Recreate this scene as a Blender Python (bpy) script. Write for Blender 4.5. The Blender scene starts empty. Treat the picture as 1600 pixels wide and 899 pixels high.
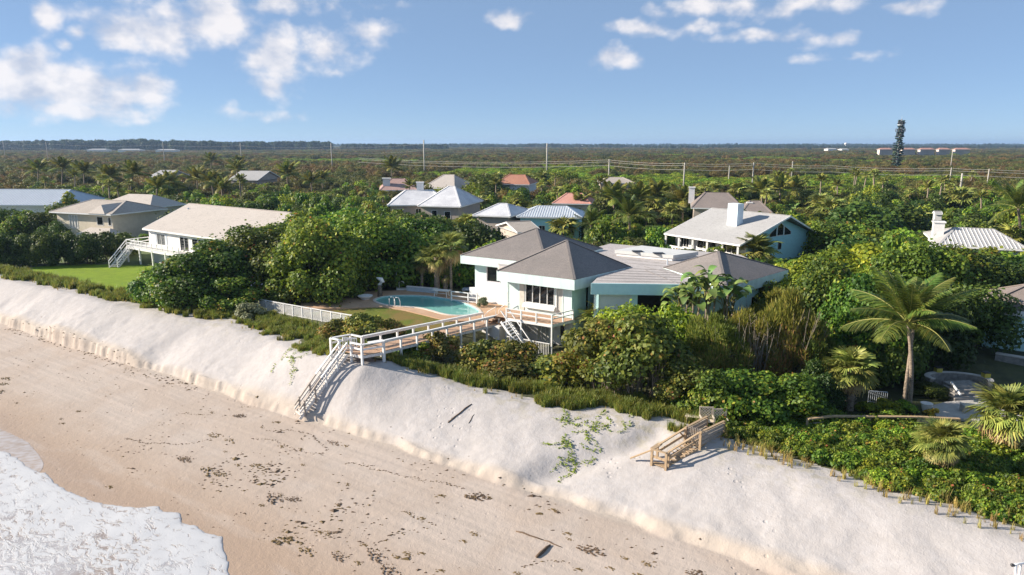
import bpy, math, random
import numpy as np
from mathutils import Vector, Matrix
random.seed(7)
R = math.radians
scene = bpy.context.scene
COL = scene.collection

# ------------------------------------------------------------------ camera
PITCH = math.atan((449.5-225)/1067.0); CAMZ = 16.3; FPX = 1067.0
cam = bpy.data.cameras.new("camera"); cam.lens = 24.0; cam.sensor_width = 36.0
cam.clip_start = 0.5; cam.clip_end = 60000
co = bpy.data.objects.new("camera", cam); COL.objects.link(co)
co.location = (0, 0, CAMZ); co.rotation_euler = (R(90)-PITCH, 0, 0)
scene.camera = co
scene.view_settings.view_transform = 'Standard'; scene.view_settings.look = 'None'
scene.view_settings.exposure = 1.08; scene.view_settings.gamma = 1.0
scene.cycles.max_bounces = 6; scene.cycles.diffuse_bounces = 3; scene.cycles.transparent_max_bounces = 8
scene.cycles.volume_bounces = 0
# ------------------------------------------------------------------ light
SUN_EL, SUN_ROT = R(25), R(-86)          # sun low on the left, a little beyond the picture plane
sd = Vector((math.sin(SUN_ROT)*math.cos(SUN_EL), math.cos(SUN_ROT)*math.cos(SUN_EL), math.sin(SUN_EL)))
sl = bpy.data.lights.new("sun", 'SUN'); sl.energy = 4.6; sl.angle = R(0.5); sl.color = (1.0, 0.90, 0.77)
so = bpy.data.objects.new("sun", sl); COL.objects.link(so); so.rotation_euler = sd.to_track_quat('Z', 'Y').to_euler()
so.location = (-60, 10, 60)

def cpx(x, y):
    a = (x-800)/FPX; b = (449.5-y)/FPX; c, s = math.cos(PITCH), math.sin(PITCH)
    return (a, c+b*s, -s+b*c)
def P(x, y, z):                            # point at height z seen at photo pixel (x, y)
    d = cpx(x, y); t = (z-CAMZ)/d[2]; return Vector((d[0]*t, d[1]*t, z))
def PY(x, y, Y):
    d = cpx(x, y); t = Y/d[1]; return Vector((d[0]*t, Y, CAMZ+d[2]*t))
def PX(q):
    c, s = math.cos(PITCH), math.sin(PITCH); z = q[2]-CAMZ
    dep = q[1]*c-z*s; up = q[1]*s+z*c
    return (800+FPX*q[0]/dep, 449.5-FPX*up/dep, dep)

world = bpy.data.worlds.new("World"); scene.world = world; world.use_nodes = True
def build_world():
    nt = world.node_tree; N = nt.nodes; L = nt.links; N.clear()
    def math_(op, a, b=None, c=None):
        n = N.new('ShaderNodeMath'); n.operation = op
        for i, v in enumerate((a, b, c)):
            if v is None: continue
            if isinstance(v, (int, float)): n.inputs[i].default_value = v
            else: L.new(v, n.inputs[i])
        return n.outputs[0]
    sky = N.new('ShaderNodeTexSky'); sky.sky_type = 'NISHITA'; sky.sun_disc = False
    sky.sun_elevation = SUN_EL; sky.sun_rotation = SUN_ROT; sky.altitude = 0
    sky.air_density = 0.5; sky.dust_density = 0.0; sky.ozone_density = 3.2
    tc = N.new('ShaderNodeTexCoord'); sep = N.new('ShaderNodeSeparateXYZ'); L.new(tc.outputs['Generated'], sep.inputs[0])
    az = math_('ARCTAN2', sep.outputs[0], sep.outputs[1]); el = math_('ARCSINE', sep.outputs[2])
    cmb = N.new('ShaderNodeCombineXYZ'); L.new(az, cmb.inputs[0]); L.new(el, cmb.inputs[1])
    q = cmb.outputs[0]
    # warp the coordinates so that the banks have ragged outlines
    def noise(scale, detail, vec, rough=0.55, off=(0, 0, 0), sc=(1, 1, 1), col=False):
        m = N.new('ShaderNodeMapping'); m.inputs['Location'].default_value = off; m.inputs['Scale'].default_value = sc
        L.new(vec, m.inputs['Vector'])
        n = N.new('ShaderNodeTexNoise'); n.inputs['Scale'].default_value = scale; n.inputs['Detail'].default_value = detail
        n.inputs['Roughness'].default_value = rough; L.new(m.outputs[0], n.inputs['Vector'])
        return n.outputs['Color'] if col else n.outputs['Fac']
    clouds = [(65, 18, 26, 26, 1), (190, 45, 70, 30, 1), (260, 42, 90, 40, 1.1), (345, 22, 75, 42, 1.1), (450, 8, 80, 20, 1), (425, 88, 48, 48, 1.15),
              (418, 122, 30, 18, 1), (500, 85, 60, 32, .95), (585, 55, 45, 18, .9), (122, 48, 20, 14, .8), (102, 65, 14, 10, .8),
              (45, 100, 52, 30, 1.15), (40, 138, 90, 48, 1.2), (140, 138, 120, 44, 1.2), (235, 128, 46, 34, 1.1), (120, 168, 150, 20, .95), (400, 174, 90, 12, .62),
              (516, 113, 24, 8, .8), (793, 26, 34, 18, 1), (952, 96, 46, 17, 1), (1005, 42, 55, 14, .95), (1090, 46, 60, 10, .7), (1180, 62, 100, 11, .75), (1300, 65, 40, 12, .55),
              (1125, 10, 90, 18, .8), (1240, 14, 120, 18, .8), (1420, 6, 45, 12, .75), (1325, 96, 70, 9, .45), (530, 22, 20, 14, .6), (600, 10, 40, 8, .5), (1038, 14, 30, 14, .6)]
    best = None
    wn = noise(9.0, 4, q, .6, col=True)
    wv = N.new('ShaderNodeVectorMath'); wv.operation = 'SUBTRACT'; L.new(wn, wv.inputs[0]); wv.inputs[1].default_value = (.5, .5, .5)
    ws = N.new('ShaderNodeVectorMath'); ws.operation = 'SCALE'; L.new(wv.outputs[0], ws.inputs[0]); ws.inputs['Scale'].default_value = .06
    wa = N.new('ShaderNodeVectorMath'); wa.operation = 'ADD'; L.new(q, wa.inputs[0]); L.new(ws.outputs[0], wa.inputs[1])
    for (x, y, rx, ry, st) in clouds:
        d = Vector(cpx(x, y)).normalized(); a0, e0 = math.atan2(d.x, d.y), math.asin(d.z)
        rx, ry = rx*1.25/FPX*math.cos(a0)**1.5, ry*1.3/FPX*math.cos(a0)
        m = N.new('ShaderNodeMapping'); m.vector_type = 'TEXTURE'; m.inputs['Location'].default_value = (a0, e0, 0)
        m.inputs['Scale'].default_value = (rx, ry, 1); L.new(wa.outputs[0], m.inputs['Vector'])
        ln = N.new('ShaderNodeVectorMath'); ln.operation = 'LENGTH'; L.new(m.outputs[0], ln.inputs[0])
        v = math_('MULTIPLY_ADD', ln.outputs['Value'], -st, st)
        best = v if best is None else math_('MAXIMUM', best, v)
    # the same fair-weather clouds go on round the rest of the sky
    far = noise(4.2, 3, q, .5, off=(3, 1, 0), sc=(1, 2.0, 1))
    far = math_('MULTIPLY_ADD', far, 3.2, -1.9)
    outside = N.new('ShaderNodeMapRange'); outside.interpolation_type = 'SMOOTHSTEP'
    L.new(math_('ABSOLUTE', az), outside.inputs[0]); outside.inputs[1].default_value = .68; outside.inputs[2].default_value = .85
    up = N.new('ShaderNodeMapRange'); up.interpolation_type = 'SMOOTHSTEP'; L.new(el, up.inputs[0]); up.inputs[1].default_value = .21; up.inputs[2].default_value = .30
    wide = math_('MAXIMUM', outside.outputs[0], up.outputs[0])
    above = N.new('ShaderNodeMapRange'); L.new(el, above.inputs[0]); above.inputs[1].default_value = .02; above.inputs[2].default_value = .06
    vis = math_('MULTIPLY', wide, above.outputs[0]); far = math_('ADD', math_('MULTIPLY', far, vis), math_('SUBTRACT', vis, 1.0))
    best = math_('MAXIMUM', best, far)
    n1 = noise(22, 6, q, .52, sc=(1, 1.35, 1)); n2 = noise(22, 6, q, .52, off=(.022, -.024, 0), sc=(1, 1.35, 1))
    dens = math_('ADD', best, math_('MULTIPLY_ADD', n1, 1.9, -1.0))
    al = N.new('ShaderNodeMapRange'); al.interpolation_type = 'SMOOTHSTEP'; L.new(dens, al.inputs[0])
    al.inputs[1].default_value = .04; al.inputs[2].default_value = .85
    alpha = math_('MULTIPLY', al.outputs[0], .86)
    lit = math_('MULTIPLY_ADD', math_('SUBTRACT', n1, n2), 2.8, .62)
    core = N.new('ShaderNodeMapRange'); L.new(best, core.inputs[0]); core.inputs[1].default_value = .55; core.inputs[2].default_value = 1.0
    lit = math_('SUBTRACT', lit, math_('MULTIPLY', core.outputs[0], .10))
    cc = N.new('ShaderNodeMix'); cc.data_type = 'RGBA'; cc.clamp_factor = True; L.new(lit, cc.inputs['Factor'])
    cc.inputs[6].default_value = (5.5, 5.9, 7.0, 1); cc.inputs[7].default_value = (9.6, 9.1, 9.0, 1)
    # haze veil: one even blue mixed over the whole sky, lifting ambient fill
    veil = N.new('ShaderNodeMix'); veil.data_type = 'RGBA'; veil.inputs['Factor'].default_value = .5; L.new(sky.outputs[0], veil.inputs[6]); veil.inputs[7].default_value = (3.7, 5.5, 8.1, 1)
    mx = N.new('ShaderNodeMix'); mx.data_type = 'RGBA'; L.new(alpha, mx.inputs['Factor']); L.new(veil.outputs[2], mx.inputs[6]); L.new(cc.outputs[2], mx.inputs[7])
    bg = N.new('ShaderNodeBackground'); bg.inputs['Strength'].default_value = 0.0515
    L.new(mx.outputs[2], bg.inputs['Color'])
    out = N.new('ShaderNodeOutputWorld'); L.new(bg.outputs[0], out.inputs['Surface'])
build_world()

# ------------------------------------------------------------------ frame of the shore: u along the beach, v inland
AN = R(-33); UX, UY = math.cos(AN), math.sin(AN)
def W(u, v, z=0.0): return Vector((u*UX-v*UY, u*UY+v*UX, z))
def UV(x, y): return (x*UX+y*UY, -x*UY+y*UX)

# ------------------------------------------------------------------ materials
def lin(r, g, b): return tuple(((c/255)/12.92 if c/255 <= .04045 else ((c/255+.055)/1.055)**2.4) for c in (r, g, b))
class Nodes:
    def __init__(s, name):
        s.m = bpy.data.materials.new(name); s.m.use_nodes = True; s.nt = s.m.node_tree; s.N = s.nt.nodes; s.L = s.nt.links
        s.b = s.N.get('Principled BSDF'); s.tc = s.N.new('ShaderNodeTexCoord')
    def noise(s, scale, detail=4, vec=None, rough=.55, sc=(1, 1, 1), out='Fac'):
        m = s.N.new('ShaderNodeMapping'); m.inputs['Scale'].default_value = sc; s.L.new(vec or s.tc.outputs['Object'], m.inputs['Vector'])
        n = s.N.new('ShaderNodeTexNoise'); n.inputs['Scale'].default_value = scale; n.inputs['Detail'].default_value = detail
        n.inputs['Roughness'].default_value = rough; s.L.new(m.outputs[0], n.inputs['Vector']); return n.outputs[out]
    def ramp(s, fac, stops, interp='LINEAR'):
        r = s.N.new('ShaderNodeValToRGB'); cr = r.color_ramp; cr.interpolation = interp
        while len(cr.elements) < len(stops): cr.elements.new(.5)
        for e, (p, c) in zip(cr.elements, stops): e.position = p; e.color = (*c, 1) if len(c) == 3 else c
        s.L.new(fac, r.inputs[0]); return r.outputs[0]
    def mix(s, fac, a, b, mode='MIX'):
        n = s.N.new('ShaderNodeMix'); n.data_type = 'RGBA'; n.blend_type = mode
        for k, v in ((0, fac), (6, a), (7, b)):
            if hasattr(v, 'is_linked') or hasattr(v, 'links'): s.L.new(v, n.inputs[k])
            elif k == 0: n.inputs[0].default_value = v
            else: n.inputs[k].default_value = (*v, 1)
        return n.outputs[2]
    def math(s, op, a, b=None, c=None):
        n = s.N.new('ShaderNodeMath'); n.operation = op
        for i, v in enumerate((a, b, c)):
            if v is None: continue
            if isinstance(v, (int, float)): n.inputs[i].default_value = v
            else: s.L.new(v, n.inputs[i])
        return n.outputs[0]
    def map(s, v, a, b, c=0, d=1):
        n = s.N.new('ShaderNodeMapRange'); n.interpolation_type = 'SMOOTHSTEP'; s.L.new(v, n.inputs[0])
        for i, x in zip((1, 2, 3, 4), (a, b, c, d)): n.inputs[i].default_value = x
        return n.outputs[0]
    def bump(s, h, dist, strength=1.0):
        n = s.N.new('ShaderNodeBump'); n.inputs['Distance'].default_value = dist; n.inputs['Strength'].default_value = strength
        s.L.new(h, n.inputs['Height']); s.L.new(n.outputs[0], s.b.inputs['Normal'])
    def attr(s, name):
        n = s.N.new('ShaderNodeAttribute'); n.attribute_name = name; return n
    def col(s, c):
        if isinstance(c, tuple): s.b.inputs['Base Color'].default_value = (*c, 1)
        else: s.L.new(c, s.b.inputs['Base Color'])
    def rough(s, r): s.b.inputs['Roughness'].default_value = r
MATS = {}
def paint(name, c1, c2=None, scale=2.0, rough=.6, bump=0.0, bscale=20, sc=(1, 1, 1), spec=.5, metal=0):
    if name in MATS: return MATS[name]
    n = Nodes(name); c2 = c2 or tuple(x*.82 for x in c1)
    f = n.noise(scale, 5, sc=sc); n.col(n.ramp(f, [(.35, c2), (.62, c1)])); n.rough(rough)
    n.b.inputs['Specular IOR Level'].default_value = spec; n.b.inputs['Metallic'].default_value = metal
    if bump: n.bump(n.noise(bscale, 4, sc=sc), bump)
    MATS[name] = n.m; return n.m
def foliage(name, stops, hue=.25, trans=.38):
    stops = [(p, tuple(min(.5, x*k) for x, k in zip(c, (2.15, 1.76, 1.22)))) for p, c in stops]
    n = Nodes(name); t = n.attr('tone').outputs['Fac']; oi = n.N.new('ShaderNodeObjectInfo')
    c = n.ramp(t, stops)
    hs = n.N.new('ShaderNodeHueSaturation'); n.L.new(c, hs.inputs['Color'])
    n.L.new(n.math('MULTIPLY_ADD', oi.outputs['Random'], .06*hue*4, .5-.03*hue*4), hs.inputs['Hue'])
    wn = n.N.new('ShaderNodeTexWhiteNoise'); wn.noise_dimensions = '1D'; n.L.new(oi.outputs['Random'], wn.inputs['W'])
    n.L.new(n.math('MULTIPLY_ADD', wn.outputs[0], .75, .62), hs.inputs['Value'])
    n.col(hs.outputs[0]); n.rough(.55); n.b.inputs['Specular IOR Level'].default_value = .35
    tr = n.N.new('ShaderNodeBsdfTranslucent'); n.L.new(hs.outputs[0], tr.inputs['Color'])
    ms = n.N.new('ShaderNodeMixShader'); ms.inputs[0].default_value = trans
    n.L.new(n.b.outputs[0], ms.inputs[1]); n.L.new(tr.outputs[0], ms.inputs[2])
    n.L.new(ms.outputs[0], n.N['Material Output'].inputs['Surface']); return n.m
F = {
 'grape': foliage('sea_grape_leaf', [(0, (.022, .05, .011)), (.35, (.048, .10, .016)), (.65, (.10, .165, .022)), (.86, (.19, .225, .035)), (.95, (.21, .15, .045)), (1, (.20, .10, .045))]),
 'grapedry': foliage('weathered_sea_grape_leaf', [(0, (.03, .05, .014)), (.35, (.075, .10, .022)), (.6, (.15, .16, .035)), (.8, (.22, .16, .06)), (1, (.21, .10, .055))]),
 'grapemix': foliage('olive_sea_grape_leaf', [(0, (.024, .044, .012)), (.4, (.055, .088, .018)), (.68, (.105, .135, .028)), (.88, (.17, .15, .045)), (1, (.19, .10, .05))]),
 'lime': foliage('bright_leaf', [(0, (.035, .075, .010)), (.4, (.09, .16, .018)), (.75, (.19, .26, .03)), (1, (.30, .33, .045))]),
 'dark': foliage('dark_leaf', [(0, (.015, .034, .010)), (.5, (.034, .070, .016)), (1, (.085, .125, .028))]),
 'oak': foliage('oak_leaf', [(0, (.028, .042, .015)), (.5, (.066, .088, .028)), (1, (.14, .15, .055))]),
 'brown': foliage('brown_twig_leaf', [(0, (.038, .038, .016)), (.5, (.088, .080, .032)), (1, (.155, .132, .062))]),
 'wisp': foliage('wispy_leaf', [(0, (.03, .052, .014)), (.5, (.072, .105, .024)), (.85, (.13, .145, .04)), (1, (.19, .135, .08))]),
 'coco': foliage('coconut_leaflet', [(0, (.018, .042, .010)), (.5, (.045, .085, .02)), (1, (.12, .15, .035))], trans=.2),
 'cocofar': foliage('palm_leaflet', [(0, (.035, .055, .013)), (.5, (.085, .115, .028)), (1, (.19, .20, .05))], trans=.25),
 'fan': foliage('fan_palm_leaf', [(0, (.04, .075, .022)), (.5, (.125, .165, .05)), (1, (.27, .28, .10))], trans=.2),
 'fandry': foliage('dry_fan_palm_leaf', [(0, (.16, .11, .06)), (.5, (.28, .20, .12)), (1, (.42, .32, .20))], trans=.2),
 'banana': foliage('bird_of_paradise_leaf', [(0, (.03, .075, .03)), (.5, (.075, .14, .05)), (1, (.20, .26, .09))], trans=.25),
 'oat': foliage('sea_oat_blade', [(0, (.11, .11, .04)), (.5, (.20, .18, .075)), (1, (.33, .28, .14))], trans=.3),
 'grass': foliage('dune_grass_blade', [(0, (.045, .075, .018)), (.5, (.10, .14, .035)), (.85, (.22, .22, .07)), (1, (.33, .27, .12))]),
 'pine': foliage('pine_needle', [(0, (.012, .026, .014)), (.5, (.024, .045, .022)), (1, (.045, .07, .03))]),
 'vine': foliage('vine_leaf', [(0, (.07, .12, .015)), (.5, (.16, .21, .03)), (1, (.30, .30, .05))]),
 'silver': foliage('silver_leaf', [(0, (.06, .09, .065)), (.5, (.13, .17, .13)), (1, (.24, .29, .23))]),
 'orange': foliage('orange_croton_leaf', [(0, (.12, .10, .02)), (.5, (.40, .18, .03)), (1, (.55, .30, .05))]),
}
BARK = paint('bark', (.20, .155, .115), (.09, .07, .05), 6, .9, .02, 25)
PALMBARK = paint('palm_bark', (.34, .27, .20), (.17, .13, .10), 5, .9, .02, 14, (1, 1, 3))
RACHIS = paint('frond_rib', (.30, .28, .07), (.20, .20, .05), 3, .6)
WHITE = paint('white_paint', (.80, .79, .77), (.70, .69, .67), 3, .55)
MINT = paint('pale_mint_stucco', (.64, .77, .75), (.55, .67, .64), 2.0, .75, .004, 40, (1, 1, .22))
MINT_SHADED = paint('mint_stucco_shaded', (.58, .83, .83), (.52, .77, .78), 2.2, .7)  # same mint stucco for the shaded faces, bluish shade put into the colour
GREYWHITE = paint('weathered_white_paint', (.72, .70, .67), (.52, .48, .44), 8, .7)
DECKW = paint('deck_board', (.52, .34, .22), (.38, .24, .16), 4, .75, .003, 30, (1, 6, 1))
TIMBER = paint('pine_timber', (.46, .33, .20), (.33, .23, .14), 5, .8, .004, 30, (1, 6, 1))
GREYWOOD = paint('weathered_timber', (.40, .35, .30), (.26, .22, .19), 6, .85, .004, 30, (1, 5, 1))
GLASS = paint('glass_with_room_shade', (.016, .020, .022), (.010, .012, .014), 1, .06, spec=.6)  # opaque panes: darkness of the rooms behind is put into the colour
CURT = paint('pale_curtain', (.62, .60, .55), (.46, .44, .40), 5, .8, sc=(4, 4, .3))
CONC = paint('pale_concrete', (.50, .47, .43), (.40, .37, .34), 1.5, .85, .003, 30)
BLACK = paint('dark_metal', (.03, .03, .035), (.02, .02, .022), 3, .45)
def roofmat(name, c1, c2, c3, s=1.0):
    n = Nodes(name); big = n.noise(.35*s, 4); fine = n.noise(9*s, 3, sc=(1, 1, 5)); grit = n.noise(26*s, 2)
    c = n.mix(n.map(big, .35, .65), c1, c2); c = n.mix(n.map(fine, .42, .66, 0, .75), c, c3)
    c = n.mix(n.map(grit, .5, .72, 0, .55), c, tuple(x*1.55 for x in c1)); st = n.noise(4.5*s, 5, rough=.7, sc=(.5, .5, 3)); c = n.mix(n.map(st, .5, .68, 0, .5), c, tuple(x*.62 for x in c1)); n.col(c); n.rough(.9); n.bump(fine, .03); return n.m
SHINGLE = roofmat('grey_shingle', (.20, .176, .162), (.245, .212, .194), (.115, .107, .105))
CREAMROOF = roofmat('cream_shingle', (.47, .415, .365), (.44, .39, .34), (.40, .355, .315), .6)
PALEROOF = roofmat('pale_grey_shingle', (.38, .37, .36), (.345, .335, .325), (.31, .30, .295), .6)
FLATROOF = roofmat('flat_roof_felt', (.44, .40, .38), (.36, .325, .31), (.40, .37, .35), .4)
TANROOF = roofmat('tan_tile', (.42, .365, .31), (.36, .31, .26), (.29, .25, .21), .7)
WHITETILE = roofmat('white_tile', (.66, .66, .67), (.50, .50, .52), (.36, .36, .39), 1.2)
TERRA = roofmat('terracotta_tile', (.44, .20, .125), (.36, .155, .10), (.26, .115, .08), 1)
SALMON = roofmat('salmon_tile', (.62, .31, .24), (.54, .26, .20), (.42, .20, .16), 1)
PINKROOF = roofmat('pink_tile', (.42, .27, .23), (.36, .23, .2), (.28, .18, .16), 1)
BROWNROOF = roofmat('brown_tile', (.25, .205, .18), (.21, .17, .15), (.15, .125, .11), 1)
BLUEMETAL = paint('pale_blue_metal', (.50, .55, .62), (.44, .49, .56), .8, .45)
GREYMETAL = paint('pale_grey_metal', (.52, .57, .62), (.44, .48, .53), .8, .45)
CREAM = paint('cream_stucco', (.62, .55, .43), (.56, .49, .38), 1.5, .85)
WSTUC = paint('white_stucco', (.78, .76, .74), (.70, .68, .66), 1.5, .8)
TEAL = paint('teal_siding', (.45, .79, .85), (.40, .72, .78), 1.4, .7, sc=(1, 1, 6))
TAN = paint('tan_stucco', (.46, .39, .33), (.40, .34, .29), 1.5, .85)
STONE = paint('grey_stone', (.30, .28, .255), (.19, .175, .16), 3, .85, .02, 9)
POLE = paint('concrete_pole', (.44, .41, .36), (.37, .34, .30), 2, .85)
WIRE = paint('wire', (.50, .47, .42), None, 2, .6)

# ------------------------------------------------------------------ mesh helpers
def setp(o, label=None, cat=None, group=None, kind=None):
    if label: o['label'] = label
    if cat: o['category'] = cat
    if group: o['group'] = group
    if kind: o['kind'] = kind
    return o
def empty(name, loc, rz=0, label=None, cat=None, group=None):
    o = bpy.data.objects.new(name, None); COL.objects.link(o); o.location = loc; o.rotation_euler = (0, 0, rz); o.empty_display_size = .3
    return setp(o, label, cat, group)
def link(name, me, parent=None, loc=(0, 0, 0)):
    o = bpy.data.objects.new(name, me); COL.objects.link(o); o.location = loc
    if parent: o.parent = parent
    return o
def rootloc(o):
    while o.parent: o = o.parent
    return o.location
class MB:
    def __init__(s): s.v = []; s.f = []; s.mi = []
    def add(s, vs, fs, mi=0):
        k = len(s.v); s.v += [tuple(x) for x in vs]; s.f += [tuple(i+k for i in f) for f in fs]; s.mi += [mi]*len(fs); return s
    def quad(s, a, b, c, d, mi=0): return s.add([a, b, c, d], [(0, 1, 2, 3)], mi)
    def hexa(s, p, mi=0): return s.add(p, [(3, 2, 1, 0), (4, 5, 6, 7), (0, 1, 5, 4), (1, 2, 6, 5), (2, 3, 7, 6), (3, 0, 4, 7)], mi)
    def box(s, x0, x1, y0, y1, z0, z1, mi=0):
        return s.hexa([(x0, y0, z0), (x1, y0, z0), (x1, y1, z0), (x0, y1, z0), (x0, y0, z1), (x1, y0, z1), (x1, y1, z1), (x0, y1, z1)], mi)
    def bar(s, p, q, w, h, mi=0):                 # rectangular bar from p to q, w across, h high
        p, q = Vector(p), Vector(q); d = (q-p).normalized()
        up = Vector((0, 0, 1)) if abs(d.z) < .95 else Vector((UX, UY, 0))
        a = d.cross(up).normalized(); b = a.cross(d).normalized(); a = a*(w/2); b = b*(h/2)
        return s.hexa([p-a-b, p+a-b, q+a-b, q-a-b, p-a+b, p+a+b, q+a+b, q-a+b], mi)
    def tube(s, pts, rad, n=6, mi=0, cap=True):
        pts = [Vector(p) for p in pts]; rad = rad if isinstance(rad, (list, tuple)) else [rad]*len(pts); vs = []; fs = []
        for i, p in enumerate(pts):
            d = (pts[min(i+1, len(pts)-1)]-pts[max(i-1, 0)]).normalized()
            a = d.cross(Vector((0, 0, 1)) if abs(d.z) < .9 else Vector((1, 0, 0))).normalized(); b = d.cross(a)
            for k in range(n):
                t = 2*math.pi*k/n; vs.append(p+a*(math.cos(t)*rad[i])+b*(math.sin(t)*rad[i]))
        for i in range(len(pts)-1):
            for k in range(n): fs.append((i*n+k, i*n+(k+1) % n, (i+1)*n+(k+1) % n, (i+1)*n+k))
        if cap: fs.append(tuple(range(n))[::-1]); fs.append(tuple((len(pts)-1)*n+k for k in range(n)))
        return s.add(vs, fs, mi)
    def prism(s, poly, z0, z1, mi=0, smi=None):   # poly: list of (x, y)
        n = len(poly); f0 = len(s.f)
        s.add([(x, y, z0) for x, y in poly]+[(x, y, z1) for x, y in poly],
              [tuple(range(n))[::-1], tuple(range(n, 2*n))]+[(i, (i+1) % n, (i+1) % n+n, i+n) for i in range(n)], mi)
        return s
    def mesh(s, name, mats, off=(0, 0, 0), smooth=False):
        me = bpy.data.meshes.new(name); me.from_pydata([(x-off[0], y-off[1], z-off[2]) for x, y, z in s.v], [], s.f)
        for m in (mats if isinstance(mats, (list, tuple)) else [mats]): me.materials.append(m)
        if any(s.mi): me.polygons.foreach_set('material_index', s.mi)
        if smooth: me.polygons.foreach_set('use_smooth', [True]*len(s.f))
        me.update(); return me
    def build(s, name, mats, parent=None, local=False, smooth=False, bevel=0):
        off = (0, 0, 0) if (parent is None or local) else rootloc(parent)
        o = link(name, s.mesh(name, mats, off, smooth), parent)
        if bevel:
            b = o.modifiers.new('bevel', 'BEVEL'); b.width = bevel; b.segments = 1; b.limit_method = 'ANGLE'
        return o
def np_mesh(name, V, faces4, tone, mat, extra=None):
    """V (n,3), faces (m,k) arrays"""
    me = bpy.data.meshes.new(name); n = len(V); m, k = faces4.shape
    me.vertices.add(n); me.vertices.foreach_set('co', V.astype(np.float32).ravel())
    me.loops.add(m*k); me.loops.foreach_set('vertex_index', faces4.astype(np.int32).ravel())
    me.polygons.add(m); me.polygons.foreach_set('loop_start', np.arange(0, m*k, k, dtype=np.int32))
    me.polygons.foreach_set('loop_total', np.full(m, k, dtype=np.int32))
    for x in (mat if isinstance(mat, (list, tuple)) else [mat]): me.materials.append(x)
    if extra is not None: me.polygons.foreach_set('material_index', extra.astype(np.int32))
    if tone is not None:
        a = me.attributes.new('tone', 'FLOAT', 'POINT'); a.data.foreach_set('value', tone.astype(np.float32))
    me.update(calc_edges=True); return me

# ------------------------------------------------------------------ terrain
def hsh(ix, iy, seed): 
    h = np.sin(ix*127.1+iy*311.7+seed*74.7)*43758.5453; return h-np.floor(h)
def vnoise(x, y, seed=0):
    ix, iy = np.floor(x), np.floor(y); fx, fy = x-ix, y-iy; fx = fx*fx*(3-2*fx); fy = fy*fy*(3-2*fy)
    a, b, c, d = hsh(ix, iy, seed), hsh(ix+1, iy, seed), hsh(ix, iy+1, seed), hsh(ix+1, iy+1, seed)
    return (a*(1-fx)+b*fx)*(1-fy)+(c*(1-fx)+d*fx)*fy-.5
def fbm(x, y, seed=0, o=4):
    t = 0*x; a = 1.0
    for i in range(o): t = t+a*vnoise(x*2**i, y*2**i, seed+i); a *= .5
    return t
def sst(a, b, x): t = np.clip((x-a)/(b-a), 0, 1); return t*t*(3-2*t)
CR_U = [-400, -110, -90, -74, -62, -52, -46, -41, -38, -35, -30, -25, -22, -19, -16, -13, -10, -4, 0, 6, 60, 400]
CR_V = [39.3, 39.4, 39.9, 40.2, 41.2, 40.4, 38.3, 38.0, 38.4, 40.2, 41.0, 41.3, 41.8, 42.8, 43.0, 42.5, 41.8, 41.0, 40.2, 39.6, 39.6, 39.6]
def crest_v(u): return np.interp(u, CR_U, CR_V)
def seg_d(u, v, pts):
    best = np.full(np.shape(u), 1e9)
    for (a, b), (c, d) in zip(pts[:-1], pts[1:]):
        t = np.clip(((u-a)*(c-a)+(v-b)*(d-b))/((c-a)**2+(d-b)**2), 0, 1)
        best = np.minimum(best, np.hypot(u-a-t*(c-a), v-b-t*(d-b)))
    return best
GULLY = [(-20.5, 34.2), (-18.6, 36.6), (-16.5, 38.6), (-15.2, 41.0)]
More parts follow.
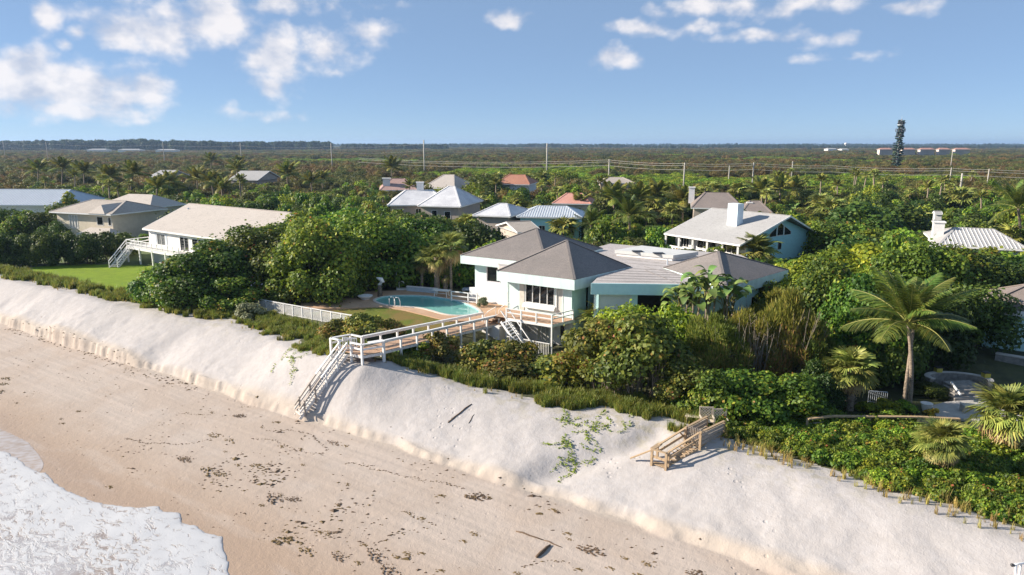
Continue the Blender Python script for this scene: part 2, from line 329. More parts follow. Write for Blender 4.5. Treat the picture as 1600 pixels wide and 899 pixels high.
def terrain(u, v):
    u = np.asarray(u, float); v = np.asarray(v, float)
    toe = 33.5+.7*vnoise(u*.13, u*0, 3)+.45*vnoise(u*.5, u*0, 5)+.24*vnoise(u*1.7, u*0, 6)+.16*vnoise(u*4.1, u*0, 7)
    beach = np.interp(v, [-400, -40, 12, 20, 26, 33, 40], [-40, -14, -7.4, -6.36, -5.75, -5.05, -4.9])+.05*fbm(u*.25, v*.25, 11)*sst(12, 20, v)
    # faint tyre tracks along the beach
    for k, tv in enumerate((27.6, 29.2, 30.0, 31.4, 32.0)):
        c = tv+.5*np.sin(u*.05+k)+.25*np.sin(u*.11+k*2); beach = beach-.022*np.exp(-((v-c)/.13)**2)*sst(-140, -90, u)
    scarp = np.interp(u, [-400, -90, -60, -45, -30, -20, -10, 10, 400], [1.15, 1.1, .85, .5, .42, .6, .35, .3, .3])
    scarp = scarp*(.55+.9*(vnoise(u*.22, u*0, 13)+.5))
    sw = .13+.5*sst(-46, -36, u)*(vnoise(u*.3, u*0, 14)+.5)+.20*(vnoise(u*.6, u*0, 9)+.5)
    zc = np.interp(u, [-400, -62, -52, -46, -42, -38, -34, -30, -22, -16, -8, 10, 60, 400], [-1.55, -1.6, -1.6, -1.35, -1.0, -1.0, -1.9, -2.4, -2.5, -2.3, -2.6, -2.7, -2.2, -2.2])
    cv = crest_v(u)
    toe0 = 33.5+.7*vnoise(u*.13, u*0, 3)+.3*vnoise(u*.5, u*0, 5)
    s = np.clip((v-toe0-.35)/(cv-1.2-toe0-.35), 0, 1); prof = s*.55+.45*np.sin(s*math.pi/2)
    base = -5.03+scarp*np.clip((v-toe)/sw, 0, 1)**.7
    base = base+(.12*fbm(u*.9, v*1.4, 21)+.05*fbm(u*4, v*4, 23, 2))*np.clip((v-toe)/sw, 0, 1)*(1-s)
    dune = base+(zc-base)*prof+.16*fbm(u*.22, v*.3, 31)*sst(0, .25, s)+.06*fbm(u*1.3, v*1.0, 35, 3)*sst(0, .2, s)+.05*fbm(u*.9+v*.7, v*.35, 37, 3)*sst(0, .2, s)*(1-sst(.95, 1, s)*.3)
    z = np.where(v < toe, beach, dune)
    g = seg_d(u, v, GULLY); z = np.where(v > toe-.5, z-.5*np.exp(-(g/1.0)**2)*sst(33, 35, v), z)
    # plateau behind the crest
    zp1 = np.interp(u, [-400, -64, -60, -50, -42, -37.5, -35, -22, -12, 20, 60, 400], [-1.5, -1.5, -1.5, -1.45, -1.3, -1.9, -2.9, -2.9, -2.75, -2.7, -2.0, -1.6])
    pool = np.interp(v, [46, 51], [0, 1])*np.interp(u, [-66, -56, -40.5, -38.5], [0, 1, 1, 0]); zp1 = zp1+(-1.06-zp1)*pool
    inland = -1.5+0*u
    zp = zp1+(inland-zp1)*sst(60, 72, v)
    b = sst(0, 3.5, v-cv)
    zz = np.where(v > cv-1.2, z*(1-b)+zp*b, z)
    return zz
def TZ(x, y):
    u, v = UV(x, y); return float(terrain(u, v))
def TP(x, y):                                   # where the ray of photo pixel (x, y) meets the ground
    z = -2.0
    for _ in range(25):
        q = P(x, y, z); z2 = TZ(q.x, q.y); z = z+(z2-z)*.6
    q = P(x, y, z); return q

def build_ground():
    us = np.unique(np.concatenate([-np.geomspace(140, 7000, 24), np.arange(-140, -100, .6), np.arange(-100, 13, .28), np.geomspace(13, 7000, 28)]))
    vs = np.unique(np.concatenate([[-300, -120, -50, -20, 0, 8, 13], np.arange(15, 32.4, .3), np.arange(32.4, 35.4, .11), np.arange(35.4, 46, .3), np.arange(46, 75, .8), np.geomspace(75, 9500, 38)]))
    U_, V_ = np.meshgrid(us, vs, indexing='ij'); Z = terrain(U_, V_)
    cv = crest_v(U_)+.9*fbm(U_*.35, V_*.35, 51)
    X = U_*UX-V_*UY; Y = U_*UY+V_*UX
    nu, nv = U_.shape; idx = np.arange(nu*nv).reshape(nu, nv)
    fc = np.stack([idx[:-1, :-1], idx[1:, :-1], idx[1:, 1:], idx[:-1, 1:]], -1).reshape(-1, 4)
    vc = ((V_-cv)[:-1, :-1]).ravel()
    co_ = np.stack([X, Y, Z], -1).reshape(-1, 3); uvz = np.stack([U_, V_, Z], -1).reshape(-1, 3)
    for name, sel, m in (('beach', vc < .6, SAND), ('ground', vc >= .6, SOIL)):
        f = fc[sel]; used, inv = np.unique(f.ravel(), return_inverse=True)
        me = np_mesh(name, co_[used], inv.reshape(-1, 4), None, m)
        a = me.attributes.new('shore', 'FLOAT_VECTOR', 'POINT'); a.data.foreach_set('vector', uvz[used].astype(np.float32).ravel())
        me.polygons.foreach_set('use_smooth', [True]*len(me.polygons))
        setp(link(name, me), kind='structure')
def sand_mat():
    n = Nodes('beach_sand'); at = n.attr('shore').outputs['Vector']; sp = n.N.new('ShaderNodeSeparateXYZ'); n.L.new(at, sp.inputs[0]); v = sp.outputs[1]; z = sp.outputs[2]
    warp = n.noise(.12, 4, at); vv = n.math('MULTIPLY_ADD', warp, 3.0, n.math('SUBTRACT', v, 1.5))
    dry = (.42, .388, .37); beach = (.415, .35, .30); wet = (.36, .265, .195)
    fine = n.noise(2.2, 6, at, .65); streak = n.noise(1.6, 4, at, sc=(.07, 1.6, 1)); big = n.noise(.25, 3, at)
    cb = n.mix(n.map(streak, .35, .68), beach, (.46, .385, .33)); cb = n.mix(n.map(big, .4, .62, 0, .55), cb, (.39, .31, .25))
    cb = n.mix(n.map(vv, 20.5, 27.5, 1, 0), cb, wet); cb = n.mix(n.map(n.noise(.5, 4, at, sc=(.3, 1.4, 1)), .5, .7, 0, .6), cb, (.43, .35, .29))
    scr = n.math('MULTIPLY', n.map(v, 32.6, 33.4), n.map(v, 33.7, 34.5, 1, 0))
    cd = n.mix(n.map(fine, .38, .66), dry, (.455, .425, .41)); cd = n.mix(n.map(big, .45, .62, 0, .35), cd, (.39, .36, .34))
    streakd = n.noise(1.1, 5, at, .6, sc=(1.2, .28, 1)); cd = n.mix(n.map(streakd, .56, .72, 0, .45), cd, (.365, .335, .315))
    cd = n.mix(n.math('MULTIPLY', scr, .6), cd, (.45, .365, .28))
    c = n.mix(n.map(n.math('MULTIPLY_ADD', warp, .5, n.math('SUBTRACT', v, .25)), 33.0, 33.7), cb, cd)
    gr = n.math('MULTIPLY', n.map(v, 37.6, 41.5), n.map(n.noise(1.3, 5, at), .47, .62)); c = n.mix(n.math('MULTIPLY', gr, .45), c, (.33, .29, .17))
    n.col(c)
    rr = n.map(vv, 20, 24.5, .38, .95); n.L.new(rr, n.b.inputs['Roughness']); n.b.inputs['Specular IOR Level'].default_value = .25
    foot = n.N.new('ShaderNodeTexVoronoi'); foot.inputs['Scale'].default_value = 1.9; n.L.new(at, foot.inputs['Vector'])
    fz = n.map(foot.outputs['Distance'], .10, .26, 0, 1); fm = n.map(n.noise(.22, 3, at), .56, .66)
    tr = n.N.new('ShaderNodeTexWave'); tr.wave_type = 'BANDS'; tr.bands_direction = 'Y'; tr.inputs['Scale'].default_value = .42; tr.inputs['Distortion'].default_value = 5.0; tr.inputs['Detail'].default_value = 3; tr.inputs['Detail Scale'].default_value = .8
    mp = n.N.new('ShaderNodeMapping'); mp.inputs['Scale'].default_value = (.12, 1, 1); n.L.new(at, mp.inputs['Vector']); n.L.new(mp.outputs[0], tr.inputs['Vector'])
    trm = n.math('MULTIPLY', n.math('MULTIPLY', n.map(v, 25.5, 27.5), n.map(v, 31.5, 33, 1, 0)), n.map(n.noise(.16, 3, at, sc=(.3, 1.5, 1)), .40, .60))
    h = n.math('MULTIPLY_ADD', n.math('MULTIPLY', tr.outputs['Fac'], trm), .16, n.math('MULTIPLY', fine, .8))
    h = n.math('MULTIPLY_ADD', n.math('MULTIPLY', n.math('SUBTRACT', fz, 1), fm), .55, h)
    h = n.math('MULTIPLY_ADD', n.noise(14, 3, at), .3, h)
    n.bump(h, .07, .9); return n.m
def soil_mat():
    n = Nodes('scrub_floor'); at = n.attr('shore').outputs['Vector']
    a = n.noise(.05, 6, at); b = n.noise(.9, 6, at); far = n.noise(.006, 5, at)
    c = n.mix(n.map(a, .38, .62), (.045, .055, .018), (.085, .085, .035)); c = n.mix(n.map(b, .45, .7, 0, .7), c, (.03, .034, .014))
    c = n.mix(n.map(far, .52, .6, 0, .8), c, (.10, .14, .035))
    n.col(c); n.rough(.95); n.bump(b, .25); return n.m
SAND = sand_mat(); SOIL = soil_mat(); build_ground()

# ------------------------------------------------------------------ surf, pool, lawns
def drape(name, poly_uv, mat, step=.5, lift=.02, kind='structure', zfun=None, jag=0.0):
    """a sheet lying on the ground inside a polygon given in (u, v)"""
    pu = [p[0] for p in poly_uv]; pv = [p[1] for p in poly_uv]
    us = np.arange(min(pu), max(pu)+step, step); vs = np.arange(min(pv), max(pv)+step, step)
    U_, V_ = np.meshgrid(us, vs, indexing='ij')
    def inside(x, y):
        c = np.zeros(x.shape, bool); n = len(poly_uv)
        for i in range(n):
            (x1, y1), (x2, y2) = poly_uv[i], poly_uv[(i+1) % n]
            cond = ((y1 > y) != (y2 > y)) & (x < (x2-x1)*(y-y1)/((y2-y1) or 1e-9)+x1); c ^= cond
        return c
    cu, cv_ = (U_[:-1, :-1]+step/2), (V_[:-1, :-1]+step/2)
    ju = cu+jag*fbm(cu*.8, cv_*.8, 71); jv = cv_+jag*fbm(cu*.8, cv_*.8, 77); sel = inside(ju, jv).ravel()
    Z = (terrain(U_, V_) if zfun is None else zfun(U_, V_))+lift
    idx = np.arange(U_.size).reshape(U_.shape)
    fc = np.stack([idx[:-1, :-1], idx[1:, :-1], idx[1:, 1:], idx[:-1, 1:]], -1).reshape(-1, 4)[sel]
    used, inv = np.unique(fc.ravel(), return_inverse=True)
    C = np.stack([U_*UX-V_*UY, U_*UY+V_*UX, Z], -1).reshape(-1, 3)[used]
    me = np_mesh(name, C, inv.reshape(-1, 4), None, mat); me.polygons.foreach_set('use_smooth', [True]*len(me.polygons))
    a = me.attributes.new('shore', 'FLOAT_VECTOR', 'POINT'); a.data.foreach_set('vector', np.stack([U_, V_, Z], -1).reshape(-1, 3)[used].astype(np.float32).ravel())
    return setp(link(name, me), kind=kind)
def lawn_mat(name, a, b, c, brown):
    n = Nodes(name); at = n.attr('shore').outputs['Vector']
    f = n.noise(.8, 6, at); g = n.noise(9, 4, at); k = n.noise(.35, 4, at)
    col = n.mix(n.map(f, .35, .65), a, b); col = n.mix(n.map(g, .45, .75, 0, .6), col, c); col = n.mix(n.map(k, .42, .60, 0, brown), col, (.20, .135, .045))
    n.col(col); n.rough(.9); n.bump(g, .06); n.b.inputs['Specular IOR Level'].default_value = .2; return n.m
LAWN1 = lawn_mat('mown_lawn', (.19, .275, .014), (.15, .23, .012), (.23, .30, .025), .05)
LAWN2 = lawn_mat('dry_lawn', (.125, .15, .022), (.10, .125, .018), (.155, .17, .03), .85)
drape('lawn', [(-113, 41.3), (-100, 41.4), (-88, 41.8), (-76, 42.4), (-70, 44), (-70, 52), (-84, 55), (-98, 56), (-107, 51), (-113, 49)], LAWN1, .5, .03, jag=.5)
drape('lawn', [(-62, 46.6), (-50, 46.6), (-38.6, 46.6), (-38.6, 52), (-44, 54.0), (-50, 53.4), (-55, 55), (-62, 56)], LAWN2, .5, .03, jag=.5)

def sea_mats():
    n = Nodes('sea_foam'); at = n.attr('shore').outputs['Vector']
    w = n.noise(.7, 4, at, out='Color'); av = n.N.new('ShaderNodeVectorMath'); av.operation = 'MULTIPLY_ADD'; n.L.new(w, av.inputs[0]); av.inputs[1].default_value = (1.6, 1.6, 0); n.L.new(at, av.inputs[2])
    mpw = n.N.new('ShaderNodeMapping'); mpw.inputs['Scale'].default_value = (.42, 1.5, 1); mpw.inputs['Rotation'].default_value = (0, 0, R(-20)); n.L.new(av.outputs[0], mpw.inputs['Vector'])
    a = n.noise(2.1, 8, mpw.outputs[0], .62); b = n.noise(5.2, 6, mpw.outputs[0], .65); far = n.map(n.attr('front').outputs['Fac'], .3, 7.0)
    patch = n.noise(.32, 3, at)
    dd = n.math('MULTIPLY_ADD', b, .40, n.math('MULTIPLY', a, .75)); thr = n.math('MULTIPLY_ADD', far, .10, n.math('MULTIPLY_ADD', patch, .16, .385))
    gap = n.math('SUBTRACT', dd, thr); foam = n.map(gap, -.02, .075)
    vor = n.N.new('ShaderNodeTexVoronoi'); vor.feature = 'DISTANCE_TO_EDGE'; vor.inputs['Scale'].default_value = 2.6; n.L.new(mpw.outputs[0], vor.inputs['Vector'])
    lace = n.map(vor.outputs['Distance'], .02, .10, 1, 0); foam2 = n.math('MAXIMUM', foam, n.math('MULTIPLY', lace, .45))
    under = n.mix(n.map(n.noise(.25, 3, at), .4, .6), (.30, .25, .22), (.38, .36, .36)); n.col(n.mix(foam2, under, (.455, .46, .475)))
    n.L.new(n.math('MULTIPLY_ADD', foam2, .6, .14), n.b.inputs['Roughness']); n.bump(n.math('MULTIPLY_ADD', foam, .5, n.math('MULTIPLY', b, .3)), .045, .8); return n.m
SEAFOAM = sea_mats()
SHEEN = paint('thin_wash', (.44, .40, .38), (.35, .28, .225), 1.4, .14, sc=(1, 2.2, 1))
def foam_front(u):
    us = [-200, -75, -66, -60.5, -58.2, -55.5, -53.4, -51.5, -49, -46.5, -44, -41.6, -40.4, -39.6, -38.6, -37.4, -36.4, -35, -33.9, -32.8, -31.6, -30.6, -29.6, -28.6, -26, -20, 200]
    vs = [17.5, 17.6, 18.0, 18.6, 19.4, 19.3, 19.1, 19.35, 19.0, 19.1, 19.4, 20.2, 21.0, 20.8, 21.3, 20.7, 20.95, 20.9, 21.1, 20.4, 19.9, 19.2, 18.4, 17.0, 14.0, 12.5, 12]
    return np.interp(u, us, vs)+.10*vnoise(u*1.6, u*0, 81)+.10*vnoise(u*3.7, u*0, 82)+.05*vnoise(u*8, u*0, 83)
def build_sea():
    us = np.unique(np.concatenate([-np.geomspace(90, 5000, 22), np.arange(-90, -24, .18), np.geomspace(.01, 5000, 22)-24]))
    t = np.concatenate([[0, .04, .10, .2], np.arange(.4, 12, .3), np.geomspace(12.2, 5000, 24)])
    U_, T_ = np.meshgrid(us, t, indexing='ij'); f = foam_front(us)[:, None]
    V_ = f-T_; z0 = terrain(U_, V_)
    lip = np.interp(T_, [0, .04, .12, .4, 1.5, 6, 14], [-.03, .015, .045, .06, .07, .12, .3])+.05*fbm(U_*.7, V_*1.6, 85, 4)*sst(.2, 1.2, T_)
    Z = np.where(T_ < 9, z0+lip, np.maximum(z0+lip, -6.9)); Z = np.maximum(Z, -7.2)
    C = np.stack([U_*UX-V_*UY, U_*UY+V_*UX, Z], -1).reshape(-1, 3); nu, nv = U_.shape; idx = np.arange(nu*nv).reshape(nu, nv)
    fc = np.stack([idx[:-1, 1:], idx[1:, 1:], idx[1:, :-1], idx[:-1, :-1]], -1).reshape(-1, 4)
    me = np_mesh('sea', C, fc, None, SEAFOAM); me.polygons.foreach_set('use_smooth', [True]*len(me.polygons))
    a = me.attributes.new('shore', 'FLOAT_VECTOR', 'POINT'); a.data.foreach_set('vector', np.stack([U_, V_, 0*Z], -1).reshape(-1, 3).astype(np.float32).ravel())
    a = me.attributes.new('front', 'FLOAT', 'POINT'); a.data.foreach_set('value', T_.ravel().astype(np.float32))
    setp(link('sea', me), kind='structure')
    # thin wash of water left lying on the sand beyond the first lobe
    us = np.arange(-66, -52.2, .15); c = np.interp(us, [-66, -60, -58, -56, -54.6, -53.4, -52.6, -52.2], [20.6, 20.9, 20.85, 20.5, 20.25, 19.9, 19.5, 19.0])+.12*vnoise(us*.9, us*0, 88)+.05*vnoise(us*2.6, us*0, 89); 
    mb = MB(); k = 0; vs = []
    for i, u in enumerate(us):
        lo = foam_front(np.array([u]))[0]-.6
        for j in range(7):
            v = lo+(max(c[i], lo+.05)-lo)*j/6; p = W(u, v); p.z = float(terrain(u, v))+.012; vs.append(p)
    mb.add(vs, [(i*7+j, (i+1)*7+j, (i+1)*7+j+1, i*7+j+1) for i in range(len(us)-1) for j in range(6)])
    o = mb.build('wash_water', SHEEN, smooth=True); setp(o, kind='structure')
build_sea()

ZP = -1.0
POOLPX = [(587, 470), (592, 467), (603, 464.6), (618, 463.4), (640, 463), (665, 464), (690, 467), (712, 471.5), (730, 477), (743, 483), (748, 488), (744, 491.5), (728, 493.6),
          (708, 493.4), (692, 491), (676, 486.5), (662, 483), (645, 480.7), (622, 479.2), (603, 476.8), (591, 473.3)]
def closed_curve(pts, n):
    out = []; m = len(pts)
    for i in range(m):
        p0, p1, p2, p3 = pts[i-1], pts[i], pts[(i+1) % m], pts[(i+2) % m]
        for k in range(n):
            t = k/n; out.append(.5*((2*p1)+(p2-p0)*t+(2*p0-5*p1+4*p2-p3)*t*t+(3*p1-p0-3*p2+p3)*t**3))
    return out
def build_pool():
    ring = closed_curve([P(x, y, ZP) for x, y in POOLPX], 4); n = len(ring); cen = sum(ring, Vector())/n
    def off(d, z): 
        o = []
        for i in range(n):
            t = (ring[(i+1) % n]-ring[i-1]).normalized(); nn = Vector((t.y, -t.x, 0))
            if nn.dot(ring[i]-cen) < 0: nn = -nn
            q = ring[i]+nn*d; q.z = z; o.append(q)
        return o
    # paved deck around the pool with a hole for the basin
    deckpx = [(470, 484), (545, 476), (584, 478), (632, 485.5), (672, 495.5), (702, 503), (735, 502), (770, 499), (790, 495), (806, 486), (800, 478), (772, 474), (752, 467), (705, 455.5), (640, 454), (575, 456), (520, 462), (470, 470)]
    dk = [P(x, y, ZP) for x, y in deckpx]; outer = []
    total = [0]
    for a, b in zip(dk, dk[1:]+dk[:1]): total.append(total[-1]+(b-a).length)
    # match outer points to ring points by angle so the deck is one ring of quads
    inner = off(.30, ZP+.05)
    for q in inner:
        d = (q-cen); d.z = 0; best = None
        for a, b in zip(dk, dk[1:]+dk[:1]):
            e = b-a; den = d.x*e.y-d.y*e.x
            if abs(den) < 1e-9: continue
            w = a-cen; t = (w.x*e.y-w.y*e.x)/den; s = (w.x*d.y-w.y*d.x)/den
            if t > 0 and -1e-6 <= s <= 1+1e-6 and (best is None or t > best): best = t
        p = cen+d*max(best or 1.05, 1.05); p.z = ZP+.05; outer.append(p)
    mb = MB(); mb.add(inner+outer+[Vector((p.x, p.y, ZP-.35)) for p in outer],
                      [(i, (i+1) % n, n+(i+1) % n, n+i) for i in range(n)]+[(n+i, n+(i+1) % n, 2*n+(i+1) % n, 2*n+i) for i in range(n)])
    o = mb.build('pool_deck', PAVER); setp(o, kind='structure')
    t = empty('swimming_pool', (cen.x, cen.y, ZP), label='kidney shaped turquoise swimming pool with pale coping in the orange deck', cat='pool')
    a, b, c, d = off(.30, ZP+.03), off(.30, ZP+.11), off(0, ZP+.11), off(0, ZP-1.6); mb = MB()
    for l1, l2 in ((a, b), (b, c)):
        mb.add(l1+l2, [(i, (i+1) % n, n+(i+1) % n, n+i) for i in range(n)])
    mb.build('coping', paint('pool_coping', (.66, .60, .53), (.56, .50, .44), 3, .7), t)
    mb = MB(); mb.add(c+d, [(i, (i+1) % n, n+(i+1) % n, n+i) for i in range(n)]); mb.add(d, [tuple(range(n))]); mb.build('basin', paint('pool_plaster', (.35, .62, .60), None, 1, .6), t)
    mb = MB(); mb.add(off(.0, ZP-.02), [tuple(range(n))]); 
    mb.build('water', POOLWATER, t)
    # ladder rails at the left end
    lad = empty('pool_ladder', P(611, 476.5, ZP+.05), label='bent white metal grab rails of the pool ladder', cat='pool ladder')
    q0 = P(608.5, 477.4, ZP+.1); q1 = P(616.5, 478.2, ZP+.1); inn = (cen-q0); inn.z = 0; inn.normalize()
    for q in (q0, q1):
        MB().tube([q, q+Vector((0, 0, .75)), q+Vector((0, 0, .95))+inn*.15, q+Vector((0, 0, .9))+inn*.45, q+inn*.6+Vector((0, 0, .5)), q+inn*.62+Vector((0, 0, -.2))], .04, 6).build('grab_rail', WHITE, lad, smooth=True)
n = Nodes('pool_water'); nn = n.noise(1.2, 3); n.col(n.mix(n.map(n.noise(.12, 2), .35, .65), (.14, .37, .345), (.19, .445, .40))); n.rough(.04); n.bump(nn, .012); POOLWATER = n.m
n = Nodes('orange_paver'); br = n.N.new('ShaderNodeTexBrick'); br.inputs['Scale'].default_value = 2.6; br.inputs['Mortar Size'].default_value = .018
br.inputs['Color1'].default_value = (.50, .31, .185, 1); br.inputs['Color2'].default_value = (.43, .26, .16, 1); br.inputs['Mortar'].default_value = (.36, .25, .17, 1); n.L.new(n.tc.outputs['Object'], br.inputs['Vector'])
n.col(n.mix(n.map(n.noise(.7, 4), .4, .65, 0, .6), br.outputs['Color'], (.55, .37, .24))); n.rough(.85); PAVER = n.m
build_pool()

# ------------------------------------------------------------------ white walkover to the beach
def planks(parent, mat, A, B, C, D, n, th=.05, gap=.012, name='plank'):
    """boards laid across from edge A->B to edge D->C, n boards along A->B"""
    A, B, C, D = map(Vector, (A, B, C, D))
    for i in range(n):
        t0, t1 = i/n, (i+1)/n-gap/max((B-A).length, .1); dz = Vector((0, 0, th)); jit = Vector((0, 0, random.uniform(-.006, .006)))
        p = [A.lerp(B, t0), A.lerp(B, t1), D.lerp(C, t1), D.lerp(C, t0)]; p = [x+jit for x in p]
        MB().hexa([x-dz for x in p]+p).build(name, mat, parent)
def post(parent, p, ztop, w=.13, mat=None, zb=None, name='post', cap=True):
    p = Vector(p); zb = zb if zb is not None else TZ(p.x, p.y)-.3
    mb = MB(); mb.bar((p.x, p.y, zb), (p.x, p.y, ztop), w, w)
    return mb.build(name, mat or WHITE, parent)
def stairs(parent, top, foot, wid, n, mat, smat, tread=.26, stringer=True, name='tread'):
    """top, foot: centre points of the flight at deck level and at the ground"""
    top, foot = Vector(top), Vector(foot); d = foot-top; h = Vector((d.x, d.y, 0)).normalized(); s = Vector((-h.y, h.x, 0))*(wid/2)
    for i in range(1, n):
        c = top.lerp(foot, i/n); mb = MB(); a = c-h*tread/2; b = c+h*tread/2
        mb.hexa([a-s-Vector((0, 0, .045)), a+s-Vector((0, 0, .045)), b+s-Vector((0, 0, .045)), b-s-Vector((0, 0, .045)), a-s, a+s, b+s, b-s]); mb.build(name, mat, parent)
    if stringer:
        for k in (-1, 1):
            mb = MB(); mb.bar(top+s*k*1.04-Vector((0, 0, .16)), foot+s*k*1.04-Vector((0, 0, .16)), .05, .24); mb.build('stringer', smat, parent)
    return h, s
def build_walkover():
    r = empty('beach_walkway', W(-38, 46, TZ(*W(-38, 46).xy)), label='long white railed wooden walkway from the pool deck down to the beach', cat='walkway')
    LA, LB = W(-39.95, 38.95, -.15), W(-38.35, 53.8, -1.0); RA, RB = W(-37.75, 38.95, -.15), W(-36.6, 53.9, -1.0)
    planks(r, DECKW, LA, LB, RB, RA, 96)
    for a, b in ((LA, LB), (RA, RB)):
        mb = MB(); mb.bar(a-Vector((0, 0, .17)), b-Vector((0, 0, .17)), .06, .22); mb.build('joist', GREYWHITE, r)
    up = Vector((0, 0, .86))
    for a, b, sgn, n in ((LA, LB, -1, 9), (RA, RB, 1, 9)):
        o = W(.06*sgn, 0) if False else (b-a).cross(Vector((0, 0, 1))).normalized()*(.07*sgn)
        for i in range(n):
            q = a.lerp(b, i/(n-1))+o; post(r, q, q.z+.84, .15)
        mb = MB(); mb.bar(a+o+up, b+o+up, .24, .09); mb.build('handrail', WHITE, r)
        mb = MB(); mb.bar(a+o*.6+up*.86, b+o*.6+up*.86, .05, .16); mb.build('rail', WHITE, r)
    # lower landing at the sea end
    z = -.2; f0, f1 = 37.25, 38.9
    planks(r, DECKW, W(-42, f0, z), W(-38.45, f0, z), W(-37.75, f1, z), W(-41.4, f1, z), 22)
    mb = MB(); mb.bar(W(-39.7, f0, z-.17), W(-38.45, f0, z-.17), .06, .22); mb.bar(W(-38.45, f0, z-.17), W(-37.7, f1, z-.17), .06, .22); mb.bar(W(-42, f0, z-.17), W(-41.4, f1, z-.17), .06, .22); mb.build('joist', GREYWHITE, r)
    pts = [W(-42, f0, z), W(-41.4, f1, z), W(-40.1, f1, z), W(-38.45, f0, z), W(-37.68, f1, z), W(-39.65, f0, z), W(-41.0, f0, z)]
    for q in pts: post(r, q, z+.86, .16)
    def rail(a, b, h=.86, w=.22, t=.09, nm='handrail'):
        mb = MB(); mb.bar(a+Vector((0, 0, h)), b+Vector((0, 0, h)), w, t); mb.build(nm, WHITE, r)
    rail(pts[0], pts[1]); rail(pts[1], pts[2]); rail(pts[3], pts[4]); rail(pts[5], pts[3]); rail(pts[0], pts[6]); rail(pts[2], LA)
    rail(pts[3], pts[4], .45, .05, .14, 'rail'); rail(pts[5], pts[3], .45, .05, .14, 'rail'); rail(pts[0], pts[1], .45, .05, .14, 'rail')
    mb = MB(); mb.bar(W(-38.3, 37.9, z+.88), W(-37.75, 39.0, z+.9), .6, .07); mb.build('shelf_board', WHITE, r)
    # slatted gate at the stair head
    g = MB(); a, b = W(-40.95, f0+.35, z), W(-39.95, f0+.9, z)
    for i in range(7): q = a.lerp(b, i/6); g.bar(q+Vector((0, 0, .05)), q+Vector((0, 0, 1.0)), .05, .07)
    g.bar(a+Vector((0, 0, .95)), b+Vector((0, 0, .95)), .05, .1); g.bar(a+Vector((0, 0, .12)), b+Vector((0, 0, .12)), .05, .1); g.build('gate', WHITE, r)
    # the long flight down the dune face
    top = W(-40.4, f0, z); fl, fr = TP(456, 645), TP(473, 648); foot = (fl+fr)/2; foot.z -= .15
    h, s = stairs(r, top, foot, 1.0, 24, GREYWHITE, GREYWHITE, .27)
    for k, mtop in ((1, W(-41.0, f0, z)), (-1, W(-39.8, f0, z))):
        hs = [top+s*k*1.1, foot+s*k*1.1]; hv = Vector((0, 0, .85))
        m1 = hs[0].lerp(hs[1], .55)
        mb = MB(); mb.bar(hs[0]+hv, m1+hv, .16, .09); mb.build('handrail', WHITE, r)
        mb = MB(); mb.bar(m1+hv, hs[1]+hv*.8, .16, .09); mb.build('handrail', GREYWOOD, r)
        mb = MB(); mb.bar(hs[0]+hv*.5, hs[1]+hv*.4, .05, .12); mb.build('rail', GREYWHITE, r)
        for t in (.22, .45, .68, .9):
            q = hs[0].lerp(hs[1], t); post(r, q, q.z+.84, .11, GREYWOOD if t > .5 else WHITE, q.z-.5)
build_walkover()

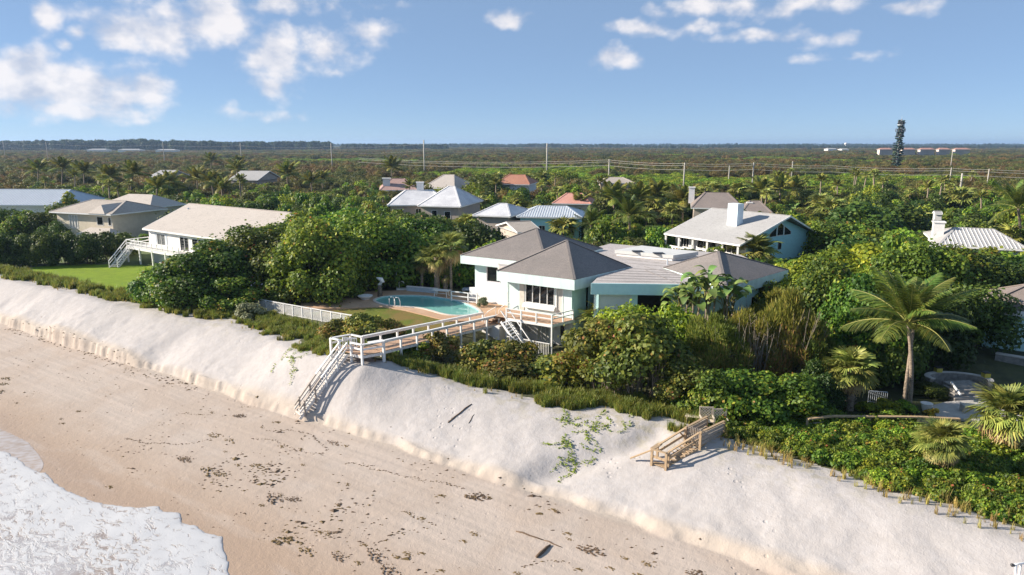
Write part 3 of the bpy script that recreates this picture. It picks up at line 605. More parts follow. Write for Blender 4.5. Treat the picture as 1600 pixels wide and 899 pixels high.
# ------------------------------------------------------------------ timber beach stairs on the right
def build_right_stairs():
    r = empty('beach_stairs', TP(1080, 700), label='short brown timber stairs with handrails sinking into the right dune', cat='stairs')
    A, B = TP(1070, 694), TP(1093.4, 703); zt = max(A.z, B.z)+.12
    A.z = B.z = zt
    inl = (B-A).cross(Vector((0, 0, 1))).normalized(); inl = inl if inl.y > 0 else -inl
    A2, B2 = A+inl*2.6+W(.2, 0), B+inl*2.6+W(.35, 0)
    planks(r, TIMBER, A, A2, B2, B, 16)
    for q in (A, B): post(r, q, zt+1.05, .14, TIMBER)
    for q in (A2, B2): post(r, q, zt+.95, .14, TIMBER)
    hv = Vector((0, 0, 1.0))
    def bar(a, b, w, t, nm, m=TIMBER): mb = MB(); mb.bar(a, b, w, t); return mb.build(nm, m, r)
    bar(A+hv, A2+hv, .16, .06, 'handrail'); bar(B+hv, B2+hv, .16, .06, 'handrail')
    for k in (.2, .5, .75): bar(B+hv*k, B2+hv*k, .05, .22, 'side_board', GREYWOOD); bar(A+hv*k, A2+hv*k, .05, .22, 'side_board', GREYWOOD)
    # picket gate across the head of the flight
    for i in range(9):
        q = A.lerp(B, (i+.5)/9)+inl*.12; bar(q+Vector((0, 0, .1)), q+Vector((0, 0, 1.12)), .085, .03, 'picket', GREYWOOD)
    bar(A+inl*.16+hv*.85, B+inl*.16+hv*.85, .05, .1, 'rail')
    C, D = TP(1018, 727), TP(1040, 735); zl = max(C.z, D.z)+.12; C.z = D.z = zl
    top = (A+B)/2; foot = C.lerp(D, .5)+inl*.5; foot.z = zl
    h, s = stairs(r, top, foot, (B-A).length*.96, 8, TIMBER, TIMBER, .3)
    for k in (-1, 1):
        a, b = top+s*k*1.06, foot+s*k*1.06
        bar(a+hv, b+hv*.95, .15, .06, 'handrail'); bar(a+hv*.55, b+hv*.5, .05, .16, 'rail')
        post(r, b, b.z+.98, .13, TIMBER)
        bar(a+hv*.1, a.lerp(b, .25)+hv*.9, .05, .1, 'brace')
    C2, D2 = C-h*.05+inl*.55, D+inl*.55
    planks(r, TIMBER, C, D, D+inl*1.0, C+inl*1.0, 9)
    for q in (C, D): post(r, q, zl+.95, .14, TIMBER)
    bar(C+hv*.95, D+hv*.95, .18, .06, 'handrail'); bar(C+hv*.5, D+hv*.45, .05, .16, 'rail'); bar(C+hv*.92+Vector((0, 0, .04)), C+inl*1.0+hv*.92+Vector((0, 0, .04)), .3, .06, 'shelf_board'); bar(D+hv*.9, foot+s*1.06+hv*.93, .15, .06, 'handrail')
    e = TP(985, 722); e.z += .25; bar(C+hv*.92-Vector((0, 0, .02)), e, .15, .08, 'handrail')
    # two lattice backed chairs and a bench at the inland end
    base = TP(1112, 668); base.z += .05
    for i, lab in enumerate(('left one of two pale wooden garden chairs with lattice backs above the beach stairs', 'right one of two pale wooden garden chairs with lattice backs above the beach stairs')):
        q = TP(1103+21*i, 668+3*i); q.z = max(q.z, zt-.35); c = empty('garden_chair', q, R(-6), lab, 'chair', 'lattice garden chairs')
        w = .42
        MB().box(-w, w, -.45, .15, .52, .58).build('seat', PALEW, c, local=True)
        for sx in (-1, 1):
            MB().box(sx*w-.04, sx*w+.04, -.45, -.37, -.6, .80).build('leg', PALEW, c, local=True); MB().box(sx*w-.04, sx*w+.04, .13, .21, -.6, 1.42).build('leg', PALEW, c, local=True)
            MB().box(sx*w-.05, sx*w+.05, -.47, .125, .80, .85).build('armrest', PALEW, c, local=True)
        k = MB(); y0, y1 = .135, .175
        k.box(-w+.045, w-.045, y0, y1, 1.32, 1.42); k.box(-w+.045, w-.045, y0, y1, .62, .70)
        for a in range(-2, 3):
            x = a*.19; 
            k.bar((max(-w+.05, x-.30), .152, .72+max(0, -w+.05-(x-.30))), (min(w-.05, x+.30), .152, 1.32-max(0, x+.30-(w-.05))), .02, .055)
            k.bar((max(-w+.05, x-.30), .158, 1.32-max(0, -w+.05-(x-.30))), (min(w-.05, x+.30), .158, .72+max(0, x+.30-(w-.05))), .02, .055)
        k.build('backrest', PALEW, c, local=True)
    q = TP(1088, 664); q.z = max(q.z, zt-.35); b = empty('garden_bench', q, R(-25), 'low pale wooden bench beside the lattice chairs at the stair head', 'bench')
    MB().box(-.75, .75, -.2, .2, .55, .62).build('seat', PALEW, b, local=True)
    for sx in (-.6, .6): MB().box(sx-.05, sx+.05, -.18, .18, -.5, .545).build('leg', PALEW, b, local=True)
PALEW = paint('pale_varnished_wood', (.62, .54, .42), (.52, .44, .33), 4, .7)
build_right_stairs()

def build_corner_rail():
    q = TP(1592, 897); r = empty('white_handrail', q, label='white tube handrail with black end cap in the lower right corner of the sand', cat='handrail')
    b = P(1581.5, 883.5, q.z+1.0); d = Vector((.97, .22, -.02)); e = Vector((-.35, -.93, -.06))
    MB().tube([b+d*.10, b+d*.35+Vector((0, 0, .02)), b+d*1.8], .05, 8).build('rail', WHITE, r, smooth=True)
    MB().tube([b+d*.22, b+d*.1+e*.3-Vector((0, 0, .12)), b+d*.1+e*.7-Vector((0, 0, .5))], .05, 8).build('rail', WHITE, r, smooth=True)
    MB().tube([b-d*.06, b-d*.02, b+d*.06, b+d*.10], [.03, .075, .075, .05], 8).build('end_cap', BLACK, r, smooth=True)
    for t in (.5, 1.5): p = b+d*t; MB().tube([(p.x, p.y, TZ(p.x, p.y)-.3), p], .045, 8).build('post', WHITE, r, smooth=True)
build_corner_rail()

def build_mesh_fence():
    a, b = W(-64.5, 45.9), W(-48.8, 46.1); n = 11
    r = empty('mesh_fence', a.lerp(b, .5)+Vector((0, 0, -1.5)), label='low white framed mesh fence along the sea edge of the dry lawn', cat='fence')
    P_ = [a.lerp(b, i/n) for i in range(n+1)]
    for q in P_: q.z = TZ(q.x, q.y)
    for q in P_: post(r, q, q.z+1.26, .11, WHITE)
    for p, q in zip(P_[:-1], P_[1:]):
        d = (q-p).normalized(); p1, q1 = p+d*.06, q-d*.06
        mb = MB(); mb.bar(p1+Vector((0, 0, 1.20)), q1+Vector((0, 0, 1.20)), .09, .09); mb.build('top_rail', WHITE, r)
        mb = MB(); k = 15
        for i in range(k): x = p1.lerp(q1, (i+.5)/k); mb.bar(x+Vector((0, 0, .08)), x+Vector((0, 0, 1.08)), .03, .03)
        mb.bar(p1+Vector((0, 0, .08)), q1+Vector((0, 0, .08)), .04, .05); mb.build('bar_panel', WHITE, r)
build_mesh_fence()

# ------------------------------------------------------------------ the main house
def wall_open(parent, a, b, z0, z1, th, opens, mat, name='wall'):
    """vertical wall from a to b (ground points) with rectangular openings (s0, s1, za, zb) along it; the wall's depth goes to the left of a->b"""
    a = Vector((a[0], a[1], 0)); b = Vector((b[0], b[1], 0)); Lw = (b-a).length; d = (b-a)/Lw; n = Vector((-d.y, d.x, 0))*th
    mb = MB()
    def blk(s0, s1, za, zb):
        if s1-s0 < .01 or zb-za < .01: return
        p = [a+d*s0, a+d*s1, a+d*s1+n, a+d*s0+n]
        mb.hexa([Vector((q.x, q.y, za)) for q in p]+[Vector((q.x, q.y, zb)) for q in p])
    s = 0
    for (s0, s1, za, zb) in sorted(opens):
        blk(s, s0, z0, z1); blk(s0, s1, z0, za); blk(s0, s1, zb, z1); s = s1
    blk(s, Lw, z0, z1)
    return mb.build(name, mat, parent)
def window(parent, a, b, s0, s1, za, zb, nm=1, fmat=None, pmat=None, fr=.08, inset=.07, curtain=False, hbar=0, proud=.03):
    a = Vector((a[0], a[1], 0)); b = Vector((b[0], b[1], 0)); d = (b-a).normalized(); n = Vector((-d.y, d.x, 0)); fmat = fmat or WHITE
    def blk(mb, x0, x1, y0, y1, z0, z1):
        p = [a+d*x0+n*y0, a+d*x1+n*y0, a+d*x1+n*y1, a+d*x0+n*y1]; mb.hexa([Vector((q.x, q.y, z0)) for q in p]+[Vector((q.x, q.y, z1)) for q in p])
    mb = MB(); g = .004
    blk(mb, s0+g, s0+fr, -proud, inset+.03, za+g, zb-g); blk(mb, s1-fr, s1-g, -proud, inset+.03, za+g, zb-g)
    blk(mb, s0+fr, s1-fr, -proud, inset+.03, za+g, za+fr); blk(mb, s0+fr, s1-fr, -proud, inset+.03, zb-fr, zb-g)
    w = mb.build('window', fmat, parent)
    mb = MB(); blk(mb, s0+fr, s1-fr, inset, inset+.02, za+fr, zb-fr); mb.build('pane', pmat or GLASS, w)
    for i in range(1, nm):
        x = s0+(s1-s0)*i/nm; mb = MB(); blk(mb, x-.03, x+.03, 0, inset-.003, za+fr, zb-fr); mb.build('mullion', fmat, w)
    for i in range(1, hbar+1):
        z = za+(zb-za)*i/(hbar+1); mb = MB(); blk(mb, s0+fr, s1-fr, .003, inset-.006, z-.025, z+.025); mb.build('mullion', fmat, w)
    return w
def pyramid_roof(parent, pts, apex, mat, fasc, fm, th=.0):
    """hip roof over corner points pts (anticlockwise from front left) at their own heights; fascia hangs below by fasc"""
    n = len(pts); mb = MB(); mb.add([p for p in pts]+[apex], [(i, (i+1) % n, n) for i in range(n)]); ro = mb.build('roof', mat, parent)
    cen = sum(pts, Vector())/n
    for i in range(n):
        a, b = pts[i], pts[(i+1) % n]; d = (b-a).normalized(); inn = Vector((0, 0, 1)).cross(d)
        if inn.dot(cen-a) < 0: inn = -inn
        mb = MB(); p = [a, b, b+inn*.12-d*.12, a+inn*.12+d*.12]; mb.hexa([q-Vector((0, 0, fasc)) for q in p]+[q+Vector((0, 0, -.012)) for q in p]); mb.build('fascia', fm, parent)
    mb = MB(); q = [p+(cen-p)*.0-Vector((0, 0, fasc-.05)) for p in pts]; q = [p+(Vector((cen.x, cen.y, p.z))-p).normalized()*.15 for p in q]; mb.add(q, [tuple(range(n))[::-1]]); mb.build('soffit', fm, parent)
    for i in range(n):                                                     # ridge caps
        mb = MB(); mb.bar(pts[i]+Vector((0, 0, .02)), apex+Vector((0, 0, .02)), .26, .05); mb.build('ridge_cap', mat, parent)
    return ro
def build_main_house():
    h = empty('beach_house', W(-31, 58, -2.9), label='main pale mint beach house with grey pyramid shingle roofs and white sea deck', cat='house')
    # front pavilion
    p1 = [W(-37.5, 54.95, 4.0), W(-28.85, 55.05, 4.0), W(-27.25, 64.3, 4.0), W(-36.5, 64.3, 4.0)]; a1 = P(885.5, 375.5, 6.8)
    pyramid_roof(h, p1, a1, SHINGLE, 1.0, MINT)
    # left pavilion
    p2 = [W(-45.65, 59.75, 4.2), W(-34.7, 59.95, 4.2), W(-34.6, 73, 4.2), W(-45.6, 73, 4.2)]; a2 = P(838, 356.5, 6.9)
    pyramid_roof(h, p2, a2, SHINGLE, .92, MINT)
    # right pavilion
    p3 = [W(-24.3, 65.6, 4.0), W(-16.1, 59.1, 4.0), W(-13.4, 71.4, 4.0), W(-21.6, 77.9, 4.0)]; a3 = P(1122, 392.5, 6.0)
    pyramid_roof(h, p3, a3, SHINGLE, .95, MINT)
    # flat roofed link with its felt seams
    fl = [W(-27.25, 55.25, 3.78), W(-20.15, 59.25, 3.78), W(-15.5, 61.5, 3.84), W(-14.5, 70, 3.97), W(-20, 78.5, 3.97), W(-36.2, 78.5, 3.97), W(-36.4, 64.0, 3.97), W(-29.5, 64.0, 3.97)]
    mb = MB(); mb.add([p for p in fl]+[Vector((p.x, p.y, p.z-.3)) for p in fl], [tuple(range(8)), tuple(range(8, 16))[::-1]]); mb.build('flat_roof', FLATROOF, h)
    SEAM = paint('roof_seam', (.30, .27, .26), (.24, .22, .21), 2, .9)
    for k in range(1, 7):
        t = k/7; a = fl[0].lerp(fl[7], t); b = fl[1].lerp(W(-21.8, 66.5, 3.97), t); mb = MB(); mb.bar(a+Vector((.2, 0, .012)), b+Vector((0, 0, .012)), .10, .02); mb.build('roof_seam', SEAM, h)
    for k in range(3):
        a, b = W(-30+.6*k, 66.2+k*2.2, 3.985), W(-23.2, 66.6+k*1.3, 3.985); mb = MB(); mb.bar(a, b, .12, .02); mb.build('roof_seam', SEAM, h)
    for a, b in ((W(-25.4, 63.6, 3.975), W(-20.6, 59.6, 3.80)), (W(-22.5, 66.5, 3.985), W(-18.9, 60.4, 3.83)), (W(-26.2, 65.2, 3.985), W(-19.6, 62.3, 3.86))): mb = MB(); mb.bar(a, b, .13, .022); mb.build('roof_seam', SEAM, h)
    # link strip between the left and front pavilions
    s = [W(-39.9, 58.9, 3.72), W(-35.5, 58.0, 3.72), W(-35.0, 62, 3.75), W(-41.0, 60.2, 3.75)]
    mb = MB(); mb.add(s+[Vector((p.x, p.y, p.z-.6)) for p in s], [(0, 1, 2, 3), (7, 6, 5, 4), (0, 4, 5, 1), (1, 5, 6, 2), (2, 6, 7, 3), (3, 7, 4, 0)]); mb.build('link_roof', FLATROOF, h)
    # front fascia of the link
    a, b, c = fl[0], fl[1], fl[2]
    for p, q, tz in ((a, b, 1.0), (b, c, 1.0)):
        d = (q-p).normalized(); inn = Vector((-d.y, d.x, 0)).normalized()*.14; mb = MB(); pp = [p, q, q+inn, p+inn]; mb.hexa([x-Vector((0, 0, tz)) for x in pp]+[x+Vector((0, 0, .04)) for x in pp]); mb.build('fascia', MINT_SHADED, h)
    # rooftop box
    bx = [W(-31.5, 70.1), W(-25.0, 70.1), W(-23.6, 73.8), W(-30.4, 74.9)]
    mb = MB(); mb.prism([(p.x, p.y) for p in bx], 3.98, 4.25); mb.build('roof_box', WHITE, h)
    cen = sum(bx, Vector())/4; bo = [cen+(p-cen)*1.05 for p in bx]
    mb = MB(); mb.prism([(p.x, p.y) for p in bo], 4.255, 4.62); mb.build('box_roof', MINTB, h)
    for px_, py_ in ((996, 393), (1029, 396)): q = P(px_, py_, 4.66); MB().box(q.x-.55, q.x+.55, q.y-.45, q.y+.45, 4.625, 4.72).build('skylight', BLACK, h)
    for px_, py_, z in ((1043, 409, 4.3), (1088, 409, 4.6)): q = P(px_, py_, z); MB().tube([q-Vector((0, 0, .4)), q+Vector((0, 0, .25))], .08, 8).build('vent_pipe', GREYMETAL, h)
    # walls of the front pavilion, upper storey
    A, B = W(-36.9, 56.0), W(-29.6, 56.0); z0, z1 = 0.02, 3.05; d = (B-A).normalized()
    def su(px_, z=1.5):                                              # distance along the front wall of a pixel column
        r = cpx(px_, 470); t = (A.y*d.x-A.x*d.y)/(r[1]*d.x-r[0]*d.y); return (Vector((r[0]*t, r[1]*t, 0))-A).dot(d)
    o = [(su(820.5), su(866.5), .95, 2.93), (su(868.5), su(880), .1, 2.9)]
    wall_open(h, A, B, z0, z1, .2, o, MINT)
    window(h, A, B, *o[0], nm=4, fr=.07, fmat=WHITE, inset=.12); window(h, A, B, *o[1], nm=1, pmat=CURT, fr=.09)
    mb = MB(); s0, s1 = o[0][0]-.15, o[0][1]+.1; p = [A+d*s0, A+d*s1, A+d*s1+W(0, -.34), A+d*s0+W(0, -.34)]
    mb.hexa([Vector((q.x, q.y, zz)) for q, zz in zip(p, (.55, .55, .52, .52))]+[Vector((q.x, q.y, zz)) for q, zz in zip(p, (.95, .95, .62, .62))]); mb.build('window_ledge', WHITE, h)
    mb = MB(); p = [A+d*(su(812)), A+d*(su(819.5))]; q2 = W(0, -.05); mb.hexa([Vector((q.x, q.y, z)) for z in (z0+.01, z1-.12) for q in (p[0]+q2, p[1]+q2, p[1]-q2*.1, p[0]-q2*.1)]); mb.build('pilaster', paint('beige_trim', (.62, .57, .49), None, 2, .7), h)
    # left side of the front pavilion with tall curtained windows, right side in shade
    L0 = W(-36.9, 63); wall_open(h, L0, A, z0, z1, .2, [(4.6, 5.1, .5, 2.85), (5.4, 5.9, .5, 2.85), (6.2, 6.7, .5, 2.85)], MINT)
    for k in range(3): window(h, L0, A, 4.6+.8*k, 5.1+.8*k, .5, 2.85, pmat=CURT, fr=.06)
    Bb = W(-28.6, 63.0); wall_open(h, B, Bb, z0, z1, .2, [(2.2, 2.85, .1, 2.75)], MINT_SHADED); window(h, B, Bb, 2.2, 2.85, .1, 2.75, fr=.07, fmat=MINT_SHADED)
    # lower storey
    A2, B2 = W(-36.9, 56.25), W(-29.6, 56.25); o = [(su(812), su(829), -2.2, -.45), (su(838), su(857), -2.85, -.5), (su(873), su(882), -2.5, -.8)]
    wall_open(h, A2, B2, -3.1, -.25, .2, o, WSTUC); window(h, A2, B2, *o[0], nm=2, pmat=CURT); window(h, A2, B2, *o[1], nm=3, pmat=CURT); window(h, A2, B2, *o[2], nm=1)
    wall_open(h, B2, W(-28.7, 63), -3.1, -.25, .2, [], MINT); wall_open(h, W(-36.9, 63), A2, -3.1, -.25, .2, [], WSTUC)
    MB().hexa([W(-37, 56.1, -.24), W(-29.5, 56.1, -.24), W(-28.5, 63, -.24), W(-37, 63, -.24), W(-37, 56.1, 0), W(-29.5, 56.1, 0), W(-28.5, 63, 0), W(-37, 63, 0)]).build('floor_slab', CONC, h)
    # left pavilion walls
    A3, B3 = W(-44.4, 60.75), W(-36.95, 60.9); d3 = (B3-A3).normalized()
    def s3(px_, py_):
        r = cpx(px_, py_); t = (A3.y*d3.x-A3.x*d3.y)/(r[1]*d3.x-r[0]*d3.y); return (Vector((r[0]*t, r[1]*t, 0))-A3).dot(d3), CAMZ+r[2]*t
    w0, w1 = s3(760, 440), s3(782, 418); o = [(w0[0], w1[0], w0[1], min(3.1, w1[1]))]
    wall_open(h, A3, B3, -1.2, 3.3, .2, o, MINT); window(h, A3, B3, *o[0], nm=1, fr=.07, inset=.14, fmat=paint('violet_white_trim', (.70, .66, .70), None, 2, .6))
    wall_open(h, W(-44.4, 72), A3, -1.2, 3.3, .2, [(8.2, 10.6, -.95, 2.3)], MINT); window(h, W(-44.4, 72), A3, 8.2, 10.6, -.95, 2.3, nm=2)
    wall_open(h, W(-34.9, 60.9), W(-34.9, 72), -1.2, 3.3, .2, [], MINT)
    mb = MB(); mb.prism([tuple(W(u, v).xy) for u, v in ((-44.9, 60.35), (-37.05, 60.45), (-37.05, 60.74), (-44.43, 60.74))], -1.2, .55); mb.build('planter_wall', WSTUC, h)
    # link walls: shutter, pillars and the open dark room
    C, D = W(-27.0, 55.95), W(-20.35, 59.75); dd = (D-C).normalized(); Lw = (D-C).length
    def sl_(px_):
        r = cpx(px_, 475); t = (C.y*dd.x-C.x*dd.y)/(r[1]*dd.x-r[0]*dd.y); return (Vector((r[0]*t, r[1]*t, 0))-C).dot(dd)
    o = [(sl_(928), sl_(987), .15, 2.7), (sl_(996), sl_(1049), .1, 2.72)]
    wall_open(h, C, D, -3.0, 2.80, .25, o, MINT_SHADED)
    sx0, sx1 = o[0][:2]; nn = Vector((-dd.y, dd.x, 0)); k = 14
    for i in range(k):
        za, zb = .16+i*2.54/k, .16+(i+1)*2.54/k-.012; p = [C+dd*(sx0+.01)+nn*.06, C+dd*(sx1-.01)+nn*.06, C+dd*(sx1-.01)+nn*.12, C+dd*(sx0+.01)+nn*.12]
        MB().hexa([Vector((q.x, q.y, z)) for z in (za, zb) for q in p]).build('shutter_slat', paint('shutter_white', (.70, .74, .78), (.64, .68, .72), 2, .5), h)
    mb = MB(); s0, s1 = o[1][:2]; p = [C+dd*(s0-.6)+nn*2.8, C+dd*(s1+.6)+nn*2.8, C+dd*(s1+.6)+nn*2.95, C+dd*(s0-.6)+nn*2.95]; mb.hexa([Vector((q.x, q.y, z)) for z in (-.1, 2.8) for q in p]); mb.build('room_wall', paint('painted_room_shade', (.05, .045, .04), None, 1, .9), h)  # near-black back wall: shade of the open room put into its colour
    wall_open(h, D, W(-15.9, 62), -3.0, 2.8, .25, [], MINT_SHADED); wall_open(h, W(-27.6, 59.5), C, -3.0, 2.8, .2, [(2.0, 2.9, .1, 2.6)], MINT_SHADED)
    wall_open(h, W(-15.9, 62), W(-14.0, 71), -3.0, 3.1, .25, [(3, 5, .3, 2.2)], MINT_SHADED); window(h, W(-15.9, 62), W(-14.0, 71), 3, 5, .3, 2.2, nm=2)
    # sea deck
    dk = [W(-36.3, 52.95, 0), W(-30.1, 53.1, 0), W(-29.2, 55.95, 0), W(-36.9, 55.95, 0)]
    planks(h, DECKW, dk[0], dk[3], dk[2], dk[1], 20)
    mb = MB(); mb.bar(W(-35.1, 53.0, -.16), W(-30.05, 53.08, -.16), .08, .26); mb.bar(W(-30.07, 53.15, -.16), W(-29.25, 55.9, -.16), .08, .26); mb.build('deck_edge', WHITE, h)
    posts = [(W(-35.05, 53.0), -3.0, .95), (W(-33.4, 53.02), -3.0, .9), (W(-31.75, 53.05), -.1, .9), (W(-30.1, 53.1), -3.0, .95), (W(-29.7, 54.5), -.1, .9), (W(-29.35, 55.8), -.1, .9)]
    for q, zb, zt in posts: MB().bar((q.x, q.y, zb), (q.x, q.y, zt), .13, .13).build('post', WHITE, h)
    for za in (.90, .50):
        mb = MB(); mb.bar(W(-35.05, 53.0, za), W(-30.1, 53.1, za), .10, .09); mb.build('handrail', WHITE, h); mb = MB(); mb.bar(W(-30.1, 53.1, za), W(-29.35, 55.85, za), .10, .09); mb.build('handrail', WHITE, h)
    # table on the deck, steps down to pool level, stair to the lower garden
    for i, zz in enumerate((-.22, -.44, -.66)):
        mb = MB(); u0 = -36.35-.42*(i+1); mb.hexa([W(u0, 53.1, zz-.2), W(u0+.41, 53.1, zz-.2), W(u0+.41, 55.9, zz-.2), W(u0, 55.9, zz-.2), W(u0, 53.1, zz), W(u0+.41, 53.1, zz), W(u0+.41, 55.9, zz), W(u0, 55.9, zz)]); mb.build('step', DECKW, h)
    for v in (53.1, 55.6):
        mb = MB(); mb.tube([W(-36.35, v, .0), W(-36.35, v, .85), W(-37.3, v, .25), W(-37.7, v, -.2), W(-37.7, v, -1.0)], .035, 6); mb.build('step_rail', WHITE, h)
    top, foot = W(-35.0, 52.6, -.05), W(-32.2, 52.3, -2.85)
    hh, ss = stairs(h, top, foot, 1.1, 12, WHITE, WHITE, .26)
    for k in (-1, 1):
        mb = MB(); mb.bar(top+ss*k+Vector((0, 0, .9)), foot+ss*k+Vector((0, 0, .85)), .09, .09); mb.build('handrail', WHITE, h)
    # white steel fence of the lower patio
    for i in range(26):
        q = W(-34.6+i*.18, 52.55); MB().bar((q.x, q.y, -3.0), (q.x, q.y, -1.75), .035, .035).build('fence_bar', WHITE, h)
    mb = MB(); mb.bar(W(-34.7, 52.55, -1.72), W(-30.0, 52.55, -1.72), .07, .07); mb.build('fence_rail', WHITE, h)
    # retaining wall under the end of the walkway
    MB().hexa([W(-37.9, 52.9, -3.2), W(-35.9, 53.0, -3.2), W(-35.9, 55.8, -3.2), W(-37.9, 55.8, -3.2), W(-37.9, 52.9, -1.08), W(-35.9, 53.0, -1.08), W(-35.9, 55.8, -1.08), W(-37.9, 55.8, -1.08)]).build('retaining_wall', WSTUC, h)
    MB().hexa([W(-38.6, 53.75, -1.2), W(-36.35, 53.75, -1.2), W(-36.35, 60.3, -1.2), W(-38.6, 60.3, -1.2), W(-38.6, 53.75, -.93), W(-36.35, 53.75, -.93), W(-36.35, 60.3, -.93), W(-38.6, 60.3, -.93)]).build('terrace', PAVER, h)
MINTB = paint('box_roof_felt', (.60, .60, .58), (.54, .54, .52), 1, .85)
build_main_house()

# low white railing by the left pavilion
def white_rail():
    a, b = P(705.5, 470.5, ZP+.05), P(746, 475, ZP+.05)
    r = empty('patio_railing', a.lerp(b, .5), label='short white two bar railing between the pool deck and the left pavilion', cat='railing')
    for t in (0, .65, .98): q = a.lerp(b, t); MB().bar(q, q+Vector((0, 0, 1.15)), .12, .12).build('post', WHITE, r)
    for z in (1.1, .62, .15): mb = MB(); mb.bar(a+Vector((0, 0, z)), b+Vector((0, 0, z)), .09, .10); mb.build('rail', WHITE, r)
white_rail()

# ------------------------------------------------------------------ other houses
CLEAR = []     # (x0, x1, y_bottom_visible, depth) in photo pixels: plants nearer than the house stay below this line
FOOT = []      # footprints to keep plants out of: (centre x, y, radius)
def local_house(name, label, c, ang, Lh, Wh, zg, ze, zr, kind, wm, rm, ov=.6, ridge=.4, wins=(), trim=None, ribs=0, ridgecap=None, chimney=None, fasc=.22, seam=True):
    """box house with hip or gable roof; local x along its length, y into its depth, front at -Wh/2. wins: (side, s, width, z0, z1, mullions)"""
    trim = trim or WHITE; h = empty(name, (c[0], c[1], zg), ang, label, 'house'); FOOT.append((c[0], c[1], max(Lh, Wh)*.55))
    x, y = Lh/2, Wh/2; e, t = ze-zg, zr-zg
    class L_:                                                              # local versions of the wall helpers
        pass
    cs = {'front': ((-x, -y), (x, -y)), 'right': ((x, -y), (x, y)), 'back': ((x, y), (-x, y)), 'left': ((-x, y), (-x, -y))}
    for side, (a, b) in cs.items():
        ws = [w for w in wins if w[0] == side]; Lw = math.hypot(b[0]-a[0], b[1]-a[1])
        ops = [(w[1]*Lw-w[2]/2, w[1]*Lw+w[2]/2, w[3], w[4]) for w in ws]
        d = ((b[0]-a[0])/Lw, (b[1]-a[1])/Lw); n = (-d[1], d[0])
        def blk(mb, s0, s1, y0, y1, z0, z1):
            p = [(a[0]+d[0]*s+n[0]*k, a[1]+d[1]*s+n[1]*k) for s, k in ((s0, y0), (s1, y0), (s1, y1), (s0, y1))]; mb.hexa([(*q, z) for z in (z0, z1) for q in p])
        mb = MB(); s = .003; g0 = .2 if side in ('right', 'left') else 0; s = g0; end = Lw-g0
        for (s0, s1, za, zb) in sorted(ops):
            for q in ((s, s0, -.5, e), (s0, s1, -.5, za), (s0, s1, zb, e)):
                if q[1]-q[0] > .01 and q[3]-q[2] > .01: blk(mb, q[0], q[1], 0, .2, q[2], q[3])
            s = s1
        blk(mb, s, end, 0, .2, -.5, e); mb.build('wall', wm, h, local=True)
        for (s0, s1, za, zb), w in zip(ops, ws):
            mb = MB(); f = .08
            for q in ((s0+.004, s0+f, za+.004, zb-.004), (s1-f, s1-.004, za+.004, zb-.004), (s0+f, s1-f, za+.004, za+f), (s0+f, s1-f, zb-f, zb-.004)): blk(mb, q[0], q[1], -.04, .1, q[2], q[3])
            wo = mb.build('window', trim, h, local=True); mb = MB(); blk(mb, s0+f, s1-f, .07, .09, za+f, zb-f); mb.build('pane', w[6] if len(w) > 6 else GLASS, wo, local=True)
            for i in range(1, w[5]): xx = s0+(s1-s0)*i/w[5]; mb = MB(); blk(mb, xx-.035, xx+.035, -.02, .066, za+f, zb-f); mb.build('mullion', trim, wo, local=True)
    X, Y = x+ov, y+ov; th = .16
    if kind == 'hip':
        rl = Lh*ridge/2; A = [(-X, -Y, e), (X, -Y, e), (X, Y, e), (-X, Y, e)]; Rg = [(-rl, 0, t), (rl, 0, t)]
        mb = MB(); mb.add(A+Rg, [(0, 1, 5, 4), (1, 2, 5), (2, 3, 4, 5), (3, 0, 4)])
    else:
        A = [(-X, -Y, e), (X, -Y, e), (X, Y, e), (-X, Y, e)]; Rg = [(-X, 0, t), (X, 0, t)]; mb = MB(); mb.add(A+Rg, [(0, 1, 5, 4), (2, 3, 4, 5)])
        mb.add([(q[0], q[1], q[2]-th) for q in A+Rg], [(4, 5, 1, 0), (5, 4, 3, 2)])
        k0 = (e-.02); 
        for sx in (-1, 1):
            g = MB(); g.hexa([(sx*x-.1, -y, e-.02), (sx*x+.1, -y, e-.02), (sx*x+.1, y, e-.02), (sx*x-.1, y, e-.02), (sx*x-.1, 0, t-.25), (sx*x+.1, 0, t-.25), (sx*x+.1, .01, t-.25), (sx*x-.1, .01, t-.25)]); g.build('gable', wm, h, local=True)
    mb.build('roof', rm, h, local=True)
    ring = [(-X, -Y), (X, -Y), (X, Y), (-X, Y)]
    for i in range(4):
        a, b = ring[i], ring[(i+1) % 4]
        if kind == 'gable' and i in (1, 3):
            for u, v in ((A[i], Rg[0 if i == 3 else 1]), (Rg[0 if i == 3 else 1], A[(i+1) % 4])): mb = MB(); mb.bar((u[0], u[1], u[2]-fasc/2), (v[0], v[1], v[2]-fasc/2), .08, fasc); mb.build('barge_board', trim, h, local=True)
        else: mb = MB(); mb.bar((*a, e-fasc/2-.01), (*b, e-fasc/2-.01), .08, fasc); mb.build('fascia', trim, h, local=True)
    mb = MB(); mb.add([(q[0]*.985, q[1]*.985, e-fasc+.03) for q in A], [(3, 2, 1, 0)]); mb.build('soffit', trim, h, local=True)
    if kind == 'hip':
        for a, b in ((A[0], Rg[0]), (A[1], Rg[1]), (A[2], Rg[1]), (A[3], Rg[0]), (Rg[0], Rg[1])):
            if (Vector(a)-Vector(b)).length > .05: mb = MB(); mb.bar((a[0], a[1], a[2]+.03), (b[0], b[1], b[2]+.03), .3, .08); mb.build('ridge_cap', ridgecap or rm, h, local=True)
    else: mb = MB(); mb.bar((Rg[0][0], 0, t+.03), (Rg[1][0], 0, t+.03), .3, .06); mb.build('ridge_cap', ridgecap or rm, h, local=True)
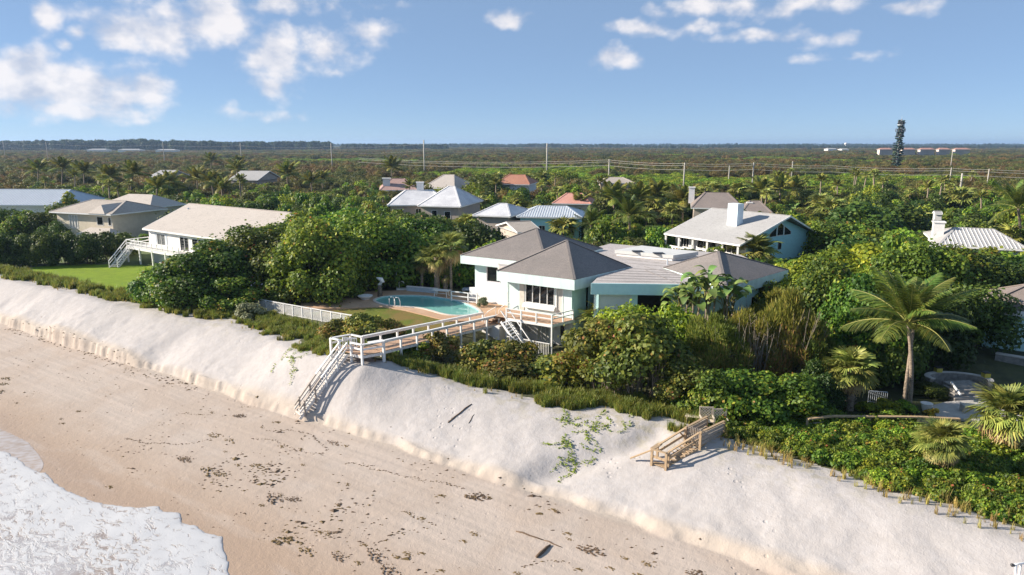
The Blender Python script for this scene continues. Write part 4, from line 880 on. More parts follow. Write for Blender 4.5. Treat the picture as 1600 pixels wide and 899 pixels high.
    if ribs:                                                               # standing seams, clipped to the slope
        rl = Lh*ridge/2 if kind == 'hip' else X
        for i in range(1, ribs):
            xx = -X+2*X*i/ribs
            k = 1 if abs(xx) <= rl else (X-abs(xx))/(X-rl)
            for sgn in (-1, 1):
                mb = MB(); mb.bar((xx, sgn*Y, e+.03), (xx, sgn*Y*(1-k), e+(t-e)*k+.03), .07, .07); mb.build('rib', trim, h, local=True)
    if chimney:
        cx, cy, w, zt, m = chimney; mb = MB(); mb.box(cx-w/2, cx+w/2, cy-w/2, cy+w/2, e, zt-zg); ch = mb.build('chimney', m, h, local=True)
        mb = MB(); mb.box(cx-w*.6, cx+w*.6, cy-w*.6, cy+w*.6, zt-zg, zt-zg+.18); mb.build('chimney_cap', m, ch, local=True)
    return h
def wood_rail(parent, pts, h=.95, mat=None, step=1.6, mids=(.5,), w=.08, name='post'):
    mat = mat or WHITE; pts = [Vector(p) for p in pts]
    for a, b in zip(pts[:-1], pts[1:]):
        n = max(1, round((b-a).length/step))
        for i in range(n+1): q = a.lerp(b, i/n); MB().bar(q, q+Vector((0, 0, h)), w, w).build('post', mat, parent)
        for k in (1,)+tuple(mids): mb = MB(); mb.bar(a+Vector((0, 0, h*k)), b+Vector((0, 0, h*k)), w*.8, w); mb.build('rail', mat, parent)

def quad_house(name, label, FL, RL, RR, BR, ze, zr, zg, wm, rm, inset=(.8, .9), trim=None, wins_front=(), wins_right=(), th=.2, soffm=None):
    """gable house from its photographed roof corners"""
    trim = trim or WHITE
    FL, RL, RR, BR = P(*FL, ze), P(*RL, zr), P(*RR, zr), P(*BR, ze); rd = RR-RL; FR = FL+rd; BL = BR-rd
    h = empty(name, (*((FL+FR+BL+BR)/4).xy, zg), 0, label, 'house'); c = (FL+FR+BL+BR)/4; FOOT.append((c.x, c.y, rd.length*.62))
    mb = MB(); mb.add([FL, FR, RR, RL, BR, BL], [(0, 1, 2, 3), (3, 2, 4, 5)]); dn = Vector((0, 0, th)); mb.add([q-dn for q in (FL, FR, RR, RL, BR, BL)], [(3, 2, 1, 0), (5, 4, 2, 3)]); mb.build('roof', rm, h)
    for a, b in ((FL, FR), (BR, BL), (FR, RR), (RR, BR), (BL, RL), (RL, FL)):
        mb = MB(); mb.bar(a-dn*.55, b-dn*.55, .07, th*1.15); mb.build('fascia', trim, h)
    mb = MB(); mb.bar(RL+Vector((0, 0, .02)), RR+Vector((0, 0, .02)), .3, .05); mb.build('ridge_cap', rm, h)
    ux = rd.normalized(); bl = (BL-FL); bl.z = 0; uy = bl.normalized(); i0, i1 = inset
    w0, w1, w2, w3 = FL+ux*i1+uy*i0, FR-ux*i1+uy*i0, BR-ux*i1-uy*i0, BL+ux*i1-uy*i0
    slope = (zr-ze)/((RL-FL).dot(uy) or 1)
    zt = ze-th+.02+slope*i0*.9
    return h, (FL, FR, RR, RL, BR, BL), (w0, w1, w2, w3), zt, ux, uy
def gable_wall(parent, a, b, apex_xy, zbase, ztop, zapex, mat, th=.2):
    d = (Vector((b.x, b.y, 0))-Vector((a.x, a.y, 0))).normalized(); n = Vector((-d.y, d.x, 0))*th
    prof = [(a.x, a.y, zbase), (b.x, b.y, zbase), (b.x, b.y, ztop), (apex_xy[0], apex_xy[1], zapex), (a.x, a.y, ztop)]
    mb = MB(); k = 5; mb.add([Vector(p) for p in prof]+[Vector(p)+n for p in prof], [tuple(range(5)), tuple(range(5, 10))[::-1]]+[(i, (i+1) % 5+5-5, (i+1) % 5+5, i+5) for i in range(5)]); return mb.build('gable', mat, parent)

def build_left_house():
    zg = -1.6
    h, (FL, FR, RR, RL, BR, BL), (w0, w1, w2, w3), zt, ux, uy = quad_house('white_house', 'white two storey house with broad cream gable roof above the green lawn', (222, 357), (295, 318), (462, 333), (490, 349), 3.7, 6.5, zg, WSTUC, CREAMROOF)
    CLEAR.append((215, 500, 352, (FL-Vector((0, 0, 0))).length))
    A, B = w0, w1; d = (Vector((B.x-A.x, B.y-A.y, 0))).normalized()
    def s(px_):
        r = cpx(px_, 372); t = (A.y*d.x-A.x*d.y)/(r[1]*d.x-r[0]*d.y); return (Vector((r[0]*t-A.x, r[1]*t-A.y, 0))).dot(d)
    o = [(s(245), s(258), 1.25, 3.1), (s(280), s(294), .95, 3.1), (s(299), s(318), 1.2, 3.1), (s(330), s(345), 1.2, 3.1)]
    wall_open(h, A, B, zg-.5, zt, .2, o, WSTUC)
    for i, q in enumerate(o): window(h, A, B, *q, nm=2, fr=.10, pmat=GLASS if i else paint('grey_window', (.16, .17, .17), (.09, .10, .10), 3, .2))
    for x0, x1 in ((s(242.3), s(244.8)), (s(258.4), s(261))): 
        mb = MB(); n = Vector((d.y, -d.x, 0)); p = [A+d*x0+n*.005, A+d*x1+n*.005, A+d*x1+n*.05, A+d*x0+n*.05]; mb.hexa([Vector((q.x, q.y, z)) for z in (1.2, 3.12) for q in p]); mb.build('shutter', GREYMETAL, h)
    gable_wall(h, w1, w2, ((w1+w2)/2).xy, zg-.5, zt, 5.75, paint('shaded_white_stucco', (.52, .66, .64), None, 2, .8)); gable_wall(h, w3, w0, ((w3+w0)/2).xy, zg-.5, zt, 5.75, WSTUC); wall_open(h, w2, w3, zg-.5, zt, .2, [], WSTUC)  # white right gable with its bluish shade put into the colour
    for px_, py_ in ((294, 327), (308, 327), (347, 333)): 
        z = 5.9 if px_ < 320 else 5.6; q = P(px_, py_, z); MB().tube([q-Vector((0, 0, .4)), q+Vector((0, 0, .22))], .14, 8).build('roof_vent', GREYMETAL, h)
    # raised deck round the seaward corner
    zd = 1.0; D0 = P(204.5, 384, zd); D1 = P(258, 400, zd); D1 = A+d*s(262); D1.z = zd; n = Vector((d.y, -d.x, 0))
    e0 = A+d*(-2.6)+n*2.2; e1 = A+d*s(300)+n*2.2; f0 = A+d*(-2.6)-n*3.0; f1 = A+d*s(300)
    for q in (e0, e1, f0, f1): q.z = zd
    Az = Vector((A.x, A.y, zd)); planks(h, GREYWHITE, e0, e1, Az+d*s(300)+n*.02, Az+d*(-2.6)+n*.02, 24, name='deck_board')
    for a, b in ((e0, e1), (e0, f0)):
        mb = MB(); mb.bar(a-Vector((0, 0, .2)), b-Vector((0, 0, .2)), .08, .34); mb.build('deck_edge', WHITE, h)
    planks(h, GREYWHITE, Az+d*(-2.6), Az+d*(-.02), Az+d*(-.02)-n*3.0, f0, 8, name='deck_board')
    wood_rail(h, [f0, e0, e1], 1.0, WHITE, 1.5, (.12, .5), .1)
    for i in range(5): q = e0.lerp(e1, i/4); MB().bar((q.x, q.y, zg-.4), (q.x, q.y, zd-.04), .2, .2).build('pillar', WHITE, h)
    mb = MB(); mb.bar(e0+n*.02+Vector((0, 0, .05)), f0+Vector((0, 0, .95)), .05, .07); mb.build('brace', WHITE, h)
    top = e0.lerp(f0, .12)-d*.05; foot = TP(177, 419); foot.z += .05
    hh, ss = stairs(h, top, foot, 1.2, 14, WHITE, WHITE, .28)
    for k in (-1, 1):
        a, b = top+ss*k, foot+ss*k; mb = MB(); mb.bar(a+Vector((0, 0, .95)), b+Vector((0, 0, .95)), .09, .10); mb.build('handrail', WHITE, h); mb = MB(); mb.bar(a+Vector((0, 0, .5)), b+Vector((0, 0, .5)), .05, .08); mb.build('rail', WHITE, h)
        for t in (.02, .33, .66, .98): q = a.lerp(b, t); MB().bar(q-Vector((0, 0, .2)), q+Vector((0, 0, .95)), .09, .09).build('post', WHITE, h)
    # garage-level screen
    q = Az-n*3.2-d*4.4; q.z = -.75; mb = MB(); mb.bar(q, q+d*3.0, .1, 1.7); o2 = mb.build('screen_panel', paint('pale_blue_panel', (.50, .58, .66), None, 1, .5), h)
build_left_house()

def build_teal_house():
    zg = -1.5
    h, (FL, FR, RR, RL, BR, BL), (w0, w1, w2, w3), zt, ux, uy = quad_house('teal_house', 'teal sided house with pale grey roof, square chimney and arched gable window', (1037.6, 364.8), (1113, 325), (1236, 337.4), (1278.7, 364), 2.6, 6.1, zg, TEAL, PALEROOF, (2.4, .35), None, th=.2)
    CLEAR.append((1030, 1190, 384, FL.length)); CLEAR.append((1185, 1282, 401, FR.length+3))
    A, B = w0, w1; d = Vector((B.x-A.x, B.y-A.y, 0)).normalized()
    def s(px_):
        r = cpx(px_, 375); t = (A.y*d.x-A.x*d.y)/(r[1]*d.x-r[0]*d.y); return (Vector((r[0]*t-A.x, r[1]*t-A.y, 0))).dot(d)
    Lw = (Vector((B.x-A.x, B.y-A.y, 0))).length
    o = [(1.2, 3.0, .5, 2.45), (4.6, 8.4, .7, 2.45), (9.4, 12.2, .7, 2.45)]; o = [q for q in o if q[1] < Lw-.3]
    wall_open(h, A, B, zg-.5, zt, .2, o, WSTUC)
    for q in o: window(h, A, B, *q, nm=3, fr=.1)
    gable_wall(h, w1, w2, ((w1+w2)/2).xy, zg-.5, zt-.1, 5.55, TEAL); gable_wall(h, w3, w0, ((w3+w0)/2).xy, zg-.5, zt-.1, 5.55, TEAL); wall_open(h, w2, w3, zg-.5, zt, .2, [], TEAL)
    n = Vector((d.y, -d.x, 0)); zp = -.15
    # porch: columns, parapet and stair
    e0, e1 = A+n*2.0, B+n*2.0; e0.z = e1.z = zp
    for i in range(6): q = e0.lerp(e1, i/5); MB().bar((q.x, q.y, zg-.5), (q.x, q.y, 2.42), .28, .28).build('column', WHITE, h)
    mb = MB(); mb.bar(e0+Vector((0, 0, .5)), e1+Vector((0, 0, .5)), .12, 1.0); mb.build('parapet', WSTUC, h); mb = MB(); mb.bar(e0+Vector((0, 0, -.8)), e1+Vector((0, 0, -.8)), .10, 1.55); mb.build('skirt_wall', WSTUC, h)
    mb = MB(); mb.hexa([Vector((q.x, q.y, z)) for z in (zp-.15, zp) for q in (e0, e1, B, A)]); mb.build('porch_floor', CONC, h)
    mb = MB(); mb.bar(e0+Vector((0, 0, .9)), e0-d*3.2+Vector((0, 0, -1.2)), .1, .12); mb.build('stair_rail', WHITE, h); mb = MB(); mb.bar(e0+Vector((0, 0, -.1)), e0-d*3.2+Vector((0, 0, -1.9)), .5, .2); mb.build('stair_flight', WHITE, h)
    # gable windows: three panes under the slope, a small square one, a tall one
    C, D = w1, w2; g = (Vector((D.x-C.x, D.y-C.y, 0))).normalized(); gn = Vector((g.y, -g.x, 0)); Lg = (Vector((D.x-C.x, D.y-C.y, 0))).length; m = Lg/2
    def at(s_, z, o_=.0): q = C+g*s_+gn*o_; return Vector((q.x, q.y, z))
    def win(poly, nm):
        c = Vector((sum(p[0] for p in poly)/len(poly), sum(p[1] for p in poly)/len(poly)))
        k = len(poly); f = [at(*p, .05) for p in poly]; b_ = [at(*p, -.02) for p in poly]; mb = MB(); mb.add(f+b_, [tuple(range(k))]+[(i, i+k, (i+1) % k+k, (i+1) % k) for i in range(k)]); w = mb.build('window', WHITE, h)
        inn = [(c.x+(p[0]-c.x)*.88, c.y+(p[1]-c.y)*.88) for p in poly]; mb = MB(); mb.add([at(*p, .058) for p in inn], [tuple(range(k))]); mb.build('pane', GLASS, w)
    z0 = 2.95
    win([(m-3.0, z0), (m-1.0, z0), (m-1.0, z0+1.45), (m-3.0, z0+.45)], 0); win([(m-.85, z0), (m+.85, z0), (m+.85, z0+1.55), (m, z0+2.0), (m-.85, z0+1.55)], 0); win([(m+1.0, z0), (m+3.0, z0), (m+3.0, z0+.45), (m+1.0, z0+1.45)], 0)
    win([(m-.4, .9), (m+.6, .9), (m+.6, 2.1), (m-.4, 2.1)], 0); win([(m-5.6, .3), (m-4.9, .3), (m-4.9, 1.9), (m-5.6, 1.9)], 0); win([(m-4.8, .3), (m-4.1, .3), (m-4.1, 1.9), (m-4.8, 1.9)], 0)
    q = P(1150, 341, 5.5); k = .9
    mb = MB(); mb.box(-.92, .92, -.65, .65, -1.4, PY(1150, 319.5, q.y).z-q.z); c = mb.build('chimney', paint('pale_blue_stucco', (.68, .78, .84), None, 1, .8), h, local=True); c.location = q-h.location+Vector((0, .4, .1)); c.rotation_euler = (0, 0, math.atan2(ux.y, ux.x))
build_teal_house()

def at_px(cx, ye, ze): return P(cx, ye, ze)
def far_house(name, label, cx, ye, ze, wpx, yr, ang, depth, kind, wm, rm, zg=-1.6, clear=None, **kw):
    """place a far house by its front eave line, width in pixels and ridge row"""
    q = P(cx, ye, ze); dist = PX(q)[2]; Lh = wpx*dist/FPX
    d = Vector((q.x, q.y, 0)).normalized(); c = q+d*(depth/2)
    if kw.get('chimney'): ch = kw['chimney']; kw['chimney'] = (ch[0], ch[1], ch[2], PY(cx, ch[3], c.y).z, ch[4])
    z = CAMZ+(PY(cx, yr, c.y).z-CAMZ)
    if clear: CLEAR.append((clear[0]+2, clear[1]-2, clear[2]-(5 if 255 < ye < 350 else 0), dist))
    return local_house(name, label, (c.x, c.y), ang, Lh, depth, zg, ze, z, kind, wm, rm, **kw)
def build_far_houses():
    wf = lambda n, z0=1.6, z1=3.4, w=1.2: [('front', (i+.5)/n, w, z0, z1, 2) for i in range(n)]
    # blue metal roof on the far left, in two tiers
    far_house('metal_roof_house', 'long house with ribbed pale blue metal roof at the left edge', 40, 319, 3.6, 190, 296, R(-4), 16, 'hip', WSTUC, BLUEMETAL, clear=(0, 133, 316, 0), ridge=.84, wins=wf(5), ribs=40)
    # cream house: main body, front wing, rear wing
    a = far_house('cream_house', 'cream stucco house with tan hip roofs behind the dark hedge', 172, 332, 4.0, 118, 313, R(-20), 11, 'hip', CREAM, TANROOF, clear=(86, 250, 352, 0), ridge=.62, wins=[('front', .78, 1.6, 3.4, 5.0, 1), ('front', .95, .8, 3.4, 5.0, 1), ('front', .30, 2.2, 2.6, 5.1, 3, CURT), ('left', .3, 1.6, 2.6, 5.1, 2, CURT), ('left', .7, 1.6, 2.6, 5.1, 2, CURT)], ov=.8, ridgecap=CREAMROOF)
    b = a.location
    def wing(dx, dy, Lx, Ly, e, t, ridge, nm='wing_roof'):
        X, Y = Lx/2, Ly/2; rl = Lx*ridge/2; mb = MB(); mb.add([(dx-X, dy-Y, e), (dx+X, dy-Y, e), (dx+X, dy+Y, e), (dx-X, dy+Y, e), (dx-rl, dy, t), (dx+rl, dy, t)], [(0, 1, 5, 4), (1, 2, 5), (2, 3, 4, 5), (3, 0, 4)]); mb.build(nm, CREAMROOF, a, local=True)
        mb = MB(); mb.box(dx-X+.6, dx+X-.6, dy-Y+.6, dy+Y-.6, -.4, e+.05); mb.build('wing_wall', CREAM, a, local=True)
        mb = MB(); mb.prism([(dx-X, dy-Y), (dx+X, dy-Y), (dx+X, dy+Y), (dx-X, dy+Y)], e-.22, e-.005); mb.build('eave_board', WHITE, a, local=True)
    wing(-1.0, 8.2, 14, 9, 5.9, 8.0, .45); wing(-9.2, -1.0, 4.5, 6, 2.9, 4.1, .2); wing(5.5, -6.9, 8, 3.4, 2.2, 3.2, .6)
    X = 4.6; mb = MB(); mb.add([(2.2, -6.45, 5.62), (6.4, -6.45, 5.62), (4.3, -5.2, 7.1), (4.3, -.2, 7.25), (2.2, -5.6, 5.7), (6.4, -5.6, 5.7)], [(0, 1, 2), (0, 2, 3, 4), (1, 5, 3, 2)]); mb.build('bay_roof', CREAMROOF, a, local=True)
    # white tile roofs in the middle distance
    far_house('white_tile_house', 'house with pale tile hip roofs and round topped white chimney behind the sea grapes', 655, 320, 3.8, 86, 297, R(6), 14, 'hip', TAN, WHITETILE, clear=(608, 690, 312, 0), ridge=.5, wins=wf(3, 3, 4.6), chimney=(.3, .5, 1.5, 286, WSTUC), ridgecap=WSTUC)
    far_house('white_tile_wing', 'taller pale tile hip roof with small front gable beside the white chimney house', 706, 322, 3.9, 62, 291, R(-14), 15, 'hip', TAN, WHITETILE, clear=(680, 738, 327, 0), ridge=.16, wins=[('front', .35, 1.2, 1.2, 4.6, 1), ('front', .7, 1.4, 2.6, 4.4, 1)], ridgecap=WSTUC)
    far_house('pink_house', 'pink tiled house with tall white chimney half hidden in scrub', 622, 297, 3.8, 52, 279, R(10), 16, 'hip', TAN, PINKROOF, clear=(592, 652, 294, 0), ridge=.4, wins=wf(3), chimney=(-3.2, -4.5, 2.0, 278, WSTUC))
    far_house('pale_roof_house', 'house with plain pale cream hip roof left of the terracotta roof', 702, 294, 3.8, 48, 273, R(-16), 17, 'hip', TAN, CREAMROOF, clear=(674, 724, 291, 0), ridge=.35, wins=wf(2))
    far_house('terracotta_house', 'white walled house with terracotta tile roof and square turret', 808, 288, 4.8, 50, 273, R(-12), 14, 'hip', WSTUC, TERRA, clear=(782, 832, 294, 0), ridge=.5, wins=wf(4, 3.2, 4.8, 1.4))
    far_house('salmon_roof_house', 'low house with salmon pink tile roof among the palms', 897, 318, 3.6, 52, 302, R(-10), 12, 'hip', TAN, SALMON, clear=(868, 924, 320, 0), ridge=.45, wins=wf(2))
    far_house('ribbed_metal_house', 'teal house with ribbed pale metal roof behind the main house', 863, 339, 3.4, 92, 322, R(-9), 11, 'hip', TEAL, GREYMETAL, clear=(815, 912, 337, 0), ridge=.5, wins=wf(4), ribs=26, trim=WHITE)
    far_house('grey_tile_house', 'house with mottled grey tile roof left of the ribbed metal roof', 786, 337, 3.5, 52, 318, R(-18), 12, 'hip', TAN, WHITETILE, clear=(762, 816, 338, 0), ridge=.25, wins=wf(2))
    far_house('shed_roof_house', 'low pale brown roof between the grey tile roof and the main house', 810, 362, 3.2, 30, 346, R(20), 9, 'gable', TAN, TANROOF, clear=(795, 826, 360, 0), wins=wf(1))
    far_house('taupe_roof_house', 'distant house with broad taupe roof above the banana plants', 962, 286, 3.8, 52, 277, R(-6), 16, 'hip', TAN, TANROOF, clear=(938, 985, 284, 0), ridge=.4, wins=wf(3))
    far_house('brown_roof_house', 'tan house with large brown tile roof and pink chimney behind palms', 1118, 325, 3.8, 70, 301, R(-14), 17, 'hip', TAN, BROWNROOF, clear=(1082, 1168, 321, 0), ridge=.5, wins=wf(3), chimney=(-5, 2, 1.2, 295, WSTUC))
    far_house('brown_roof_house', 'second brown tile roof with small pale chimney right of the teal house chimney', 1178, 332, 3.4, 36, 314, R(-14), 11, 'hip', TAN, BROWNROOF, clear=(1160, 1196, 325, 0), ridge=.4, wins=wf(1), chimney=(-1.0, -1, 1.0, 317, WSTUC))
    far_house('white_roof_house', 'white metal roofed house with square white chimney right of the yellow green thicket', 1518, 385, 2.8, 105, 357, R(-24), 14, 'hip', WSTUC, PALEROOF, clear=(1490, 1545, 362, 0), ridge=.5, wins=wf(3), chimney=(-4.5, -1, 1.35, 349, WSTUC), ribs=22)
    far_house('grey_roof_house', 'pale roof peeping out of the trees at the upper left', 400, 281, 3.8, 46, 267, R(-12), 15, 'gable', TAN, PALEROOF, clear=(378, 428, 279, 0), wins=wf(2))
    far_house('grey_roof_house', 'tiny pale roof half hidden behind the left palms', 265, 276, 3.8, 26, 266, R(-12), 13, 'gable', TAN, PALEROOF, clear=(252, 280, 273, 0), wins=wf(1))
    far_house('small_white_house', 'scrap of white roof seen through dark trees at right', 1465, 334, 3.0, 8, 330, R(-20), 2, 'gable', WSTUC, PALEROOF, ov=.15, wins=wf(1))
    # corner of a brown roofed pavilion at the right edge
    c = P(1606, 484, 2.4); q = local_house('garden_pavilion', 'corner of a dark roofed garden pavilion at the right edge', (c.x+2.2, c.y+3), R(-33), 6, 6, -2.4, 2.2, 4.0, 'hip', MINT_SHADED, BROWNROOF, ov=.7, ridge=.05, fasc=.45)
    CLEAR.append((1570, 1600, 500, PX(c)[2]))
    # pale condominiums near the horizon
    for cx, w, lab in ((1383, 26, 'leftmost red roofed condominium block left of the tower'), (1418, 26, 'red roofed condominium block just right of the tower'), (1447, 28, 'third red roofed condominium block from the left'), (1474, 22, 'fourth red roofed condominium block from the left'), (1502, 30, 'rightmost long red roofed condominium block')):
        h = far_house('condominium', lab, cx, 233.6, 7.5, w*.74, 231.2, R(-2), 9, 'hip', paint('condo_pink', (.74, .62, .55), None, .1, .8), paint('condo_roof', (.46, .24, .18), None, .2, .9), zg=-8, ridge=.6, clear=(cx-w*.5, cx+w*.5, 240.5, 0), wins=[('front', (i+.5)/5, 5, 1.5, 4.2, 1) for i in range(5)]+[('front', (i+.5)/5, 5, 6.5, 9.2, 1) for i in range(5)]+[('front', (i+.5)/5, 5, 11, 13.5, 1) for i in range(5)], ov=1.2)
        h['group'] = 'condominiums near the horizon'
    for cx, ye, w, lab in ((1298, 233, 14, 'low white building far left of the condominiums'), (1318, 233.5, 11, 'small pale building right of the low white building'), (872, 228.6, 30, 'far white hall on the horizon right of the central pole'), (918, 228.4, 26, 'farther white hall on the horizon at centre'), (155, 234, 30, 'thin white building strip at the upper left'), (205, 234.2, 34, 'longer thin white building strip at the upper left'), (262, 234.6, 30, 'third thin white building strip right of the left pole')):
        h = far_house('distant_building', lab, cx, ye, 6, w, ye-1.4, R(0), 18, 'hip', WSTUC, PALEROOF, zg=-6, ridge=.7, wins=[('front', (i+.5)/4, 3.5, 4, 7, 1) for i in range(4)], ov=.6)
        h['group'] = 'pale buildings near the horizon'
build_far_houses()

# ------------------------------------------------------------------ plants: shapes
def unit(a): return a/np.maximum(np.linalg.norm(a, axis=-1, keepdims=True), 1e-9)
def leaf_quads(p, n, t, size, aspect, tone):
    b = np.cross(n, t); s = size[:, None]
    V = np.stack([p-t*s*.5, p+b*s*.5*aspect-t*s*.06, p+t*s*.5, p-b*s*.5*aspect-t*s*.06], 1).reshape(-1, 3)
    return V, np.arange(len(V)).reshape(-1, 4), np.repeat(np.clip(tone, 0, 1), 4)
def crown(seed, Rr, H, nl, nlobe, ls, dead=0.0, flat=.85, z0=.0, low=-.15, aspect=.8, wisp=0.0, inner=.12, lobe=(.26, .42), shell=.55):
    g = np.random.default_rng(seed)
    th = g.uniform(0, 2*np.pi, nlobe); ct = low+(1-low)*(np.arange(nlobe)+.5)/nlobe; ct = np.clip(ct+g.normal(0, .06, nlobe), -.3, 1); st = np.sqrt(1-np.clip(ct, 0, 1)**2)
    rr = g.uniform(.58, .86, nlobe)
    C = np.stack([Rr*rr*st*np.cos(th), Rr*rr*st*np.sin(th), z0+(H-z0)*(.18+.62*np.clip(ct, 0, 1)*g.uniform(.8, 1.1, nlobe))], 1)
    r = g.uniform(*lobe, nlobe)*Rr; hs = (H-z0)/(2.0*Rr)
    C = np.vstack([C, [[0, 0, z0+(H-z0)*.5]]]); r = np.append(r, .55*Rr)
    w = r**2; w[-1] *= .5; k = g.choice(len(r), nl, p=w/w.sum())
    d = unit(g.normal(size=(nl, 3))+np.array([0, 0, .35])); dep = 1-shell*g.random(nl)**2.2
    dep = np.where(g.random(nl) < .07, 1+.55*g.random(nl)**1.5, dep)
    p = C[k]+d*(r[k]*dep)[:, None]*np.array([1, 1, np.clip(hs*1.25, .5, 1.3)*flat+.1])
    p[:, 2] = np.maximum(p[:, 2], .05*H); p[:, 2] = np.minimum(p[:, 2], H*1.06)
    m = np.ones(nl, bool)
    for j in range(len(r)):
        dd = np.linalg.norm((p-C[j])/np.array([1, 1, max(.5, hs*1.1)]), axis=1); m &= ~((dd < r[j]*.55) & (k != j) & (g.random(nl) < .8))
    p, d, k = p[m], d[m], k[m]; n = len(p)
    nrm = unit(d+.55*g.normal(size=(n, 3))+np.array([0, 0, .35])); rnd = g.normal(size=(n, 3))
    if wisp: t = unit(np.array([0, 0, wisp])+d*.6+.35*rnd); nrm = unit(np.cross(t, rnd))
    else: t = unit(np.cross(nrm, rnd))
    lt = g.uniform(-.16, .16, len(r)); tone = .42+lt[k]+g.normal(0, .20, n)
    if dead: tone = np.where(g.random(n) < dead*np.clip(1.5-2.2*p[:, 2]/H+.5*lt[k], 0, 1), g.uniform(.86, 1.0, n), np.minimum(tone, .82))
    return leaf_quads(p, nrm, t, ls*g.uniform(.65, 1.35, n), aspect, tone), C, r
def plant_mesh(name, leaves, mat):
    V, Fq, T = leaves; return np_mesh(name, V, Fq, T, mat)
def stems(seed, C, nst, r0, z0=-.4, mat=None, name='trunk', bend=.5):
    g = random.Random(seed); mb = MB(); idx = list(range(len(C))); g.shuffle(idx)
    for i in idx[:nst]:
        c = Vector(C[i]); a = Vector((c.x*.12+g.uniform(-.1, .1), c.y*.12+g.uniform(-.1, .1), z0)); m = a.lerp(c, .5)+Vector((g.uniform(-.1, .1), g.uniform(-.1, .1), .12))*c.length*bend*.5
        mb.tube([a, a.lerp(m, .6), m, m.lerp(c, .6), c], [r0, r0*.85, r0*.65, r0*.45, r0*.2], 5, cap=False)
    return mb.mesh(name, mat or BARK, smooth=True)
PROTO = {}
def proto(key, variants, Rr, H, nl, nlobe, ls, mat, nst=4, r0=.1, **kw):
    L_ = []
    for v in range(variants):
        lv, C, r = crown(hash_(key)+v*17, Rr, H, nl, nlobe, ls, **kw)
        L_.append((plant_mesh('crown', lv, mat), stems(v, C, nst, r0), Rr, H))
    PROTO[key] = L_
def hash_(s): return sum(ord(c)*(i+3) for i, c in enumerate(s)) % 9973
proto('grape_s', 3, 1.3, 1.9, 2600, 12, 0.2, F['grape'], 5, .035, z0=.1)
proto('grape_low', 3, 1.4, 1.05, 2000, 12, 0.2, F['grape'], 5, .03, z0=.0)
proto('grape_dry', 3, 1.6, 2.0, 2900, 13, 0.2, F['grapedry'], 7, .035, z0=.35)
proto('grape_m', 3, 2.6, 4.2, 8500, 22, 0.24, F['grape'], 7, .08, z0=.3)
proto('grape_l', 3, 5.0, 7.0, 24000, 40, 0.28, F['grape'], 8, .14, z0=.2, lobe=(.20, .34))
proto('leggy', 2, 2.6, 4.4, 7500, 24, .23, F['grapemix'], 14, .045, z0=1.2, low=-.05)
proto('lime_m', 2, 2.6, 3.8, 8500, 24, 0.2, F['lime'], 6, .07, z0=.3)
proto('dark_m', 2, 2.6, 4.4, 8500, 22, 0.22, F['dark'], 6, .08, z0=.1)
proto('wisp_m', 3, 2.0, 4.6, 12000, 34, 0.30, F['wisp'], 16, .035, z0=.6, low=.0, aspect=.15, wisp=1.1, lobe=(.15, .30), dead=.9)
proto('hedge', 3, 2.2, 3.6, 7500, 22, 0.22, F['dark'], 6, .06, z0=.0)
proto('lime_s', 2, 1.2, 1.2, 1600, 10, 0.18, F['lime'], 4, .03, z0=.0)
proto('silver_s', 1, 1.3, 1.5, 2200, 12, 0.18, F['silver'], 4, .03, z0=.1)
proto('orange_s', 1, .5, .6, 220, 7, .2, F['orange'], 3, .02, z0=.0)
def joined_tree(key, variants, Rr, H, nl, nlobe, ls, mat, r0=.2, **kw):
    """a far tree small in the picture: trunk and crown in one mesh"""
    L_ = []
    for v in range(variants):
        (V, Fq, T), C, r = crown(hash_(key)+v*31, Rr, H, nl, nlobe, ls, **kw); k = 4
        tv = []; tf = []
        for (x, y, ri) in ((-r0, 0, 0), (0, -r0, 1), (r0, 0, 2), (0, r0, 3)): tv.append((x, y, -1.0))
        for (x, y) in ((-r0*.6, 0), (0, -r0*.6), (r0*.6, 0), (0, r0*.6)): tv.append((x, y, H*.6))
        tf = [(i, (i+1) % 4, (i+1) % 4+4, i+4) for i in range(4)]
        VV = np.vstack([V, np.array(tv)]); FF = np.vstack([Fq, np.array(tf)+len(V)]); TT = np.concatenate([T, np.full(8, .3)])
        L_.append((np_mesh(key, VV, FF, TT, [mat, BARK], np.concatenate([np.zeros(len(Fq)), np.ones(4)])), None, Rr, H))
    PROTO[key] = L_
joined_tree('f_oak', 4, 4.2, 6.0, 2600, 26, 0.44, F['oak'], z0=.2, lobe=(.18, .34), aspect=.7)
joined_tree('f_brown', 3, 4.2, 5.2, 2600, 28, 0.42, F['brown'], z0=.1, lobe=(.18, .32), aspect=.6)
joined_tree('f_dark', 3, 4.0, 6.6, 2400, 24, 0.48, F['dark'], z0=.1)
joined_tree('f_grape', 3, 3.8, 5.6, 3000, 26, 0.44, F['grape'], z0=.1, lobe=(.18, .32))
joined_tree('f_lime', 2, 3.8, 5.0, 2400, 24, 0.44, F['lime'], z0=.1)
joined_tree('f_pine', 3, 4.0, 14.0, 900, 26, 1.3, F['pine'], z0=2.0, low=-.1, aspect=.6, lobe=(.2, .4))

